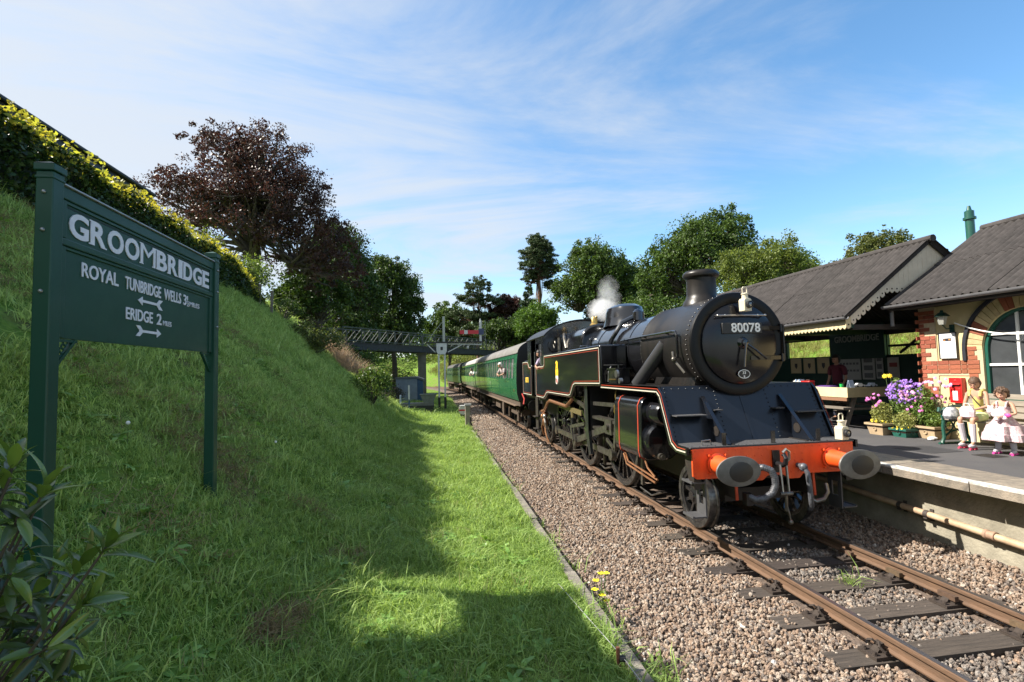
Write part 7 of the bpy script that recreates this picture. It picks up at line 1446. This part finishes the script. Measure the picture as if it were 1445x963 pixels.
shrub('green_scrub', 'yellow-green scrub on the far slope beyond the end of the train', (2.8, 92, float(height(2.8, 92))), [((0, 0, 1.4), (4, 3, 2.4)), ((-5.5, 3, 1.0), (4, 3, 2.2)), ((6, 0, 2), (4, 3, 2.4))], LITE, 6000, .32, 50)
shrub('green_scrub', 'green scrub low behind the first carriage roof', (8.5, 44, float(height(8.5, 44))), [((0, 0, 1.0), (3.4, 3, 2.0)), ((1.5, 6, 1.5), (3, 3, 2.2))], BRIGHT, 5000, .22, 51)
shrub('green_scrub', 'green scrub behind the engine cab roof', (13.5, 34, float(height(13.5, 34))), [((0, 0, 1.2), (3.4, 3, 2.2)), ((3.5, -4, 1.2), (3, 3, 2.2))], MID, 5000, .2, 52)
# woodland closing the view beyond the bridge, and rough sunny grass on the bank behind the station
wr = np.random.default_rng(77); n_ = 34000; wx = wr.uniform(-70, 75, n_); wy = wr.uniform(118, 150, n_); zt = 14.5 + 2.2 * np.sin(wx * .35) + 1.4 * np.sin(wx * .9 + 1) ; wz = 5.5 + (zt - 5.5) * wr.uniform(0, 1, n_) ** .7
V, F = leaves(np.stack([wx, wy, wz], 1), .85, 78, .6); me = rawmesh('woodland', V, quads=F); me.materials.append(MID); tag(link('woodland', me), 'distant belt of woodland beyond the footbridge', 'woodland', None, 'stuff')
gx = wr.uniform(9.6, 15.5, 5200); gy = wr.uniform(3, 34, 5200); tag(scatter('rough_grass', np.stack([gx, gy, height(gx, gy)], 1), np.stack([wr.normal(0, .15, 5200), wr.normal(0, .15, 5200), wr.uniform(0, 6.28, 5200)], 1), np.repeat(wr.uniform(1.8, 3.6, 5200)[:, None], 3, 1), [t.copy() for t in tufts[:3]], leafmat('rough_grass', (.28, .25, .09), (.17, .19, .05), .35, .6, .35)), 'rough yellow grass on the bank behind the shelter')
fx = wr.uniform(2.5, 13, 3200) ; fy = wr.uniform(36, 104, 3200); fx = fx + track_x(fy); tag(scatter('rough_slope', np.stack([fx, fy, height(fx, fy)], 1), np.stack([wr.normal(0, .15, 3200), wr.normal(0, .15, 3200), wr.uniform(0, 6.28, 3200)], 1), np.repeat(wr.uniform(4, 9, 3200)[:, None], 3, 1), [t.copy() for t in tufts[:4]], leafmat('rough_slope', (.14, .17, .045), (.22, .22, .08), .35, .6, .4)), 'rough scrubby grass on the slope beyond the train')
# tall dry grass on the shoulder of the bank
dp = []
for px, py, n, rr in ((470, 482, 60, .6), (482, 492, 70, .7), (495, 502, 70, .7), (507, 512, 60, .6), (519, 522, 45, .5), (530, 532, 30, .45)):
    v = hit(px, py); a = rng.uniform(0, 6.28, n); d = rr * np.sqrt(rng.uniform(0, 1, n)); X = v[0] + d * np.cos(a); Y = v[1] + d * np.sin(a); dp.append(np.stack([X, Y, height(X, Y) - .05], 1))
dp = np.concatenate(dp); tall = [tuft(24, .95, .18, .45, .009, 60 + s) for s in range(3)]
tag(scatter('tall_dry_grass', dp, np.stack([rng.normal(0, .1, len(dp)), rng.normal(.1, .1, len(dp)), rng.uniform(0, 6.28, len(dp))], 1), np.repeat(rng.uniform(.7, 1.2, len(dp))[:, None], 3, 1), tall, leafmat('tall_dry_leaf', (.50, .38, .25), (.36, .27, .17), .3, .7, .3)), 'tall dry buff grass on the shoulder of the bank')

# house above the hedge, only its eaves in view
hs_ = empty('house', (-18, 5, 6.5), 0, 'house with a dark roof whose eaves show above the hedge', 'house'); hs_.location = (0, 0, 0)
DKT = mat('dark_tile', (.028, .024, .024), .7, var=.3, vscale=4)
obj('wall', MB().box(-22.5, -16.0, -5, 14.3, 5.5, 9.5), mat('house_brick', (.16, .08, .055), .9, var=.3), hs_)
obj('roof', MB().prism([(-15.35, 9.62), (-19.2, 12.1), (-23.05, 9.62), (-23.05, 9.45), (-19.2, 11.9), (-15.35, 9.45)], -5.5, 14.9, 'y'), DKT, hs_)
obj('fascia', MB().box(-15.45, -15.36, -5.5, 14.9, 9.28, 9.60), mat('fascia_black', (.012, .012, .014), .5), hs_); obj('gutter', MB().cyl((-15.28, -5.5, 9.56), (-15.28, 14.9, 9.56), .07, n=10), MATS['fascia_black'], hs_); obj('soffit', MB().box(-16.0, -15.45, -5.5, 14.9, 9.30, 9.33), MATS['fascia_black'], hs_)

# fence posts on the crest
for i, (px, py) in enumerate(((383, 420), (366, 418), (349, 416))):
    v = on(px, py, 21.5 + .2 * i); fpx = empty('fence_post', v, 0, ['pale wooden fence post on the crest, rightmost by the clipped bush', 'pale wooden fence post on the crest, middle of three', 'pale wooden fence post on the crest, leftmost of three'][i], 'post', 'fence posts on the crest')
    obj('stake', MB().bar((0, 0, -.2), (.03, 0, 1.05 - .15 * i), .09, .09, (0, 1, 0)), TIM, fpx); obj('stay_wire', MB().tube([(0, 0, .8), (-.4, .1, .76), (-.8, .2, .78)], .006, 4), mat('wire_grey', (.25, .25, .25), .5, .7), fpx)

# ------------------------------------------------------------------ footbridge
fbr = empty('footbridge', (-11.5, 39, 5), 0, 'dark footbridge with grey lattice parapet crossing the line', 'bridge'); fbr.location = (0, 0, 0)
A = Vector((-12.2, 38.6, 4.95)); B = Vector((7.5, 66.5, 4.95)); dv = (B - A); Lb = dv.length; dv.normalize(); nv_ = Vector((dv.y, -dv.x, 0))
IRON = mat('bridge_iron', (.045, .047, .05), .7, var=.4, vscale=3); RAILG = mat('parapet_grey', (.11, .125, .11), .8, var=.4, vscale=3, col2=(.06, .065, .06))
for s_ in (0, 1):
    off = nv_ * (-1.8 * s_)
    obj('girder', MB().bar(A + off, B + off, .14, .62).bar(A + off + Vector((0, 0, .31)), B + off + Vector((0, 0, .31)), .3, .05).bar(A + off - Vector((0, 0, .31)), B + off - Vector((0, 0, .31)), .3, .05), IRON, fbr)
    obj('handrail', MB().bar(A + off + Vector((0, 0, 1.62)), B + off + Vector((0, 0, 1.62)), .09, .09).bar(A + off + Vector((0, 0, .48)), B + off + Vector((0, 0, .48)), .06, .06), RAILG, fbr)
    n = 15; st_me = None
    for i in range(n + 1):
        p = A + dv * (Lb * i / n) + off; obj('parapet_post', MB().bar(p + Vector((0, 0, .3)), p + Vector((0, 0, 1.66)), .10, .10, (0, 1, 0)), RAILG, fbr)
        if i < n:
            for k_ in range(2):
                a = p + dv * (Lb / n * (k_ / 2)); c = p + dv * (Lb / n * ((k_ + 1) / 2)); obj('parapet_brace', MB().bar(a + Vector((0, 0, .5)), c + Vector((0, 0, 1.6)), .05, .05).bar(c + Vector((0, 0, .5)), c + Vector((0, 0, 1.6)), .04, .04, (0, 1, 0)), RAILG, fbr)
obj('deck', MB().bar(A - nv_ * .9 + Vector((0, 0, .15)), B - nv_ * .9 + Vector((0, 0, .15)), 1.8, .1), TIM, fbr)
pc_ = A + dv * 12.4 - nv_ * .9
obj('pier', MB().box(pc_.x - .42, pc_.x + .42, pc_.y - .9, pc_.y + .9, -.3, 4.62).box(pc_.x - .52, pc_.x + .52, pc_.y - 1, pc_.y + 1, 4.4, 4.63), mat('pier_stone', (.16, .145, .12), .9, var=.4, vscale=2, bump=.4), fbr)
pc2 = A + dv * 1.2 - nv_ * .9; obj('abutment', MB().box(pc2.x - 1.2, pc2.x + .6, pc2.y - 1.2, pc2.y + 1.2, 2.5, 4.62), MATS['pier_stone'], fbr)
pc3 = A + dv * 33 - nv_ * .9; obj('abutment', MB().box(pc3.x - .5, pc3.x + 1.2, pc3.y - 1.2, pc3.y + 1.2, .5, 4.62), MATS['pier_stone'], fbr)

# ------------------------------------------------------------------ bracket signal
sgl = empty('bracket_signal', (-4.05, 28, float(height(-4.05, 28))), 0, 'white bracket signal post with one red arm, before the footbridge', 'signal')
SWH = mat('signal_white', (.60, .60, .58), .6, var=.2, vscale=6); SBK = mat('signal_black', (.02, .02, .02), .6)
for x in (-.2, .2):
    obj('leg', MB().box(x - .055, x + .055, -.08, .09, .95, 3.9), SWH, sgl); obj('leg_base', MB().box(x - .08, x + .08, -.1, .1, -.1, .948), SBK, sgl)
obj('head_box', MB().prism([(-.34, 4.55), (-.34, 4.0), (-.24, 3.8), (.24, 3.8), (.34, 4.0), (.34, 4.55)], -.16, .16, 'y'), SWH, sgl); obj('head_opening', MB().box(-.08, .08, -.168, -.16, 4.08, 4.3), SBK, sgl)
obj('deck_beam', MB().box(-1.05, 2.75, -.2, .2, 4.56, 4.64), SBK, sgl)
obj('deck_brace', MB().bar((-.42, 0, 3.95), (-1.0, 0, 4.55), .06, .06, (0, 1, 0)).bar((.42, 0, 3.95), (1.5, 0, 4.5), .06, .06, (0, 1, 0)).bar((.42, 0, 4.5), (2.7, 0, 4.42), .07, .07, (0, 1, 0)), SWH, sgl)
for i in range(6): obj('lattice_bar', MB().bar((.5 + .36 * i, 0, 4.44), (.68 + .36 * i, 0, 4.56), .04, .04, (0, 1, 0)).bar((.68 + .36 * i, 0, 4.56), (.86 + .36 * i, 0, 4.44), .04, .04, (0, 1, 0)), SWH, sgl)
obj('stub_post', MB().box(.08, .24, -.08, .08, 4.64, 6.35), mat('signal_grey', (.36, .38, .34), .7), sgl); obj('stay', MB().tube([(-.9, 0, 4.64), (-.5, 0, 5.3), (.1, 0, 6.0)], .018, 5), MATS['signal_grey'], sgl)
obj('doll_post', MB().box(2.56, 2.7, -.07, .07, 4.64, 5.9).lathe([(.09, 5.9), (.05, 6.05), (.02, 6.2)], (2.63, 0, 0), 'z', 8), SWH, sgl)
for i in range(6): o_ = None
obj('doll_ladder', MB().bar((2.74, .2, 4.64), (2.74, .2, 6.1), .02, .02, (0, 1, 0)).bar((2.98, .2, 4.64), (2.98, .2, 6.1), .02, .02, (0, 1, 0)).bar((2.74, .2, 5), (2.98, .2, 5), .02, .02).bar((2.74, .2, 5.4), (2.98, .2, 5.4), .02, .02).bar((2.74, .2, 5.8), (2.98, .2, 5.8), .02, .02), MATS['signal_grey'], sgl)
arm = obj('signal_arm', MB().box(1.22, 2.56, -.12, -.09, 5.14, 5.40), mat('signal_red', (.50, .02, .03), .45), sgl); obj('arm_stripe', MB().box(1.52, 1.76, -.124, -.12, 5.139, 5.401), SWH, arm); obj('spectacle', MB().box(2.5, 2.86, -.13, -.09, 5.08, 5.50), mat('spectacle_blue', (.03, .04, .10), .4), arm)
obj('lamp', MB().box(2.7, 2.9, -.05, .12, 4.75, 5.02), SBK, sgl); obj('hanging_lamp', MB().cyl((1.75, 0, 4.55), (1.75, 0, 4.35), .01, n=5).lathe([(.05, 4.15), (.08, 4.2), (.06, 4.34)], (1.75, 0, 0), 'z', 8), SWH, sgl)

# ------------------------------------------------------------------ lineside things
hut = empty('grey_hut', (-6.6, 41, float(height(-6.6, 41)) - .2), 0, 'pale grey wooden hut with a blue end below the footbridge', 'hut')
obj('wall', MB().box(-1.3, .55, -1.1, 1.1, 0, 2.35), mat('hut_grey', (.20, .24, .28), .8, var=.2, vscale=2), hut); obj('end_door', MB().prism([(.56, 0.2), (.56, 2.3), (1.05, 2.1), (1.05, .2)], -1.09, 1.09, 'y'), mat('hut_blue', (.025, .07, .14), .6, var=.2), hut)
obj('roof', MB().prism([(-1.4, 2.35), (-1.36, 2.46), (.45, 2.54), (1.15, 2.3), (1.15, 2.2), (.5, 2.36)], -1.2, 1.2, 'y'), mat('hut_roof', (.11, .12, .13), .8), hut)
for i in range(6): obj('wall_batten', MB().box(-1.25 + i * .33, -1.21 + i * .33, -1.12, -1.1, 0, 2.34), MATS['hut_grey'], hut)
trl = empty('platform_trolley', (-5.7, 26.5, float(height(-5.7, 26.5)) - .1), 0, 'old grey flat trolley standing on the grass before the signal', 'trolley')
obj('flat_deck', MB().box(-1.0, 1.1, -.5, .5, .62, .78), mat('trolley_grey', (.15, .155, .15), .8, var=.3), trl); obj('side_frame', MB().box(-1.0, 1.1, -.52, -.5, .48, .62), SBK, trl)
for x in (-.7, .8):
    for y in (-.45, .45): obj('wheel', MB().cyl((x, y - .05, .28), (x, y + .05, .28), .28, n=18), SBK, trl)
obj('end_board', MB().box(-1.02, -.96, -.45, .45, .6, 1.3), mat('white_board', (.55, .58, .62), .7), trl)
tnk = empty('water_bowser', (-4.95, 26.6, float(height(-4.95, 26.6)) + .68), 0, 'dull grey-green skip-shaped tub standing on the trolley end', 'tub')
obj('tub_shell', MB().prism([(-.28, 0), (-.50, .52), (.50, .52), (.28, 0)], -.4, .4, 'y'), mat('tub_green', (.16, .18, .15), .8, var=.3), tnk); obj('tub_rim', MB().box(-.54, .54, -.43, .43, .52, .57), MATS['tub_green'], tnk); obj('stand', MB().box(-.2, .2, -.3, .3, -.1, 0), SBK, tnk)
blu = empty('white_marker', (-6.1, 25.2, float(height(-6.1, 25.2))), 0, 'white and blue marker post beside the dark flowering bush', 'post'); obj('board', MB().box(-.05, .05, -.03, .03, .9, 1.75), SWH, blu); obj('stake', MB().box(-.04, .04, -.02, .02, -.1, .9), mat('marker_blue', (.04, .10, .20), .6), blu)
cpst = empty('concrete_post', (-3.10, 17.0, -.15), 0, 'short weathered concrete post at the ballast edge', 'post'); obj('shaft', MB().box(-.12, .10, -.1, .1, -.1, 1.02), CONC, cpst, 0, .015); obj('cap', MB().box(-.14, .16, -.12, .12, 1.02, 1.10), mat('cap_grey', (.42, .42, .40), .8, var=.2), cpst); obj('fitting', MB().box(.1, .16, -.05, .05, .1, .5).tube([(.13, 0, .3), (.2, .05, .1), (.16, .1, 0)], .02, 6), SBK, cpst)
gs = empty('ground_signal', (-3.05, 21.5, -.2), 0, 'low red and white ground signal beside the line', 'signal'); obj('disc', MB().cyl((0, -.03, .55), (0, 0, .55), .24, n=20), SWH, gs); obj('disc_bar', MB().box(-.23, .23, -.036, -.03, .51, .59), mat('signal_red', (.5,) * 3), gs); obj('case', MB().box(-.15, .15, 0.0, .3, 0, .75), SBK, gs); obj('lamp_lid', MB().box(-.17, .17, -.02, .32, .75, .80), SWH, gs)
stk = empty('rusty_stake', (-3.16, -2.32, -.14), 0, 'rusty iron stake with a wire in the grass at the ballast edge', 'stake'); obj('bar', MB().cyl((0, 0, -.2), (-.01, .005, .21), .017, n=8), mat('stake_rust', (.16, .06, .03), .9, var=.4, vscale=20), stk); obj('insulator', MB().cyl((.0, 0, .12), (.05, -.01, .12), .026, n=8), SBK, stk); obj('wire', MB().tube([(-.12, 1.6, .10), (-.06, .8, .13), (.03, 0, .13), (.12, -.8, .05), (.2, -1.6, .0)], .0035, 5), mat('wire_pale', (.45, .45, .45), .5, .6), stk)
# evening primrose at the edging
prm = empty('evening_primrose', (-2.93, -1.22, -.26), 0, 'yellow evening primrose growing through the ballast edge', 'flower')
m = MB(); heads = [(-.05, .05, .40), (.03, .12, .44), (.06, .04, .47), (-.02, -.05, .29), (-.08, .0, .33), (.04, -.03, .22)]
for h_ in heads: m.tube([(0, 0, 0), (h_[0] * .4, h_[1] * .4, h_[2] * .6), h_], [.005, .004, .003], 5)
obj('stem', m, MATS['stem_green'], prm); V, F = leaves(blob(70, (0, 0, .2), (.07, .07, .2), 5), .05, 5, .35, .5); me = rawmesh('foliage', V, quads=F); me.materials.append(FG); link('foliage', me, prm)
for h_ in heads:
    mb = MB()
    for j in range(4):
        a = j * 1.571 + h_[2] * 9; d1 = Vector((math.cos(a), math.sin(a), .45)).normalized(); sd_ = Vector((-math.sin(a), math.cos(a), 0)); c = Vector(h_); mb.add([c, c + d1 * .022 + sd_ * .02, c + d1 * .042 + sd_ * .012 + Vector((0, 0, -.006)), c + d1 * .042 - sd_ * .012 + Vector((0, 0, -.006)), c + d1 * .022 - sd_ * .02], [(0, 1, 2, 3, 4)])
    obj('flower_head', mb, mat('primrose_yellow', (.82, .70, .02), .5), prm, 0)
# weeds along the edging and between the rails
wp = np.concatenate([np.stack([rng.normal(-2.85, .12, 60), rng.normal(-2.5, .35, 60)], 1), np.stack([rng.normal(-2.95, .06, 40), rng.uniform(-3.5, 6, 40)], 1), np.stack([rng.normal(.12, .03, 4), rng.normal(-1.05, .03, 4)], 1)])
tag(scatter('weeds', np.concatenate([wp, ballast_z(wp[:, 0], wp[:, 1])[:, None]], 1), np.stack([rng.normal(0, .1, len(wp)), rng.normal(0, .1, len(wp)), rng.uniform(0, 6.28, len(wp))], 1), np.repeat(rng.uniform(.8, 1.7, len(wp))[:, None], 3, 1), [t.copy() for t in tufts[4:]], GRASS), 'green weeds along the ballast edge')
for i, (px, py, D, lab) in enumerate(((180, 617, 6.6, 'white seed head in the grass left of the right-hand sign post'), (389, 634, 7.6, 'white seed head in the grass right of the sign'))):
    v = hit(px, py + 12); dcl = empty('dandelion_clock', v, 0, lab, 'flower', 'white seed heads'); obj('stalk', MB().cyl((0, 0, 0), (0, 0, .2), .003, n=5), MATS['stem_green'], dcl); obj('seed_head', MB().sph((0, 0, .21), .02, 10, 8), mat('seed_white', (.7, .7, .68), .9), dcl)
